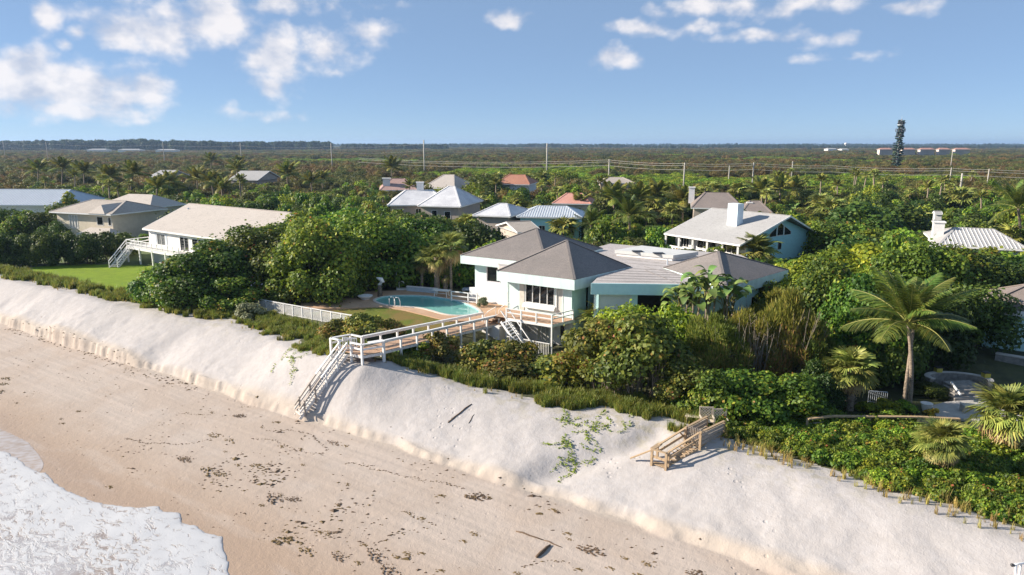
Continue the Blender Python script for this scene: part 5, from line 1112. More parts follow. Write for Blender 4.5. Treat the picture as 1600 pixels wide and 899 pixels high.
# ---- palms
def frond_mesh(Lf, n, seed, mat, droop=.9, lw=.055, ll=.85, start=.12):
    """feather frond along +x from the origin, built rising then drooping"""
    g = random.Random(seed); vs = []; fs = []; tn = []; mi = []; pts = []
    for i in range(9):
        t = i/8; pts.append(Vector((Lf*(t-.12*t*t), 0, Lf*(.10*t-droop*.36*t*t))))
    def at(t): k = min(7, int(t*8)); return pts[k].lerp(pts[k+1], t*8-k), (pts[k+1]-pts[k]).normalized()
    mb = MB(); mb.tube(pts, [.013*(1-.8*i/8) for i in range(9)], 4, cap=False); nr = len(mb.v)
    V = [Vector(v) for v in mb.v]; Fc = [f for f in mb.f]; T = [.5]*nr; M_ = [1]*len(Fc)
    for i in range(n):
        t = start+(1-start)*(i+.5)/n; q, d = at(t); l = ll*(math.sin(math.pi*min(1, .18+.80*t))**.8)*g.uniform(.85, 1.1)
        for sgn in (-1, 1):
            side = Vector((0, sgn, 0)); dirn = (side*.80+d*.55+Vector((0, 0, -.16+g.uniform(-.14, .14)))).normalized()
            m = q+dirn*l*.55; e = m+(dirn*.8+Vector((0, 0, -.55+g.uniform(-.2, .1)))).normalized()*l*.5
            w = d.cross(dirn).cross(dirn).normalized()*lw*.5; k = len(V); V += [q-w*.7, q+w*.7, m+w, m-w, e+w*.15, e-w*.15]; Fc += [(k, k+1, k+2, k+3), (k+3, k+2, k+4, k+5)]; tone = g.gauss(.5, .2); T += [tone]*6; M_ += [0, 0]
    return np_mesh('frond', np.array([tuple(v) for v in V]), np.array(Fc), np.clip(np.array(T), 0, 1), [mat, RACHIS], np.array(M_))
def fan_mesh(Lp, Rf, n, seed, mat, droop=.35, fold=.25):
    """fan leaf: petiole along +x then a pleated fan"""
    g = random.Random(seed); V = []; Fc = []; T = []; M_ = []
    mb = MB(); mb.tube([(0, 0, 0), (Lp*.5, 0, .06*Lp), (Lp, 0, 0)], [.02, .016, .012], 4, cap=False); V = [Vector(v) for v in mb.v]; Fc = list(mb.f); T = [.5]*len(V); M_ = [1]*len(Fc); c = Vector((Lp, 0, 0))
    for i in range(n):
        a = R(-118+236*i/(n-1)); l = Rf*(.72+.28*math.cos(a*.6))*g.uniform(.9, 1.05); da = R(236/(n-1))*.62
        d = Vector((math.cos(a), math.sin(a), fold*abs(math.sin(a)))).normalized(); w = Vector((-math.sin(a), math.cos(a), 0))
        m = c+d*l*.6; e = c+d*l+Vector((0, 0, -droop*l*g.uniform(.5, 1.3))); k = len(V); hw = l*.6*math.tan(da)*.85
        V += [c, c+w*.01, m+w*hw+Vector((0, 0, .02)), m-w*hw, e+w*.01, e-w*.01]; Fc += [(k, k+1, k+2, k+3), (k+3, k+2, k+4, k+5)]; T += [g.gauss(.45, .18)]*6; M_ += [0, 0]
    return np_mesh('frond', np.array([tuple(v) for v in V]), np.array(Fc), np.clip(np.array(T), 0, 1), [mat, RACHIS], np.array(M_))
FR = {'coco': [frond_mesh(1, 66, s, F['coco'], dr, .0105, .28) for s, dr in ((1, .5), (2, .75), (3, 1.15))], 'coco_far': [frond_mesh(1, 24, s+9, F['cocofar'], dr, .045, .29) for s, dr in ((1, .7), (2, 1.1))],
      'fan': [fan_mesh(.50, .60, 34, s, F['fan'], .28) for s in (1, 2, 3)], 'dry': [fan_mesh(.45, .5, 24, s+20, F['fandry'], .8) for s in (1, 2)], 'fan_far': [fan_mesh(.5, .7, 13, s+30, F['fan'], .4) for s in (1, 2)]}
PALMTRUNK = {}
def palm_trunk(h, r, lean, seed, mat, boots=False):
    g = random.Random(seed); n = max(6, int(h/.45)); pts = []; rad = []
    for i in range(n+1):
        t = i/n; pts.append((lean[0]*t*t, lean[1]*t*t, -.4+(h+.4)*t)); rr = r*(1.25-.3*t) if not boots else r*(1.0+.25*t)
        rad.append(rr*(1+(.07 if i % 2 else -.05))*(1.35 if i == 0 else 1))
    mb = MB(); mb.tube(pts, rad, 9)
    if boots:
        for i in range(int(h*26)):
            t = g.uniform(.15, .98); a = g.uniform(0, 6.283); k = t*n; j = min(n-1, int(k)); q = Vector(pts[j]).lerp(Vector(pts[j+1]), k-j); d = Vector((math.cos(a), math.sin(a), 0)); rr = r*(1+.25*t)
            mb.bar(q+d*rr*.8, q+d*rr*1.5+Vector((0, 0, .22)), .09, .05)
    return mb.mesh('trunk', mat, smooth=not boots)
def palm(kind, base, h, Lf, label, group=None, nfr=16, seed=1, lean=(0, 0), r=.16, dry=0, boots=False, far=False, up=.55, name=None, wind=(0, 0)):
    """kind 'coco' feather palm or 'fan' cabbage palm"""
    g = random.Random(seed); t = empty(name or ('coconut_palm' if kind == 'coco' else 'cabbage_palm'), base, 0, label, 'palm tree', group)
    key = (round(h, 1), r, lean, boots, seed % 3); 
    link('trunk', palm_trunk(h, r, lean, seed, PALMBARK, boots), t)
    top = Vector((lean[0], lean[1], h)); ms = FR[('coco_far' if far else 'coco') if kind == 'coco' else ('fan_far' if far else 'fan')]
    for i in range(nfr):
        a = i*2.399963+g.uniform(-.2, .2); f = (i+.5)/nfr; el = (R(90)*(1-f)**.75+R(-8)*f**1.5) if kind == 'coco' else (R(86)*(1-f)+R(-26)*f)
        el += R(g.uniform(-7, 7)); q = link('frond', ms[(2 if (kind == 'coco' and f > .6 and len(ms) > 2) else i) % len(ms)], t, top)
        s = Lf*g.uniform(.85, 1.08)*(.72+.28*min(1, f*2.4)); q.rotation_euler = (g.uniform(-.35, .35), -el, a); q.scale = (s, s, s)
    for i in range(dry):
        a = i*2.399963+1.0; q = link('dry_frond', FR['dry'][i % 2], t, top-Vector((0, 0, .15))); s = Lf*g.uniform(.8, 1.0); q.rotation_euler = (g.uniform(-.3, .3), R(g.uniform(22, 62)), a); q.scale = (s, s, s); q['label'] = 'dead tan frond hanging below the crown'
    return t
def palm_px(kind, bx, by, cx, cy, rpx, label, zb=None, **kw):
    """palm whose foot is seen at (bx, by) and crown heart at (cx, cy); frond length from its pixel radius"""
    b = TP(bx, by) if zb is None else P(bx, by, zb); c = PY(cx, cy, b.y); h = c.z-b.z; dist = PX(b)[2]
    return palm(kind, b, h, rpx*dist/FPX*kw.pop('k', 1.0), label, lean=(c.x-b.x, 0), **kw)

# ------------------------------------------------------------------ plants: placement
def put(key, base, s, sz=None, label=None, group=None, rz=None, var=None, name='sea_grape_bush', cat='bush'):
    L_ = PROTO[key]; me, st, Rr, H = L_[(random.randrange(len(L_)) if var is None else var) % len(L_)]; rz = random.uniform(0, 6.28) if rz is None else rz
    if st is None:
        o = link(name, me, None, base); o.rotation_euler = (0, 0, rz); o.scale = (s, s, sz or s); return setp(o, label, cat, group)
    t = empty(name, base, rz, label, cat, group); t.scale = (s, s, sz or s); link('crown', me, t); link('trunk', st, t); return t
def bush_px(key, bx, by, ty, wpx, label, group=None, name='sea_grape_bush', cat='bush', **kw):
    b = TP(bx, by); dist = PX(b)[2]; me, st, Rr, H = PROTO[key][0]; h = PY(bx, ty, b.y).z-b.z; r = wpx*dist/FPX/2
    return put(key, b, max(.2, r/Rr), max(.2, h/H), label, group, name=name, cat=cat, **kw)
def build_hand_plants():
    G = 'sea grape thicket between the two lawns'
    for a in [
        # left central thicket
        ('grape_l', 338, 470, 374, 165, 'big rounded sea grape at the seaward corner of the green lawn', G, 'sea_grape_tree', 'tree'),
        ('grape_l', 410, 462, 356, 150, 'tall sea grape behind the start of the mesh fence', G, 'sea_grape_tree', 'tree'),
        ('grape_l', 392, 440, 350, 150, 'sea grape rising against the cream gable roof', G, 'sea_grape_tree', 'tree'),
        ('grape_l', 500, 466, 338, 150, 'yellow flecked sea grape left of the dry lawn shade', G, 'sea_grape_tree', 'tree'),
        ('grape_l', 582, 445, 330, 160, 'largest sea grape crown behind the pool', G, 'sea_grape_tree', 'tree'),
        ('grape_l', 470, 430, 330, 150, 'sea grape behind the right end of the cream roof', G, 'sea_grape_tree', 'tree'),
        ('grape_l', 655, 424, 338, 130, 'dark sea grape behind the pool palms', G, 'sea_grape_tree', 'tree'),
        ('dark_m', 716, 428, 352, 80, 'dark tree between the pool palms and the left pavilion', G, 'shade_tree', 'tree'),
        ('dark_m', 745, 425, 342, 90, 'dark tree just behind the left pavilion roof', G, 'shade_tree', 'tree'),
        ('grape_m', 612, 446, 412, 80, 'low dark sea grape skirt behind the pool', G, 'sea_grape_bush', 'bush'),
        ('grape_m', 450, 474, 425, 80, 'low sea grape skirt behind the mesh fence', G, 'sea_grape_bush', 'bush'),
        ('grape_m', 372, 480, 425, 90, 'low sea grape skirt by the white blossom patch', G, 'sea_grape_bush', 'bush'),
        ('grape_m', 288, 476, 415, 95, 'low sea grape skirt spilling over the dune grass', G, 'sea_grape_bush', 'bush'),
        ('grape_m', 250, 470, 408, 70, 'small sea grape at the left tip of the thicket', G, 'sea_grape_bush', 'bush'),
        ('grape_m', 522, 468, 420, 70, 'sunlit low sea grape beside the garden statue', G, 'sea_grape_bush', 'bush'),
        ('grape_l', 545, 425, 326, 150, 'sea grape crown at the top of the thicket', G, 'sea_grape_tree', 'tree'),
        ('dark_m', 8, 374, 324, 60, 'dark tree under the left end of the blue metal roof', 'trees before the blue metal roof', 'shade_tree', 'tree'),
        ('grape_m', 40, 376, 326, 60, 'leafy tree under the middle of the blue metal roof', 'trees before the blue metal roof', 'sea_grape_tree', 'tree'),
        ('dark_m', 72, 376, 330, 56, 'dark tree between the blue metal roof and the cream house', 'trees before the blue metal roof', 'shade_tree', 'tree'),
        ('dark_m', 88, 384, 345, 40, 'low dark tree at the cream house corner', 'trees before the blue metal roof', 'shade_tree', 'tree'),
        ('silver_s', 395, 497, 470, 48, 'silvery shrub hugging the left end of the mesh fence', None, 'silver_shrub', 'shrub'),
        # dune shrubs by the walkway
        ('grape_dry', 570, 527, 490, 62, 'reddish brown sea grape left of the walkway landing', 'dune shrubs by the white walkway', 'sea_grape_bush', 'bush'),
        ('grape_dry', 526, 527, 499, 48, 'small reddish sea grape below the mesh fence end', 'dune shrubs by the white walkway', 'sea_grape_bush', 'bush'),
        ('grape_dry', 608, 522, 498, 45, 'sparse sea grape right of the reddish brown one', 'dune shrubs by the white walkway', 'sea_grape_bush', 'bush'),
        ('grape_dry', 688, 560, 520, 68, 'sea grape in front of the walkway middle', 'dune shrubs by the white walkway', 'sea_grape_bush', 'bush'),
        ('grape_s', 655, 560, 532, 50, 'dark low bush under the walkway', 'dune shrubs by the white walkway', 'sea_grape_bush', 'bush'),
        ('grape_s', 632, 556, 536, 36, 'tiny dark bush tucked below the walkway near the landing', 'dune shrubs by the white walkway', 'sea_grape_bush', 'bush'),
        ('grape_dry', 762, 578, 532, 80, 'rounded sea grape below the walkway end', 'dune shrubs by the white walkway', 'sea_grape_bush', 'bush'),
        ('grape_dry', 806, 582, 530, 80, 'rounded sea grape before the white patio fence', 'dune shrubs by the white walkway', 'sea_grape_bush', 'bush'),
        ('grape_dry', 805, 598, 560, 90, 'front sea grape at the grass edge below the patio fence', 'dune shrubs by the white walkway', 'sea_grape_bush', 'bush'),
        ('grape_dry', 868, 603, 556, 95, 'low sea grape left of the leggy thicket', 'dune shrubs by the white walkway', 'sea_grape_bush', 'bush'),
        ('lime_s', 880, 572, 552, 70, 'bright green low shrub at the foot of the house corner', 'dune shrubs by the white walkway', 'green_shrub', 'shrub'),
        # right thicket, front row
        ('leggy', 935, 614, 500, 115, 'leggy sea grape with bare pale stems right of the patio', 'right hand dune thicket', 'sea_grape_tree', 'tree'),
        ('leggy', 1002, 626, 492, 135, 'leggy sea grape with reddish leaves in front of the dark open room', 'right hand dune thicket', 'sea_grape_tree', 'tree'),
        ('leggy', 1065, 642, 560, 90, 'bare stemmed sea grape left of the lattice chairs', 'right hand dune thicket', 'sea_grape_tree', 'tree'),
        ('lime_m', 985, 580, 472, 120, 'bright green bush under the white shutter', 'right hand dune thicket', 'green_bush', 'bush'),
        ('lime_m', 1050, 585, 470, 120, 'bright green bush under the open dark room', 'right hand dune thicket', 'green_bush', 'bush'),
        ('wisp_m', 1112, 612, 484, 105, 'feathery green shrub right of the open dark room', 'right hand dune thicket', 'feathery_shrub', 'shrub'),
        ('wisp_m', 1165, 604, 472, 105, 'tall feathery shrub with bare brown twigs at centre right', 'right hand dune thicket', 'feathery_shrub', 'shrub'),
        ('wisp_m', 1226, 602, 452, 105, 'tallest feathery shrub left of the fan palm', 'right hand dune thicket', 'feathery_shrub', 'shrub'),
        ('wisp_m', 1206, 566, 452, 95, 'feathery shrub behind the tallest twiggy ones', 'right hand dune thicket', 'feathery_shrub', 'shrub'),
        ('wisp_m', 1128, 566, 478, 85, 'feathery shrub below the bird of paradise clump', 'right hand dune thicket', 'feathery_shrub', 'shrub'),
        ('wisp_m', 1262, 610, 500, 80, 'dim feathery shrub close to the fan palm trunk', 'right hand dune thicket', 'feathery_shrub', 'shrub'),
        ('grape_m', 1098, 650, 570, 90, 'yellow leaved sea grape behind the lattice chairs', 'right hand dune thicket', 'sea_grape_bush', 'bush'),
        ('grape_m', 1165, 655, 575, 110, 'dark sea grape right of the lattice chairs', 'right hand dune thicket', 'sea_grape_bush', 'bush'),
        ('grape_m', 1235, 650, 575, 105, 'dark sea grape beside the timber handrail end', 'right hand dune thicket', 'sea_grape_bush', 'bush'),
        ('dark_m', 1276, 640, 560, 60, 'very dark bush left of the fan palm trunk', 'right hand dune thicket', 'dark_bush', 'bush'),
        # right thicket, back rows
        ('grape_m', 1205, 530, 436, 80, 'sea grape before the right pavilion eave', 'right hand dune thicket', 'sea_grape_bush', 'bush'),
        ('lime_m', 1250, 515, 424, 100, 'bright sea grape just right of the right pavilion', 'right hand dune thicket', 'green_bush', 'bush'),
        ('grape_l', 1290, 560, 404, 150, 'broad sea grape with yellow tips behind the fan palm', 'right hand dune thicket', 'sea_grape_tree', 'tree'),
        ('grape_l', 1345, 590, 420, 130, 'sea grape left of the tall coconut palm', 'right hand dune thicket', 'sea_grape_tree', 'tree'),
        ('lime_m', 1285, 475, 384, 130, 'yellow green thicket below the teal gable', 'right hand dune thicket', 'green_bush', 'bush'),
        ('lime_m', 1360, 480, 378, 140, 'yellow green thicket right of the teal house', 'right hand dune thicket', 'green_bush', 'bush'),
        ('grape_l', 1420, 500, 372, 150, 'green tree behind the tall coconut palm', 'right hand dune thicket', 'sea_grape_tree', 'tree'),
        ('grape_l', 1495, 490, 384, 150, 'green tree in front of the white metal roof', 'right hand dune thicket', 'sea_grape_tree', 'tree'),
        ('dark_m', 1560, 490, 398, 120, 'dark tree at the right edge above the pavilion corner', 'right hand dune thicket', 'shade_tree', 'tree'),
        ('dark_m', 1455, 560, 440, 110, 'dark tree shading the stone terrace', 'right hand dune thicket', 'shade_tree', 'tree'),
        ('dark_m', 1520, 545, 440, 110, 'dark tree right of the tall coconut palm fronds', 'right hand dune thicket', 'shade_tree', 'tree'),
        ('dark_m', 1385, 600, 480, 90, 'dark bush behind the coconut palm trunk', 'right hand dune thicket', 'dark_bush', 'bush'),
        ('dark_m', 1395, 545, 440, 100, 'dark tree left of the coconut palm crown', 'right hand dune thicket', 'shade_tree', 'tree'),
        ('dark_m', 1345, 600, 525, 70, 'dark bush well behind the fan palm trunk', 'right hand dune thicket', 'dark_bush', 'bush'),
        ('lime_s', 1360, 645, 628, 40, 'neat green bush at the left end of the terrace bed', 'clipped bushes along the timber handrail', 'green_shrub', 'shrub'),
        ('lime_s', 1385, 642, 624, 45, 'neat green bush at the foot of the coconut palm', 'clipped bushes along the timber handrail', 'green_shrub', 'shrub'),
        ('lime_s', 1415, 644, 628, 40, 'neat green bush left of the white flower pot', 'clipped bushes along the timber handrail', 'green_shrub', 'shrub'),
        ('dark_m', 1450, 618, 598, 50, 'clipped dark hedge ball below the terrace wall', None, 'dark_bush', 'bush'),
        ('orange_s', 1455, 648, 636, 20, 'small orange leaved croton by the white flower pot', None, 'orange_croton', 'plant'),
        ('orange_s', 1405, 636, 626, 18, 'small orange leaved croton beside the coconut palm foot', None, 'orange_croton', 'plant')]:
        key, bx, by, ty, w, lab, grp, nm, cat = a
        bush_px(key, bx, by, ty, w*1.12, lab, grp, name=nm, cat=cat)
    # clipped dark hedge on the far side of the green lawn
    for i, x in enumerate((-30, 5, 38, 72, 105, 137, 166, 192)):
        bush_px('hedge', x, 417-i*.9-(5 if x > 150 else 0)-(4 if x > 180 else 0), 359+(i % 3)*2, 52, ('leftmost', 'second', 'third', 'fourth', 'fifth', 'sixth', 'seventh', 'rightmost')[i]+' dark dense bush of the tall hedge behind the green lawn', 'bushes of the dark hedge by the green lawn', name='hedge_bush', cat='hedge')
    # low sea grape covering the right dune, individually
    n = 0; g = random.Random(5); pts = []
    while n < 240:
        u, v = g.uniform(-11.5, 9), g.uniform(41, 51.5); 
        if v < float(crest_v(np.array(u)))+1.0+.3*g.random(): continue
        q = W(u, v); x, y, d = PX((q.x, q.y, TZ(q.x, q.y)))
        if y < 662+max(0, (x-1420))*.02 or x < 1105 or x > 1680: continue
        if x < 1160 and y > 705: continue
        if any((q-p).length < .52 for p in pts): 
            n += .05; continue
        pts.append(q); n += 1; q.z = TZ(q.x, q.y)-.05
        put('grape_low' if g.random() < .86 else 'lime_s', q, g.uniform(.55, .9), g.uniform(.65, 1.05), 'low green sea grape bush in the carpet over the right dune', 'low sea grape carpet on the right dune', name='sea_grape_bush', cat='bush')
build_hand_plants()
def bare_branches():
    g = random.Random(31); tw = paint('bare_twig', (.34, .28, .22), (.22, .18, .14), 5, .9)
    for i, (x, by, ty) in enumerate(((1120, 612, 500), (1150, 610, 492), (1178, 606, 486), (1200, 604, 480), (1232, 604, 478), (955, 615, 540), (985, 622, 545), (1020, 628, 548), (1062, 640, 566), (1160, 560, 470))):
        b = TP(x, by); h = PY(x, ty, b.y).z-b.z; mb = MB()
        for k in range(16):
            a = g.uniform(0, 6.28); l = h*g.uniform(.55, 1.02); sp = h*g.uniform(.08, .34); p0 = Vector((math.cos(a)*.2, math.sin(a)*.2, -.2)); p2 = Vector((math.cos(a)*sp, math.sin(a)*sp, l)); p1 = p0.lerp(p2, .5)+Vector((g.uniform(-.2, .2), g.uniform(-.2, .2), 0)); mb.tube([p0, p1, p2], [.035, .022, .008], 4, cap=False)
            for j in range(4): q = p1.lerp(p2, j/4); mb.tube([q, q+Vector((g.uniform(-.4, .4), g.uniform(-.4, .4), g.uniform(.2, .6)))], [.014, .005], 3, cap=False)
        o = mb.mesh('bare_shrub', tw); o = link('bare_shrub', o, None, b-Vector((0, .9, 0))); setp(o, 'bare twiggy grey brown stems among the green shrubs of the right thicket', 'shrub', 'bare twiggy shrubs in the right thicket')
bare_branches()

def build_palms():
    palm_px('coco', 1421, 634, 1419, 506, 112, 'tall coconut palm in the right foreground with arching fronds', nfr=25, seed=4, r=.135, k=1.0)
    b = TP(1413, 626); palm('coco', b, PY(1412, 515, b.y).z-b.z, 2.6, 'slim coconut palm trunk standing right behind the tall foreground palm', nfr=7, seed=9, r=.12)
    palm_px('fan', 1328, 641, 1329, 578, 44, 'shaggy fan palm with dead lower fronds left of the tall coconut palm', nfr=36, seed=2, r=.24, dry=20, boots=True, k=.95)
    palm_px('fan', 1473, 741, 1472, 690, 44, 'small fan palm with tan fronds in the low sea grape carpet', nfr=34, seed=3, r=.19, dry=20, boots=True, k=.95)
    palm_px('fan', 1579, 706, 1578, 648, 60, 'round headed fan palm at the right edge by the terrace path', nfr=44, seed=5, r=.22, dry=12, k=.95)
    palm_px('fan', 705, 458, 704, 386, 30, 'slim cabbage palm standing between pool table and patio railing', nfr=18, seed=6, r=.14, dry=9)
    palm_px('fan', 683, 456, 682, 402, 30, 'stout cabbage palm right behind the white pool table', nfr=18, seed=7, r=.3, dry=9)
    palm_px('fan', 696, 456, 697, 430, 15, 'short cabbage palm stub behind the white pool table', nfr=12, seed=8, r=.25, dry=6)
    palm_px('fan', 659, 453, 660, 411, 19, 'dim cabbage palm at the far side of the pool', nfr=14, seed=10, r=.16, dry=7)
    palm_px('coco', 984, 392, 983, 338, 50, 'coconut palm with spread yellow ribbed fronds behind the flat roof', zb=-1.5, nfr=18, seed=11, r=.2, k=.9)
    palm_px('coco', 922, 396, 924, 352, 46, 'leaning coconut palm left of the spread yellow ribbed palm', zb=-1.5, nfr=16, seed=12, r=.18, k=.9)
    for cx_, cy_, r_, d_ in ((983, 352, 42, 104), (924, 366, 36, 104), (1591, 345, 50, 98)): CLEAR.append((cx_-r_, cx_+r_, cy_, d_))
    palm_px('coco', 1592, 402, 1591, 326, 62, 'tall coconut palm with orange nuts cut off by the right edge', zb=-1.6, nfr=18, seed=13, r=.2, k=.95)
    palm_px('fan', 1365, 306, 1365, 273, 11, 'lone fan palm standing above the right hand scrub', zb=-1.5, nfr=16, seed=14, r=.3, far=True, name='fan_palm')
    palm_px('fan', 1176, 424, 1178, 396, 40, 'low bushy fan palm in front of the teal house', zb=-1.5, nfr=30, seed=15, r=.2, k=1.0)
    palm_px('fan', 930, 545, 935, 500, 40, 'grey green fan palm poking over the leggy thicket by the house corner', nfr=20, seed=16, r=.16, k=.9)
    far = [(60, 300, 60, 266, 22, 'c'), (98, 302, 98, 264, 22, 'c'), (133, 304, 131, 270, 22, 'c'), (172, 312, 170, 276, 24, 'c'), (205, 312, 208, 272, 24, 'c'), (245, 330, 246, 293, 24, 'c'), (262, 320, 265, 286, 24, 'c'), (310, 312, 308, 280, 24, 'c'), (335, 316, 330, 286, 24, 'c'), (350, 330, 346, 294, 22, 'c'), (372, 300, 370, 266, 20, 'c'), (450, 308, 449, 273, 24, 'c'), (488, 312, 486, 284, 20, 'c'), (505, 306, 503, 280, 18, 'c'),
           (612, 288, 612, 262, 20, 'c'), (330, 272, 330, 252, 16, 'c'), (372, 280, 371, 254, 14, 'c'), (960, 350, 958, 312, 34, 'c'), (998, 350, 997, 312, 32, 'c'), (1030, 345, 1028, 308, 30, 'c'), (1066, 352, 1066, 314, 32, 'c'), (1190, 332, 1190, 300, 28, 'c'), (1218, 330, 1219, 296, 26, 'c'), (1240, 322, 1240, 296, 24, 'c'), (1215, 308, 1215, 283, 18, 'c'), (905, 352, 905, 322, 24, 'c'),
           (640, 335, 641, 318, 15, 'f'), (676, 338, 676, 320, 15, 'f'), (746, 346, 745, 325, 18, 'f'), (728, 372, 728, 352, 18, 'f'), (772, 366, 772, 346, 17, 'f'), (800, 366, 806, 338, 14, 'f'), (838, 352, 836, 336, 16, 'f'), (852, 370, 852, 344, 18, 'f'), (868, 374, 866, 352, 16, 'f'), (1020, 345, 1022, 316, 16, 'f'), (1050, 362, 1050, 334, 17, 'f'), (1090, 325, 1089, 302, 10, 'f'), (1098, 325, 1098, 300, 8, 'f'), (1114, 326, 1114, 296, 12, 'f'), (1116, 330, 1116, 308, 9, 'f'), (1152, 322, 1153, 298, 13, 'f'), (1160, 322, 1162, 300, 12, 'f'), (1300, 352, 1298, 330, 22, 'f'), (1262, 330, 1260, 312, 16, 'f'), (1500, 330, 1500, 312, 20, 'f'), (1285, 345, 1283, 320, 18, 'f'), (1425, 360, 1425, 345, 22, 'f'), (1532, 395, 1533, 372, 22, 'f'), (1578, 400, 1580, 370, 20, 'f'),
           (153, 366, 154, 345, 15, 'f'), (171, 370, 170, 347, 16, 'f'), (194, 374, 195, 353, 16, 'f'), (180, 376, 180, 358, 12, 'f'), (45, 350, 45, 330, 16, 'f'), (30, 352, 31, 335, 14, 'f'), (215, 345, 240, 340, 14, 'f'), (1100, 370, 1100, 345, 12, 'f'), (1010, 362, 1008, 340, 16, 'f'), (880, 382, 880, 358, 20, 'f'), (800, 345, 800, 325, 14, 'f'), (778, 300, 776, 282, 13, 'f'), (820, 300, 823, 283, 12, 'f'), (846, 296, 846, 280, 12, 'f')]
    for i, (bx, by, cx, cy, r, k) in enumerate(far):
        side = 'on the left' if cx < 560 else ('in the middle' if cx < 880 else ('right of centre' if cx < 1260 else 'on the right'))
        lab = ('feather leaved coconut palm among the distant trees ' if k == 'c' else 'round headed cabbage palm among the middle distance trees ')+side
        CLEAR.append((cx-r*.9, cx+r*.9, cy+r*.55, PX(P(bx, by, -1.5))[2]))
        palm_px('coco' if k == 'c' else 'fan', bx, by, cx, cy, r*1.25, lab, zb=-1.5, nfr=17 if k == 'c' else 20, seed=40+i, r=.2, far=True, group=('coconut palms ' if k == 'c' else 'cabbage palms ')+side)
build_palms()
def extra_palms():
    g = random.Random(77); n = 0
    while n < 46:
        x, by = g.uniform(60, 1560), g.uniform(300, 352); b = P(x, by, -1.5); d = PX(b)[2]; u, v = UV(b.x, b.y)
        if v < 66 or any((b.x-a)**2+(b.y-c)**2 < (r+1.5)**2 for a, c, r in FOOT) or -47 < u < -12 and v < 80: continue
        if any(d < dd and x0-8 < x < x1+8 for x0, x1, yb, dd in CLEAR if yb > by-26): continue
        n += 1; h = g.uniform(5.2, 8.5); cy = PX((b.x, b.y, b.z+h))[1]; k = 'coco' if g.random() < .35 else 'fan'; r = (2.6 if k == 'coco' else 1.7)*FPX/d
        CLEAR.append((x-r*.8, x+r*.8, cy+r*.5, d)); side = 'left' if x < 560 else ('middle' if x < 1000 else 'right')
        palm(k, b, h, 2.7 if k == 'coco' else 1.75, ('feathery palm' if k == 'coco' else 'fan leaved palm')+' rising between the tree crowns at '+side, ('feathery palms' if k == 'coco' else 'fan leaved palms')+' between the crowns at '+side, nfr=15, seed=200+n, r=.17, far=True, lean=(g.uniform(-.6, .6), 0))
extra_palms()

def paddle_mesh(Ls, Lb, w, seed):
    g = random.Random(seed); n = 7; V = []; Fc = []; mb = MB(); mb.tube([(0, 0, 0), (.25*Ls, 0, .8*Ls), (.5*Ls, 0, 1.0*Ls)], [.06, .045, .03], 5, cap=False)
    V = [Vector(v) for v in mb.v]; Fc = list(mb.f); M_ = [1]*len(Fc); T = [.5]*len(V); base = len(V); o = Vector((.5*Ls, 0, Ls))
    for i in range(n+1):
        t = i/n; c = o+Vector((Lb*t*.75, 0, Lb*(.7*t-.75*t*t))); ww = w*math.sin(math.pi*(.08+.9*t))**.7; V += [c+Vector((0, -ww, .25*ww)), c, c+Vector((0, ww, .25*ww))]; T += [.35+.3*t+g.uniform(-.1, .1)]*3
    for i in range(n): k = base+i*3; Fc += [(k, k+1, k+4, k+3), (k+1, k+2, k+5, k+4)]; M_ += [0, 0]
    return np_mesh('paddle_leaf', np.array([tuple(v) for v in V]), np.array(Fc), np.array(T), [F['banana'], RACHIS], np.array(M_))
PADDLE = [paddle_mesh(1.5, 1.7, .36, 1), paddle_mesh(1.2, 1.6, .40, 2)]
def paddle_plant(base, h, s, n, seed, label, group):
    """stems up to height h carrying leaves of scale s"""
    t = empty('bird_of_paradise', base, 0, label, 'plant', group); g = random.Random(seed); z0 = max(.0, h-2.0*s); mb = MB()
    for i in range(3): a = i*2.1; mb.tube([(math.cos(a)*.25*s, math.sin(a)*.25*s, -.3), (math.cos(a)*.35*s, math.sin(a)*.35*s, z0*.6), (math.cos(a)*.45*s, math.sin(a)*.45*s, z0+.3)], [.11, .09, .07], 6, cap=False)
    mb.build('stem', PALMBARK, t, local=True)
    for i in range(n):
        a = i*2.1+g.uniform(-.3, .3); q = link('paddle_leaf', PADDLE[i % 2], t, (math.cos(a)*.4*s, math.sin(a)*.4*s, max(0, z0+g.uniform(-1.5, .15)*s))); k = s*g.uniform(.75, 1.1); q.scale = (k, k, k); q.rotation_euler = (g.uniform(-.3, .3), g.uniform(-.55, .3), i*2.4+g.uniform(-.4, .4))
def build_paddles():
    for i, (u, v, x, ty, lab) in enumerate(((-19.4, 57.6, 1085, 436, 'left clump of giant bird of paradise at the link roof corner'), (-18.2, 57.2, 1112, 430, 'middle clump of giant bird of paradise before the right pavilion'), (-16.8, 57.0, 1138, 418, 'tallest clump of giant bird of paradise before the right pavilion'), (-15.4, 57.6, 1166, 428, 'right clump of giant bird of paradise before the right pavilion'))):
        b = W(u, v); b.z = TZ(b.x, b.y); h = PY(PX(b)[0], ty, b.y).z-b.z; paddle_plant(b, h, 1.0, 26, i, lab, 'bird of paradise clumps by the right pavilion')
    for i, (x, y, ty) in enumerate(((852, 316, 294), (868, 316, 290), (884, 315, 291), (910, 304, 286), (920, 304, 284), (936, 300, 276), (1240, 335, 316), (1322, 342, 318), (1340, 342, 322), (1345, 335, 312))):
        b = P(x, y, -1.5); h = PY(x, ty, b.y).z-b.z; paddle_plant(b, h, 1.5, 9, 20+i, 'pale paddle leaved plant among the middle distance trees', 'paddle leaved plants in the middle distance')
build_paddles()

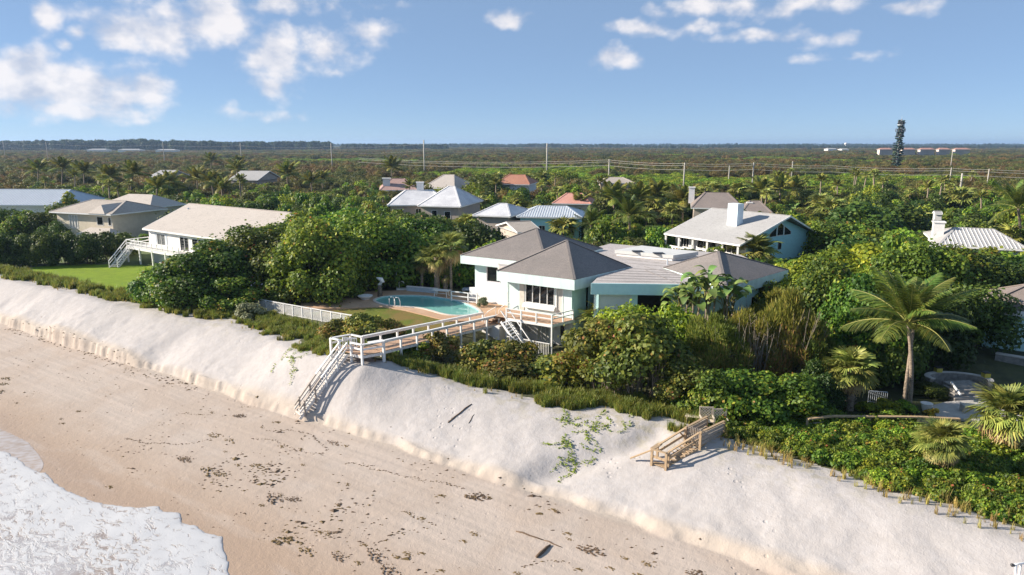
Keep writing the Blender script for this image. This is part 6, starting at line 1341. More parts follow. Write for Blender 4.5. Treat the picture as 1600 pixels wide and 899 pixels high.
# ---- woodland: single trees nearest the camera, the rest as one mass
def allowed_top(x, y_base, dist, rpx):
    lim = -1e9
    for (x0, x1, yb, dd) in CLEAR:
        if dist < dd-1 and x+rpx > x0 and x-rpx < x1: lim = max(lim, yb)
    return lim
def build_woodland():
    g = random.Random(21); rows = []; d = 74.0
    while d < 3200:
        sp = 5.2 if d < 260 else 5.2+(d-260)*.0105; half = d*1.15+12; x = -half+g.uniform(0, sp)
        while x < half: rows.append((x+g.uniform(-.3, .3)*sp, d+g.uniform(-.35, .35)*sp, sp)); x += sp*g.uniform(.85, 1.2)
        d += sp*.9
    near = []; far = []
    lawnbox = lambda u, v: (-116 < u < -66 and v < 56)
    for (x, y, sp) in rows:
        u, v = UV(x, y)
        if v < 62 or lawnbox(u, v): continue
        if u > -50 and v < 66: continue
        if any((x-a)**2+(y-b)**2 < (r+.8)**2 for a, b, r in FOOT): continue
        if -47 < u < -12 and v < 80: continue
        px_, py_, dist = PX((x, y, -1.5))
        if px_ < -520 or px_ > 1950: continue
        # kind by place: greener near the houses, olive brown scrub beyond, bright mangrove flats far off
        m = float(fbm(np.array(x*.010), np.array(y*.010), 91, 3)); m2 = float(fbm(np.array(x*.035), np.array(y*.035), 95, 2)); r_ = g.random()
        scrub = min(1, max(0, (dist-150)/90))
        if r_ < scrub*.90: key = 'f_brown' if m2+g.uniform(-.3, .3) > .08 else 'f_oak'
        else: key = 'f_grape' if r_ < .62+.2*scrub else ('f_dark' if r_ < .84 else ('f_lime' if r_ < .93 else 'f_oak'))
        if scrub > .8 and m > .26: key = 'f_lime'
        H = PROTO[key][0][3]; R0 = PROTO[key][0][2]; h = g.uniform(4.6, 7.4)*(1+.15*m2)
        if scrub > .5: h = g.uniform(4.2, 6.6)+m2*2.0
        if key == 'f_lime' and scrub > .8: h = g.uniform(2.6, 3.8)
        r = sp*.62*g.uniform(.85, 1.35)
        lim = allowed_top(px_, py_, dist, r*FPX/dist)
        zt = -1.5+h; ty = PX((x, y, zt))[1]
        if ty < lim+1: 
            h = PY(px_, lim+1.5+g.uniform(0, 3), y).z+1.5
            if h < 1.3: continue
        (near if dist < 420 else far).append((x, y, h, r, key, dist, px_))
    near.sort(key=lambda t: t[5]); cnt = {}
    nm = {'f_oak': ('scrub_oak', 'rounded olive green scrub oak'), 'f_brown': ('brown_scrub_tree', 'olive brown twiggy scrub tree'), 'f_dark': ('evergreen_tree', 'dark green dense tree'), 'f_grape': ('leafy_tree', 'mid green leafy tree'), 'f_lime': ('bright_tree', 'bright yellow green tree')}
    rest = []
    for t in near:
        x, y, h, r, key, dist, px_ = t
        if cnt.get(key, 0) >= 290 or px_ < -40 or px_ > 1640: rest.append(t); continue
        cnt[key] = cnt.get(key, 0)+1
        zone = 'among the houses' if dist < 200 else 'in the scrub beyond the houses'
        s = r/PROTO[key][0][2]; o = put(key, (x, y, -1.6), s, h/PROTO[key][0][3], nm[key][1]+' '+zone, nm[key][1]+'s '+zone, name=nm[key][0], cat='tree')
    far = rest+far
    print('woodland', len(near), {k: v for k, v in cnt.items()}, 'mass', len(far))
    # a bright umbrella crown that stands out
    b = P(878, 296, -1.5); put('f_lime', b, 2.2*1.05, (PY(878, 268, b.y).z+1.5)/5.0, 'broad umbrella shaped bright green tree right of the terracotta roof', None, name='umbrella_tree', cat='tree')
    for x, by, ty, w, lab in ((762, 322, 268, 74, 'big dark tree between the pale roofs and the terracotta roof'), (1340, 378, 312, 110, 'massive dark tree right of the teal gable'), (1405, 372, 318, 90, 'second massive dark tree right of the teal gable'), (700, 350, 322, 40, 'dark tree in front of the white tile wing')):
        b = P(x, by, -1.5); dist = PX(b)[2]; put('f_dark', b, w*dist/FPX/2/4.0*1.1, (PY(x, ty, b.y).z+1.5)/6.6, lab, None, name='evergreen_tree', cat='tree')
    return far
def instancer(name, pts, keys, mat_kind='stuff'):
    """one object: points carrying scale, turn and kind; geometry nodes set the crowns on them"""
    me = bpy.data.meshes.new(name); me.from_pydata([p[0] for p in pts], [], [])
    for an, k in (('sc', 'FLOAT_VECTOR'), ('turn', 'FLOAT'), ('pick', 'INT')):
        a = me.attributes.new(an, k, 'POINT')
        if an == 'sc': a.data.foreach_set('vector', np.array([p[1] for p in pts], np.float32).ravel())
        elif an == 'turn': a.data.foreach_set('value', np.array([p[2] for p in pts], np.float32))
        else: a.data.foreach_set('value', np.array([p[3] for p in pts], np.int32))
    o = link(name, me); ng = bpy.data.node_groups.new(name, 'GeometryNodeTree'); ng.interface.new_socket('Geometry', in_out='INPUT', socket_type='NodeSocketGeometry'); ng.interface.new_socket('Geometry', in_out='OUTPUT', socket_type='NodeSocketGeometry')
    N, L = ng.nodes, ng.links; gi = N.new('NodeGroupInput'); go = N.new('NodeGroupOutput'); ip = N.new('GeometryNodeInstanceOnPoints'); ji = N.new('GeometryNodeGeometryToInstance')
    for ob in reversed(keys):
        oi = N.new('GeometryNodeObjectInfo'); oi.inputs['Object'].default_value = ob; oi.transform_space = 'ORIGINAL'; L.new(oi.outputs['Geometry'], ji.inputs[0])
    def na(nm, t): n = N.new('GeometryNodeInputNamedAttribute'); n.data_type = t; n.inputs['Name'].default_value = nm; return [s for s in n.outputs if s.enabled and s.name == 'Attribute'][0]
    L.new(gi.outputs[0], ip.inputs['Points']); L.new(ji.outputs[0], ip.inputs['Instance']); ip.inputs['Pick Instance'].default_value = True
    L.new(na('pick', 'INT'), ip.inputs['Instance Index']); L.new(na('sc', 'FLOAT_VECTOR'), ip.inputs['Scale'])
    cx = N.new('ShaderNodeCombineXYZ'); L.new(na('turn', 'FLOAT'), cx.inputs[2]); L.new(cx.outputs[0], ip.inputs['Rotation']); L.new(ip.outputs[0], go.inputs[0])
    m = o.modifiers.new('instances', 'NODES'); m.node_group = ng; o['kind'] = 'stuff'; return o
far = build_woodland()
def first_of(me): return next(o for o in scene.objects if o.type == 'MESH' and o.data == me)
def build_mass(far):
    keys = []; idx = {}
    for k in ('f_oak', 'f_brown', 'f_dark', 'f_grape', 'f_lime'):
        for v, (me, *_r) in enumerate(PROTO[k]):
            try: ob = first_of(me)
            except StopIteration: continue
            idx.setdefault(k, []).append(len(keys)); keys.append(ob)
    pts = []
    for (x, y, h, r, k, d, px_) in far:
        i = random.choice(idx[k]); s = r/PROTO[k][0][2]; pts.append(((x, y, -1.6), (s, s, h/PROTO[k][0][3]), random.uniform(0, 6.28), i))
    setp(instancer('woodland', pts, keys), 'distant olive and green scrub woodland stretching to the horizon', 'woodland')
    # tree belts on the horizon: tall pines at left, thin belts right across; one visible pine is the pattern for all
    pk = []
    for v, (me, *_r) in enumerate(PROTO['f_pine']):
        b = P((742, 1265, 120)[v], (232, 236, 237)[v], -1.5); dist = PX(b)[2]; o = put('f_pine', b, 1.2, .75, ('tall pine on the horizon right of the tallest pole', 'tall pine before the water tower', 'tall pine in the dark belt at upper left')[v], None, name='pine_tree', cat='tree', var=v); pk.append(o)
    pts = []; g = random.Random(8)
    def belt(x0, x1, d0, d1, n, h0, h1):
        for _ in range(n):
            d = g.uniform(d0, d1); a = (g.uniform(x0, x1)-800)/FPX; x, y = a*d, d; cl = float(fbm(np.array(a*22), np.array(d*.0007), 97, 3)); h = (h0+(h1-h0)*g.random())*(1+.35*cl); s = h/14*g.uniform(.9, 1.5)*1.25; pts.append(((x, y, -2), (s, s, h/14), g.uniform(0, 6.28), g.randrange(len(pk))))
    belt(-60, 420, 1500, 2100, 1300, 20, 30); belt(400, 520, 1700, 2300, 260, 16, 25); belt(540, 700, 1800, 2500, 300, 12, 19); belt(700, 1000, 2600, 3600, 420, 11, 20); belt(-60, 1660, 3200, 5200, 2400, 12, 21); belt(1000, 1660, 2200, 3300, 900, 9, 15); belt(-60, 1660, 5200, 8500, 1800, 14, 24)
    setp(instancer('horizon_tree_belt', pts, pk), 'dark belt of pines along the horizon', 'woodland')
build_mass(far)

# ---- dune grass
def tuft_mesh(seed, nb, h, sp, w=.028, mat=None):
    g = random.Random(seed); V = []; Fc = []; T = []
    for i in range(nb):
        a = g.uniform(0, 6.283); r = sp*math.sqrt(g.random()); p = Vector((r*math.cos(a), r*math.sin(a), 0)); hh = h*g.uniform(.55, 1.1); b = g.uniform(0, 6.283); ln = Vector((math.cos(b), math.sin(b), 0))*hh*g.uniform(.1, .5); wv = Vector((-math.sin(b), math.cos(b), 0))*w
        m = p+ln*.35+Vector((0, 0, hh*.62)); e = p+ln+Vector((0, 0, hh)); k = len(V); V += [p-wv, p+wv, m+wv*.8, m-wv*.8, e+wv*.2, e-wv*.2]; Fc += [(k, k+1, k+2, k+3), (k+3, k+2, k+4, k+5)]; T += [g.gauss(.42, .22)]*6
    return np_mesh('grass_tuft', np.array([tuple(v) for v in V]), np.array(Fc), np.clip(np.array(T), 0, 1), mat or F['grass'])
def build_grass():
    tm = [tuft_mesh(s, 46, .75, .34) for s in range(3)]; thin = [tuft_mesh(9+s, 13, .62, .12, .015, F['oat']) for s in range(3)]; low = [tuft_mesh(19+s, 40, .4, .36, .03, F['vine']) for s in range(2)]
    obs = []
    for i, m in enumerate(tm+thin+low):
        u = (-33, -32, -30, -9.6, -8.4, -7.6, -43.5, -42.8)[i]; q = W(u, float(crest_v(np.array(u)))+(.9 if i < 3 else -.3)); q.z = TZ(q.x, q.y)-.03; o = link('grass_tuft', m, None, q); obs.append(o)
        setp(o, ('tuft of green dune grass in the strip before the dune shrubs', 'tuft of green dune grass in the strip before the dune shrubs', 'tuft of green dune grass in the strip before the dune shrubs', 'sparse tan sea oat tuft planted on the right dune', 'sparse tan sea oat tuft planted on the right dune', 'sparse tan sea oat tuft planted on the right dune', 'yellow green creeping tuft left of the walkway landing', 'yellow green creeping tuft left of the walkway landing')[i], 'grass', ('green dune grass tufts', 'green dune grass tufts', 'green dune grass tufts', 'sea oat tufts on the right dune', 'sea oat tufts on the right dune', 'sea oat tufts on the right dune', 'creeping tufts by the landing', 'creeping tufts by the landing')[i])
    # sea oats in planted rows on the right dune, one by one
    g = random.Random(3); k = 0
    for i in range(110):
        u = g.uniform(-11.5, 7); c = float(crest_v(np.array(u))); v = c+g.uniform(-1.0, .9); q = W(u, v); q.z = TZ(q.x, q.y)-.03
        o = link('grass_tuft', thin[i % 3], None, q); s = g.uniform(.6, 1.15); o.scale = (s, s, s*g.uniform(.8, 1.2)); o.rotation_euler = (0, 0, g.uniform(0, 6.28)); setp(o, 'sparse tan sea oat tuft planted on the right dune', 'grass', 'sea oat tufts on the right dune')
    pts = []
    def strip(u0, u1, a, b, n, s0, s1, picks, dens=.45, seed=61):
        c = 0
        while c < n:
            u = g.uniform(u0, u1); t = g.random(); cv = float(crest_v(np.array(u))); v = cv+a+(b-a)*t
            if float(fbm(np.array(u*.55), np.array(v*.7), seed, 3))+.5 < dens*(1.7-1.45*t)+.08: c += .2; continue
            q = W(u, v); q.z = TZ(q.x, q.y)-.03; s = g.uniform(s0, s1)*(.7+.4*t); pts.append((tuple(q), (s, s, s*g.uniform(.8, 1.25)), g.uniform(0, 6.28), g.choice(picks))); c += 1
    strip(-125, -64, -.8, 2.1, 1250, .8, 1.25, (0, 1, 2)); strip(-66, -42, -.8, 3.6, 1500, .55, .95, (0, 1, 2, 6)); strip(-45, -41.5, -.6, 3.0, 120, .5, .9, (6, 7, 0)); strip(-38.5, -33, -.2, 3, 330, .7, 1.1, (0, 1, 2))
    strip(-34, -11.5, -.9, 2.6, 1700, .75, 1.2, (0, 1, 2)); strip(-12, 10, .2, 1.6, 170, .4, .7, (0, 1, 2, 3, 4)); strip(-125, 9, -1.4, .2, 420, .35, .7, (3, 4, 5), .62); strip(2, 12, -.2, 1.8, 220, .6, 1.1, (0, 3, 4, 5))
    setp(instancer('dune_grass', pts, obs), 'strip of green dune grass along the crest of the sand', 'grass')
build_grass()
def build_vines():
    g = np.random.default_rng(4); P_, N_, T_, S_, C_ = [], [], [], [], []
    starts = [(880, 690), (890, 705), (895, 730), (925, 660), (940, 668), (905, 672), (875, 664), (985, 655), (460, 572), (450, 568), (475, 552), (935, 712)]
    for (x, y) in starts:
        for rep in range(4):
            q = TP(x+g.normal(0, 7), y+g.normal(0, 4)); a = g.uniform(0, 6.28)
            for i in range(int(g.uniform(8, 22))):
                a += g.normal(0, .35); q = Vector((q.x+.10*math.cos(a), q.y+.10*math.sin(a), 0)); q.z = TZ(q.x, q.y)
                for j in range(2):
                    P_.append((q.x+g.normal(0, .06), q.y+g.normal(0, .06), q.z+.04+g.uniform(0, .10))); n = unit(np.array([g.normal(0, .4), g.normal(0, .4), 1])); N_.append(n); T_.append(unit(np.cross(n, g.normal(size=3)))); S_.append(g.uniform(.09, .19)); C_.append(g.normal(.45, .22))
    V, Fq, T = leaf_quads(np.array(P_), np.array(N_), np.array(T_), np.array(S_), .8, np.array(C_)); setp(link('beach_vine', np_mesh('beach_vine', V, Fq, T, F['vine'])), 'green beach vine creeping down the sand beside the gully', 'vine', kind='stuff')
build_vines()

# ------------------------------------------------------------------ seaweed and driftwood on the beach
WEED = paint('dried_seaweed', (.15, .098, .06), (.09, .056, .034), 5, .85)
WEEDG = paint('olive_seaweed', (.17, .112, .036), (.10, .062, .024), 5, .8)
def weed_mesh(seed, n, spread, sz, hgt):
    """a flat heap of crumpled seaweed scraps"""
    g = random.Random(seed); mb = MB()
    for i in range(n):
        r = spread*g.random()**.7; a = g.uniform(0, 6.283); c = Vector((r*math.cos(a)*1.3, r*math.sin(a)*.6, 0)); k = g.randint(4, 6); s = sz*g.uniform(.4, 1.2); b = g.uniform(0, 6.28)
        top = c+Vector((g.uniform(-.2, .2)*s, g.uniform(-.2, .2)*s, hgt*g.uniform(.4, 1.1)*(1-.6*r/spread)))
        ring = [c+Vector((math.cos(b+j*6.283/k)*s*g.uniform(.5, 1.2)*1.5, math.sin(b+j*6.283/k)*s*g.uniform(.4, .9), -.02)) for j in range(k)]
        mb.add(ring+[top], [(j, (j+1) % k, k) for j in range(k)])
    return mb
def build_weed():
    g = random.Random(12); ms = [weed_mesh(s, 22, .42, .09, .08).mesh('seaweed_clump', (WEED, WEEDG)[s % 2]) for s in range(6)]+[weed_mesh(30+s, 44, .8, .11, .12).mesh('seaweed_clump', (WEEDG, WEED)[s % 2]) for s in range(3)]
    big = [(293, 718, 7), (325, 736, 6), (345, 741, 8), (290, 717, 3), (172, 761, 1), (340, 680, 8), (362, 689, 6), (355, 706, 3), (405, 728, 6), (400, 745, 2), (372, 727, 1), (430, 778, 7), (463, 780, 7), (440, 775, 3), (455, 845, 6), (482, 862, 6), (532, 870, 7), (590, 868, 7), (610, 890, 7), (570, 852, 1), (525, 692, 7), (540, 697, 1), (543, 757, 1), (752, 776, 7), (738, 776, 5), (765, 778, 1), (930, 860, 7), (977, 872, 5), (955, 888, 1), (1015, 882, 3), (1093, 896, 7), (865, 797, 1), (872, 800, 3), (888, 834, 1), (892, 843, 3), (8, 600, 8), (2, 612, 6), (12, 592, 6), (26, 630, 1), (96, 655, 3), (98, 662, 1), (125, 643, 3), (378, 650, 7), (332, 645, 3), (433, 660, 1), (410, 668, 3), (440, 698, 1), (470, 702, 1), (475, 727, 3), (690, 775, 1), (642, 803, 3), (660, 810, 1), (745, 835, 3), (725, 846, 1), (812, 898, 3), (690, 892, 1), (1000, 900, 1), (905, 890, 1), (412, 790, 3), (500, 832, 1), (515, 835, 3), (560, 880, 1), (640, 866, 3), (660, 865, 1), (620, 870, 5)]
    for i, (x, y, k) in enumerate(big):
        q = TP(x, y); o = link('seaweed_clump', ms[k], None, q+Vector((0, 0, .01))); s = g.uniform(.75, 1.25)*(.75 if k < 6 else .9); o.scale = (s, s, s); o.rotation_euler = (0, 0, AN+g.uniform(-.5, .5))
        zone = 'below the walkover stairs' if x < 560 else 'in the wheel tracks at centre'
        setp(o, 'dark brown clump of dried seaweed on the wet sand '+zone, 'seaweed', 'seaweed clumps '+zone)
    mb = MB()
    def bit(q, s):
        k = g.randint(3, 5); b = g.uniform(0, 6.28); ring = [q+Vector((math.cos(b+j*6.283/k)*s*g.uniform(.6, 1.8), math.sin(b+j*6.283/k)*s*g.uniform(.3, .8), -.01)) for j in range(k)]
        mb.add(ring+[q+Vector((g.uniform(-.3, .3)*s, 0, s*g.uniform(.25, .6)))], [(j, (j+1) % k, k) for j in range(k)], 0 if g.random() < .6 else 1)
    def scatter(n, fu, fv, s0, s1, wl=None):
        c = 0
        while c < n:
            u, v = fu(), fv()
            if wl and abs(vnoise(np.array(u*.3), np.array(v*.5), wl)) > .10: c += .3; continue
            q = W(u, v); q.z = TZ(q.x, q.y)+.01; bit(q, g.uniform(s0, s1)*(2.2 if g.random() < .07 else 1)); c += 1
    scatter(420, lambda: g.uniform(-52, -18), lambda: g.gauss(24.6, 1.5), .03, .12, 4); scatter(300, lambda: g.uniform(-46, -24), lambda: g.gauss(26.8, .8), .04, .15, 5)
    scatter(280, lambda: g.uniform(-95, -6), lambda: g.gauss(29.8, 2.0), .03, .11, 6); scatter(260, lambda: g.uniform(-70, -4), lambda: g.gauss(32.3, .8), .03, .12, 7); scatter(200, lambda: g.uniform(-70, -30), lambda: g.uniform(21.5, 26), .025, .07, 8)
    for k in range(9):                                                      # broken strand lines
        u = g.uniform(-55, -12); v = g.uniform(23.5, 31); a = g.uniform(-.5, .3)
        for i in range(int(g.uniform(18, 60))): u += .13*math.cos(a); v += .13*math.sin(a); a += g.gauss(0, .12); q = W(u+g.gauss(0, .05), v+g.gauss(0, .06)); q.z = TZ(q.x, q.y)+.01; bit(q, g.uniform(.03, .10))
    for u0, v0, n in ((-80, 33.1, 60), (-70, 33.0, 60), (-60, 33.0, 60), (-88, 33.1, 50)):   # dark bits along the foot of the little sand cliff
        for i in range(n): u = u0+g.uniform(-5, 5); q = W(u, v0+g.gauss(0, .35)); q.z = TZ(q.x, q.y)+.01; bit(q, g.uniform(.05, .17))
    setp(mb.build('seaweed', [WEED, WEEDG]), 'scattered bits of dark dried seaweed over the beach', 'seaweed', kind='stuff')
    for (x0, y0, x1, y1, r, lab) in ((700, 661, 737, 632, .06, 'dark stick lying on the dune face below the walkway'), (732, 662, 741, 648, .03, 'thin twig beside the dark dune stick'), (838, 872, 860, 853, .11, 'thick dark driftwood log on the beach at centre'), (806, 831, 850, 845, .05, 'long thin driftwood branch above the thick log'), (850, 845, 878, 856, .04, 'short driftwood piece at the end of the long branch')):
        a, b = TP(x0, y0), TP(x1, y1); m = a.lerp(b, .5); m.z = max(TZ(m.x, m.y), m.z); pts = [a, a.lerp(m, .5)+Vector((.03, .05, 0)), m, m.lerp(b, .5)+Vector((-.04, .03, 0)), b]; pts = [Vector((p.x, p.y, TZ(p.x, p.y)+r*.5)) for p in pts]
        setp(MB().tube(pts, [r*.7, r, r*.9, r*.8, r*.4], 6).build('driftwood', WEED, smooth=True), lab, 'driftwood')
build_weed()

# ------------------------------------------------------------------ things round the pool
def build_pool_things():
    q = P(690, 463.5, ZP+.05); t = empty('pool_table', q, R(-20), 'white slatted table on crossed legs behind the pool', 'table')
    MB().box(-1.05, 1.05, -.45, .45, .72, .78).build('table_top', WHITE, t, local=True)
    for sx in (-.8, .8):
        for sy in (-.35, .35): mb = MB(); mb.bar((sx, sy, 0), (sx*.85, sy*.6, .718), .07, .07); mb.build('leg', WHITE, t, local=True)
    mb = MB(); mb.bar((-.75, 0, .35), (.75, 0, .35), .05, .06); mb.build('stretcher', WHITE, t, local=True)
    q = P(571, 468, ZP+.02); b = empty('stone_basin', q, 0, 'low white flared planter basin on the lawn left of the pool', 'planter')
    MB().tube([(0, 0, -.03), (0, 0, .10), (0, 0, .35), (0, 0, .45)], [.45, .5, .8, .85], 20).build('bowl', WSTUC, b, local=True, smooth=False)
    # small garden statues: heron-like white forms on dark posts in the shade
    for (x, y, ty, lab) in ((555, 462, 444, 'small pale garden statue on two legs in the shade left of the pool'), (594, 464, 434, 'pale curled statue on a dark post at the left end of the pool')):
        q = P(x, y, ZP); h = PY(x, ty, q.y).z-ZP; s = empty('garden_statue', q, 0, lab, 'statue')
        if x < 580:
            for sx in (-.12, .12): MB().tube([(sx, 0, -.1), (sx, 0, .35*h), (sx*1.1, 0, .62*h)], [.08, .07, .1], 7).build('leg', WSTUC, s, local=True, smooth=True)
            MB().tube([(0, 0, .58*h), (0, 0, .7*h), (0, 0, .86*h), (.05, -.05, .95*h), (.08, -.05, h)], [.2, .28, .27, .16, .08], 10).build('body', WSTUC, s, local=True, smooth=True)
        else:
            MB().tube([(0, 0, -.1), (0, 0, .3*h), (0, 0, .62*h)], [.34, .26, .22], 10).build('post', BARK, s, local=True, smooth=True)
            MB().tube([(-.15, 0, .60*h), (.12, 0, .66*h), (.32, 0, .78*h), (.2, 0, .92*h), (-.12, 0, .95*h), (-.35, 0, 1.0*h)], [.16, .26, .28, .24, .15, .05], 10).build('figure', WSTUC, s, local=True, smooth=True)
    q = P(620, 451, ZP); s = empty('outdoor_shower', q, 0, 'white outdoor shower pipe at the back of the pool deck', 'shower'); MB().tube([(0, 0, -.1), (0, 0, 1.9), (0, 0, 2.1), (.15, 0, 2.15)], .06, 6).build('pipe', WHITE, s, local=True); MB().tube([(.2, 0, 2.16), (.2, 0, 2.02)], [.05, .16], 8).build('shower_head', WHITE, s, local=True)
    q = P(624, 453, ZP); s = empty('slide_rail', q, 0, 'bent white rail at the head of the pool', 'handrail'); MB().tube([(0, 0, -.1), (0, 0, .9), (.2, 0, 1.05), (.5, 0, 1.0), (.6, 0, .8)], .06, 6).build('rail', WHITE, s, local=True)
    MB().box(-.3, 1.1, -.3, .3, -.05, .22).build('plinth', WSTUC, s, local=True)
    a, b = P(636, 455, ZP), P(684, 459, ZP); w = empty('low_wall', a, 0, 'low bluish white wall along the back of the pool deck', 'wall')
    mb = MB(); mb.bar(a+Vector((0, 0, .28)), b+Vector((0, 0, .28)), .3, .6); mb.build('wall_body', paint('bluish_wall', (.45, .53, .58), None, 2, .7), w); mb = MB(); mb.bar(a+Vector((0, 0, .61)), b+Vector((0, 0, .61)), .38, .06); mb.build('coping', WSTUC, w)
    # potted lily by the pavilion wall
    q = P(753, 479, ZP+.02); put('silver_s', q, .55, .75, 'spiky pale green shrub against the white pavilion wall by the pool', None, name='pool_shrub', cat='shrub')
    # striped lounger on the terrace in the pavilion shade
    q = P(735, 457, ZP); t = empty('lounge_bed', q, R(-10), 'bluish covered lounge bed in the shade left of the pavilion wall', 'lounger'); MB().box(-.9, .9, -.5, .5, .3, .48).build('cushion', paint('blue_cushion', (.20, .26, .36), None, 2, .8), t, local=True)
    for sx in (-.8, .8):
        for sy in (-.4, .4): MB().box(sx-.05, sx+.05, sy-.05, sy+.05, -.05, .298).build('leg', GREYWOOD, t, local=True)
    # white blossom on the shrub at the fence start
    g = np.random.default_rng(8); c = TP(402, 478); n = 160; p = np.array([c.x, c.y, c.z+1.1])+g.normal(size=(n, 3))*np.array([.75, .5, .6])+np.array([-.3, 0, .5]); nn = unit(g.normal(size=(n, 3))+np.array([-.5, -.6, .6])); V, Fq, T = leaf_quads(p, nn, unit(np.cross(nn, g.normal(size=(n, 3)))), g.uniform(.14, .3, n), .9, np.full(n, .8))
    BLOS = paint('white_blossom', (.78, .70, .72), (.66, .58, .62), 4, .7); t = empty('blossom_shrub', c, 0, 'white flowering shrub at the left end of the mesh fence', 'shrub'); link('blossom', np_mesh('blossom', V-np.array(c)[None, :], Fq, None, BLOS), t); link('crown', PROTO['grape_s'][0][0], t); link('trunk', PROTO['grape_s'][0][1], t)
build_pool_things()

# ------------------------------------------------------------------ right hand terrace
def build_terrace():
    zc = TZ(*TP(1490, 625).xy); F0 = [TP(x, y) for x, y in ((1452, 637), (1470, 630), (1545, 628), (1600, 640), (1600, 662), (1500, 655), (1460, 652))]
    z = max(zc, -2.6)+.06; F0 = [P(x, y, z) for x, y in ((1455, 634), (1478, 628), (1548, 622), (1610, 640), (1610, 668), (1510, 655), (1463, 650))]
    t = empty('stone_terrace', F0[0], 0, 'round stone terrace with curved wall and steps in the palm shade', 'terrace'); FOOT.append((sum(p.x for p in F0)/7, sum(p.y for p in F0)/7, 4))
    mb = MB(); mb.prism([(p.x, p.y) for p in F0], z-.4, z); mb.build('paving', CONC, t)
    g = random.Random(2); L_, R_ = P(1453, 592, z+.9), P(1543, 596, z+.9); c = (L_+R_)/2; c.z = z; rx = (R_-L_).length/2; d = (R_-L_).normalized(); nn = Vector((-d.y, d.x, 0))
    def arc(a, r=1.0): return c+d*(-math.cos(a)*rx*r)+nn*(math.sin(a)*rx*.62*r)
    for row in range(4):
        k = 22
        for i in range(k):
            a0, a1 = R(-22)+R(224)*(i+(row % 2)*.5)/k, R(-22)+R(224)*(i+1+(row % 2)*.5)/k-.012; h0, h1 = -.3+row*.33, -.3+(row+1)*.33-.015; o = g.uniform(-.02, .02); p = [arc(a0, 1+o/2), arc(a1, 1+o/2), arc(a1, 1.13), arc(a0, 1.13)]
            mb = MB(); mb.hexa([Vector((q.x, q.y, z+h)) for h in (h0, h1) for q in p]); mb.build('stone', STONE, t)
    for i in range(20):
        a0, a1 = R(-22)+R(224)*i/20, R(-22)+R(224)*(i+1)/20-.008; p = [arc(a0, .97), arc(a1, .97), arc(a1, 1.17), arc(a0, 1.17)]; mb = MB(); mb.hexa([Vector((q.x, q.y, z+h)) for h in (1.03, 1.11) for q in p]); mb.build('cap_stone', CONC, t)
    for i in range(4):
        a, b = P(1492, 626-6*i, z+.17*i), P(1535, 624-6*i, z+.17*i); e = Vector((-(b-a).y, (b-a).x, 0)).normalized()*1.3; mb = MB(); mb.hexa([Vector((q.x, q.y, hh)) for hh in (z-.3, z+.17*(i+1)) for q in (a+e*.0, b, b+e, a+e)]); mb.build('step', STONE, t)
    mb = MB(); a, b = P(1485, 607, z+.4), P(1500, 624, z+.2); mb.bar(a+Vector((0, 0, .5)), b+Vector((0, 0, .35)), .1, .1); mb.build('stair_rail', WHITE, t)
    for x, y, lab in ((1467, 588, 'left yellow box lantern on the curved terrace wall'), (1541, 588, 'right yellow box lantern on the curved terrace wall')):
        a = 0; q = min((arc(R(k), 1.07) for k in range(-20, 200, 3)), key=lambda q: abs(PX((q.x, q.y, z+1.2))[0]-x)+abs(PX((q.x, q.y, z+1.2))[1]-y)*.5); l = empty('wall_lantern', (q.x, q.y, z+1.11), 0, lab, 'lantern')
        MB().box(-.22, .22, -.22, .22, 0, .34).build('box', paint('yellow_paint', (.50, .42, .06), None, 3, .6), l, local=True); MB().box(-.25, .25, -.25, .25, .343, .40).build('lid', BLACK, l, local=True)
    q = TP(1447, 642); p = empty('flower_pot', q, 0, 'white flared flower pot by the terrace paving', 'flower pot'); MB().tube([(0, 0, 0), (0, 0, .5), (0, 0, .58)], [.25, .38, .42], 14).build('pot', WSTUC, p, local=True)
    q = P(1514, 643, z); s = empty('stone_block', q, R(-10), 'pale stone block seat at the right edge of the paving', 'block'); MB().box(-.5, .5, -.35, .35, -.2, .5).build('block', CONC, s, local=True, bevel=.03)
    a, b = P(1556, 556, z+1.2), P(1612, 566, z+1.2); w = empty('garden_wall', a, 0, 'short pale wall in deep shade at the right edge', 'wall'); mb = MB(); mb.bar(a-Vector((0, 0, .6)), b-Vector((0, 0, .6)), .4, 1.6); mb.build('wall_body', STONE, w); mb = MB(); mb.bar(a+Vector((0, 0, .25)), b+Vector((0, 0, .25)), .55, .1); mb.build('coping', CONC, w)
    # timber handrail along the seaward edge and the small steel fence
    zb = TZ(*TP(1350, 655).xy); pts = [P(x, y, zb+1.0) for x, y in ((1262, 655), (1300, 650.5), (1360, 651), (1440, 652), (1500, 655))]
    r = empty('boardwalk_rail', pts[2]-Vector((0, 0, 1)), 0, 'long straight timber handrail between the clipped bushes and the low carpet', 'handrail')
    for p, q in zip(pts[:-1], pts[1:]): mb = MB(); mb.bar(p, q, .24, .09); mb.build('handrail', TIMBER, r); mb = MB(); mb.bar(p-Vector((0, 0, .4)), q-Vector((0, 0, .4)), .05, .14); mb.build('rail', GREYWOOD, r)
    for p in pts: MB().bar((p.x, p.y, TZ(p.x, p.y)-.3), (p.x, p.y, p.z-.05), .13, .13).build('post', TIMBER, r)
    a, b = TP(1356, 630), TP(1385, 632); f = empty('steel_fence', a.lerp(b, .5), 0, 'short grey steel picket fence between fan palm and coconut palm', 'fence')
    for i in range(10): q = a.lerp(b, i/9); MB().bar(q, q+Vector((0, 0, .95)), .03, .03).build('picket', GREYMETAL, f)
    for hh in (.12, .96): mb = MB(); mb.bar(a+Vector((0, 0, hh)), b+Vector((0, 0, hh)), .05, .05); mb.build('rail', GREYMETAL, f)
build_terrace()

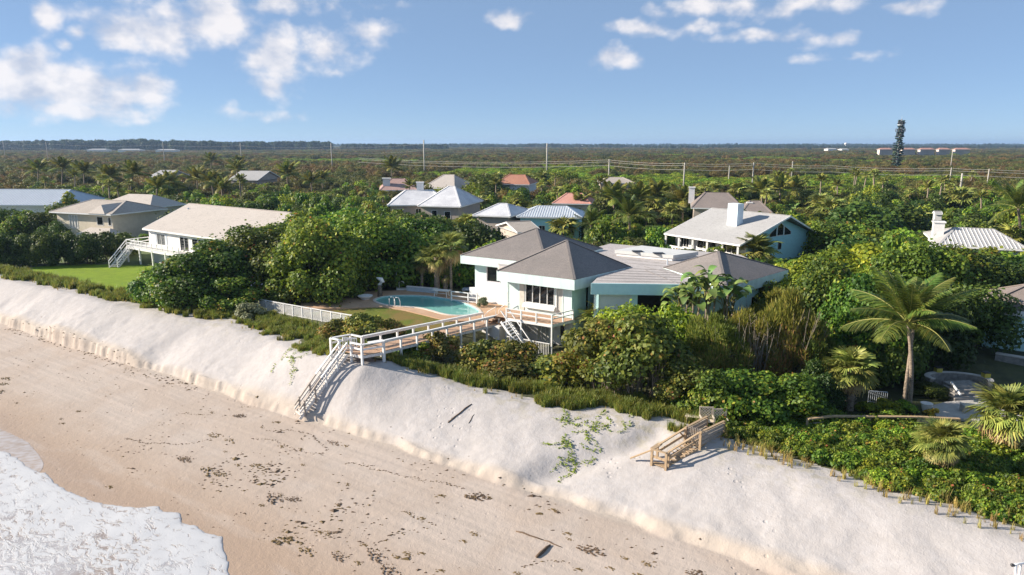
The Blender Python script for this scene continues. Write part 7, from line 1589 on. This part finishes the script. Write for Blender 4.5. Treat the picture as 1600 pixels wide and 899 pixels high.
# ------------------------------------------------------------------ poles, wires, towers
def build_poles():
    def pole(x, top, d, r, lab, arm=0, grp=None, pm=None):
        q = PY(x, top, d); t = empty('utility_pole', (q.x, q.y, -2), 0, lab, 'utility pole', grp); h = q.z+2; MB().tube([(0, 0, -1), (0, 0, h)], [r*1.25, r], 8).build('shaft', pm or POLE, t, local=True, smooth=True)
        if arm: MB().box(-arm, arm, -.1, .1, h-.9, h-.7).build('crossarm', POLE, t, local=True)
        return Vector((q.x, q.y, q.z))
    tall = [(662, 219, 380, .34, 'tallest pale concrete pole standing at centre left above the horizon', 0), (855, 224, 400, .40, 'thick tall concrete pole at the picture centre', 0), (517, 224, 430, .28, 'tall concrete pole left of the tallest one', 0), (375, 223, 470, .26, 'fourth tall concrete pole from the left', 0), (254, 222, 510, .24, 'third tall concrete pole from the left', 0), (71, 221, 590, .2, 'second tall concrete pole from the left', 0), (4, 220, 640, .2, 'leftmost tall concrete pole', 0)]
    T = {x: pole(x, t, d, r, l, a) for x, t, d, r, l, a in tall}
    low = [(952, 249, 290, .22, 'short pole first right of the thick central pole', .8), (1070, 254.5, 262, .24, 'short pole above the spread coconut palms', .8), (1140, 259, 300, .2, 'short stub pole between two short poles', .5), (1178, 254, 262, .22, 'short pole above the teal house chimney', .8), (1239, 252, 330, .2, 'short pole above the teal gable', .6), (1487, 262, 250, .16, 'thin grey pole left of the pale stub pole', 0), (1504, 271, 215, .26, 'pale stub pole in the scrub at right', 0), (1546, 264, 245, .17, 'thin grey pole right of the pale stub pole', 0), (1489, 235, 420, .2, 'thin pole below the rightmost condominium', 0)]
    S = {x: pole(x, t, d, r, l, a) for x, t, d, r, l, a in low}
    def wires(name, ends, offs, lab, r=.045):
        t = empty(name, ends[0], 0, lab, 'power line')
        for o in offs:
            pts = []
            for a, b in zip(ends[:-1], ends[1:]):
                for i in range(9):
                    k = i/9; q = a.lerp(b, k); q = q+Vector((0, 0, o-1.6*4*k*(1-k)*min(1, (b-a).length/120))); pts.append(q)
            pts.append(ends[-1]+Vector((0, 0, o))); MB().tube(pts, r, 3, cap=False).build('wire', WIRE, t)
    wires('power_line', [PY(560, 246, 380), S[952], S[1070], S[1178], PY(1300, 258, 262), S[1487], S[1546], PY(1700, 266, 235)], (-.3, -1.1, -2.6), 'power wires sagging between the short poles across the right half', .075)
    wires('power_line', [PY(-60, 221, 680), T[4], T[71], T[254], T[375], T[517], T[662], T[855], PY(960, 252, 420)], (-2.0, -5.5), 'thin high power wires between the tall concrete poles on the left', .04)
    # mobile phone mast disguised as a pine
    b = PY(1401, 258, 430); t = empty('phone_mast', (b.x, b.y, -2), 0, 'tall phone mast disguised as a dark pine above the scrub', 'phone mast'); h = PY(1401, 186, 430).z+2; g = random.Random(6)
    MB().tube([(0, 0, -1), (0, 0, h*.5), (0, 0, h)], [.75, .6, .35], 10).build('mast', paint('mast_grey', (.26, .25, .25), (.18, .18, .19), 1, .6), t, local=True, smooth=True)
    gr = paint('mast_green', (.045, .095, .075), (.028, .06, .052), 2, .8); pan = paint('antenna_panel', (.12, .10, .11), (.07, .07, .08), 2, .6)
    for i in range(130):
        z = h*(.10+.88*i/130); a = i*2.4; top = z/h; L_ = (3.0 if top < .62 else 2.3)*(1-.25*max(0, top-.8)/.2)*g.uniform(.6, 1.1)
        if .58 < top < .64: L_ *= .5
        d = Vector((math.cos(a), math.sin(a), g.uniform(-.05, .2))); p0 = Vector((0, 0, z)); e = p0+d*L_; mb = MB(); mb.bar(p0, e, .1, .1)
        for k in range(10):
            q = p0.lerp(e, .3+.7*k/9); s = Vector((-d.y, d.x, 0))
            for sg in (-1, 1): f = q+(s*sg*.8+d*.5+Vector((0, 0, g.uniform(-.5, .3)))).normalized()*g.uniform(.5, 1.0); w = Vector((0, 0, .28)); mb.add([q-w, q+w, f+w*.4, f-w*.4], [(0, 1, 2, 3)])
        mb.build('branch', gr, t, local=True)
    for z, rr, n in ((.93, 1.7, 9), (.80, 2.6, 9), (.72, 2.0, 6)):
        for i in range(n): a = i*6.283/n+.3; q = Vector((rr*math.cos(a), rr*math.sin(a), h*z)); mb = MB(); mb.bar(q-Vector((0, 0, 1.0)), q+Vector((0, 0, 1.0)), .55, .3); mb.build('antenna_panel', pan, t, local=True)
    MB().tube([(0, 0, h*.885), (0, 0, h*.90)], [2.0, 2.0], 14).build('platform', GREYMETAL, t, local=True); MB().tube([(0, 0, h), (0, 0, h+2.0)], [.08, .05], 5).build('lightning_rod', GREYMETAL, t, local=True)
    # water tower on the horizon
    q = PY(1322, 223, 2600); w = empty('water_tower', (q.x, q.y, -2), 0, 'tiny white water tower on the horizon left of the phone mast', 'water tower'); h = q.z+2; MB().tube([(0, 0, h-9), (0, 0, h-7), (0, 0, h-3), (0, 0, h-.6), (0, 0, h)], [2, 5, 6, 4, 1], 14).build('tank', WSTUC, w, local=True, smooth=True); MB().tube([(0, 0, -1), (0, 0, h-8.8)], [2.2, 1.8], 8).build('column', WSTUC, w, local=True)
build_poles()

# ------------------------------------------------------------------ air
def build_haze():
    m = bpy.data.materials.new('haze_air'); m.use_nodes = True; nt = m.node_tree; nt.nodes.clear(); o = nt.nodes.new('ShaderNodeOutputMaterial'); v = nt.nodes.new('ShaderNodeVolumePrincipled')
    v.inputs['Color'].default_value = (.46, .66, .95, 1); v.inputs['Density'].default_value = .00011; v.inputs['Anisotropy'].default_value = .2; nt.links.new(v.outputs[0], o.inputs['Volume'])
    mb = MB(); mb.box(-12500, 12500, -10500, 13500, -60, 62); setp(mb.build('haze', m), 'thin bluish sea haze', 'haze', kind='stuff')
build_haze()
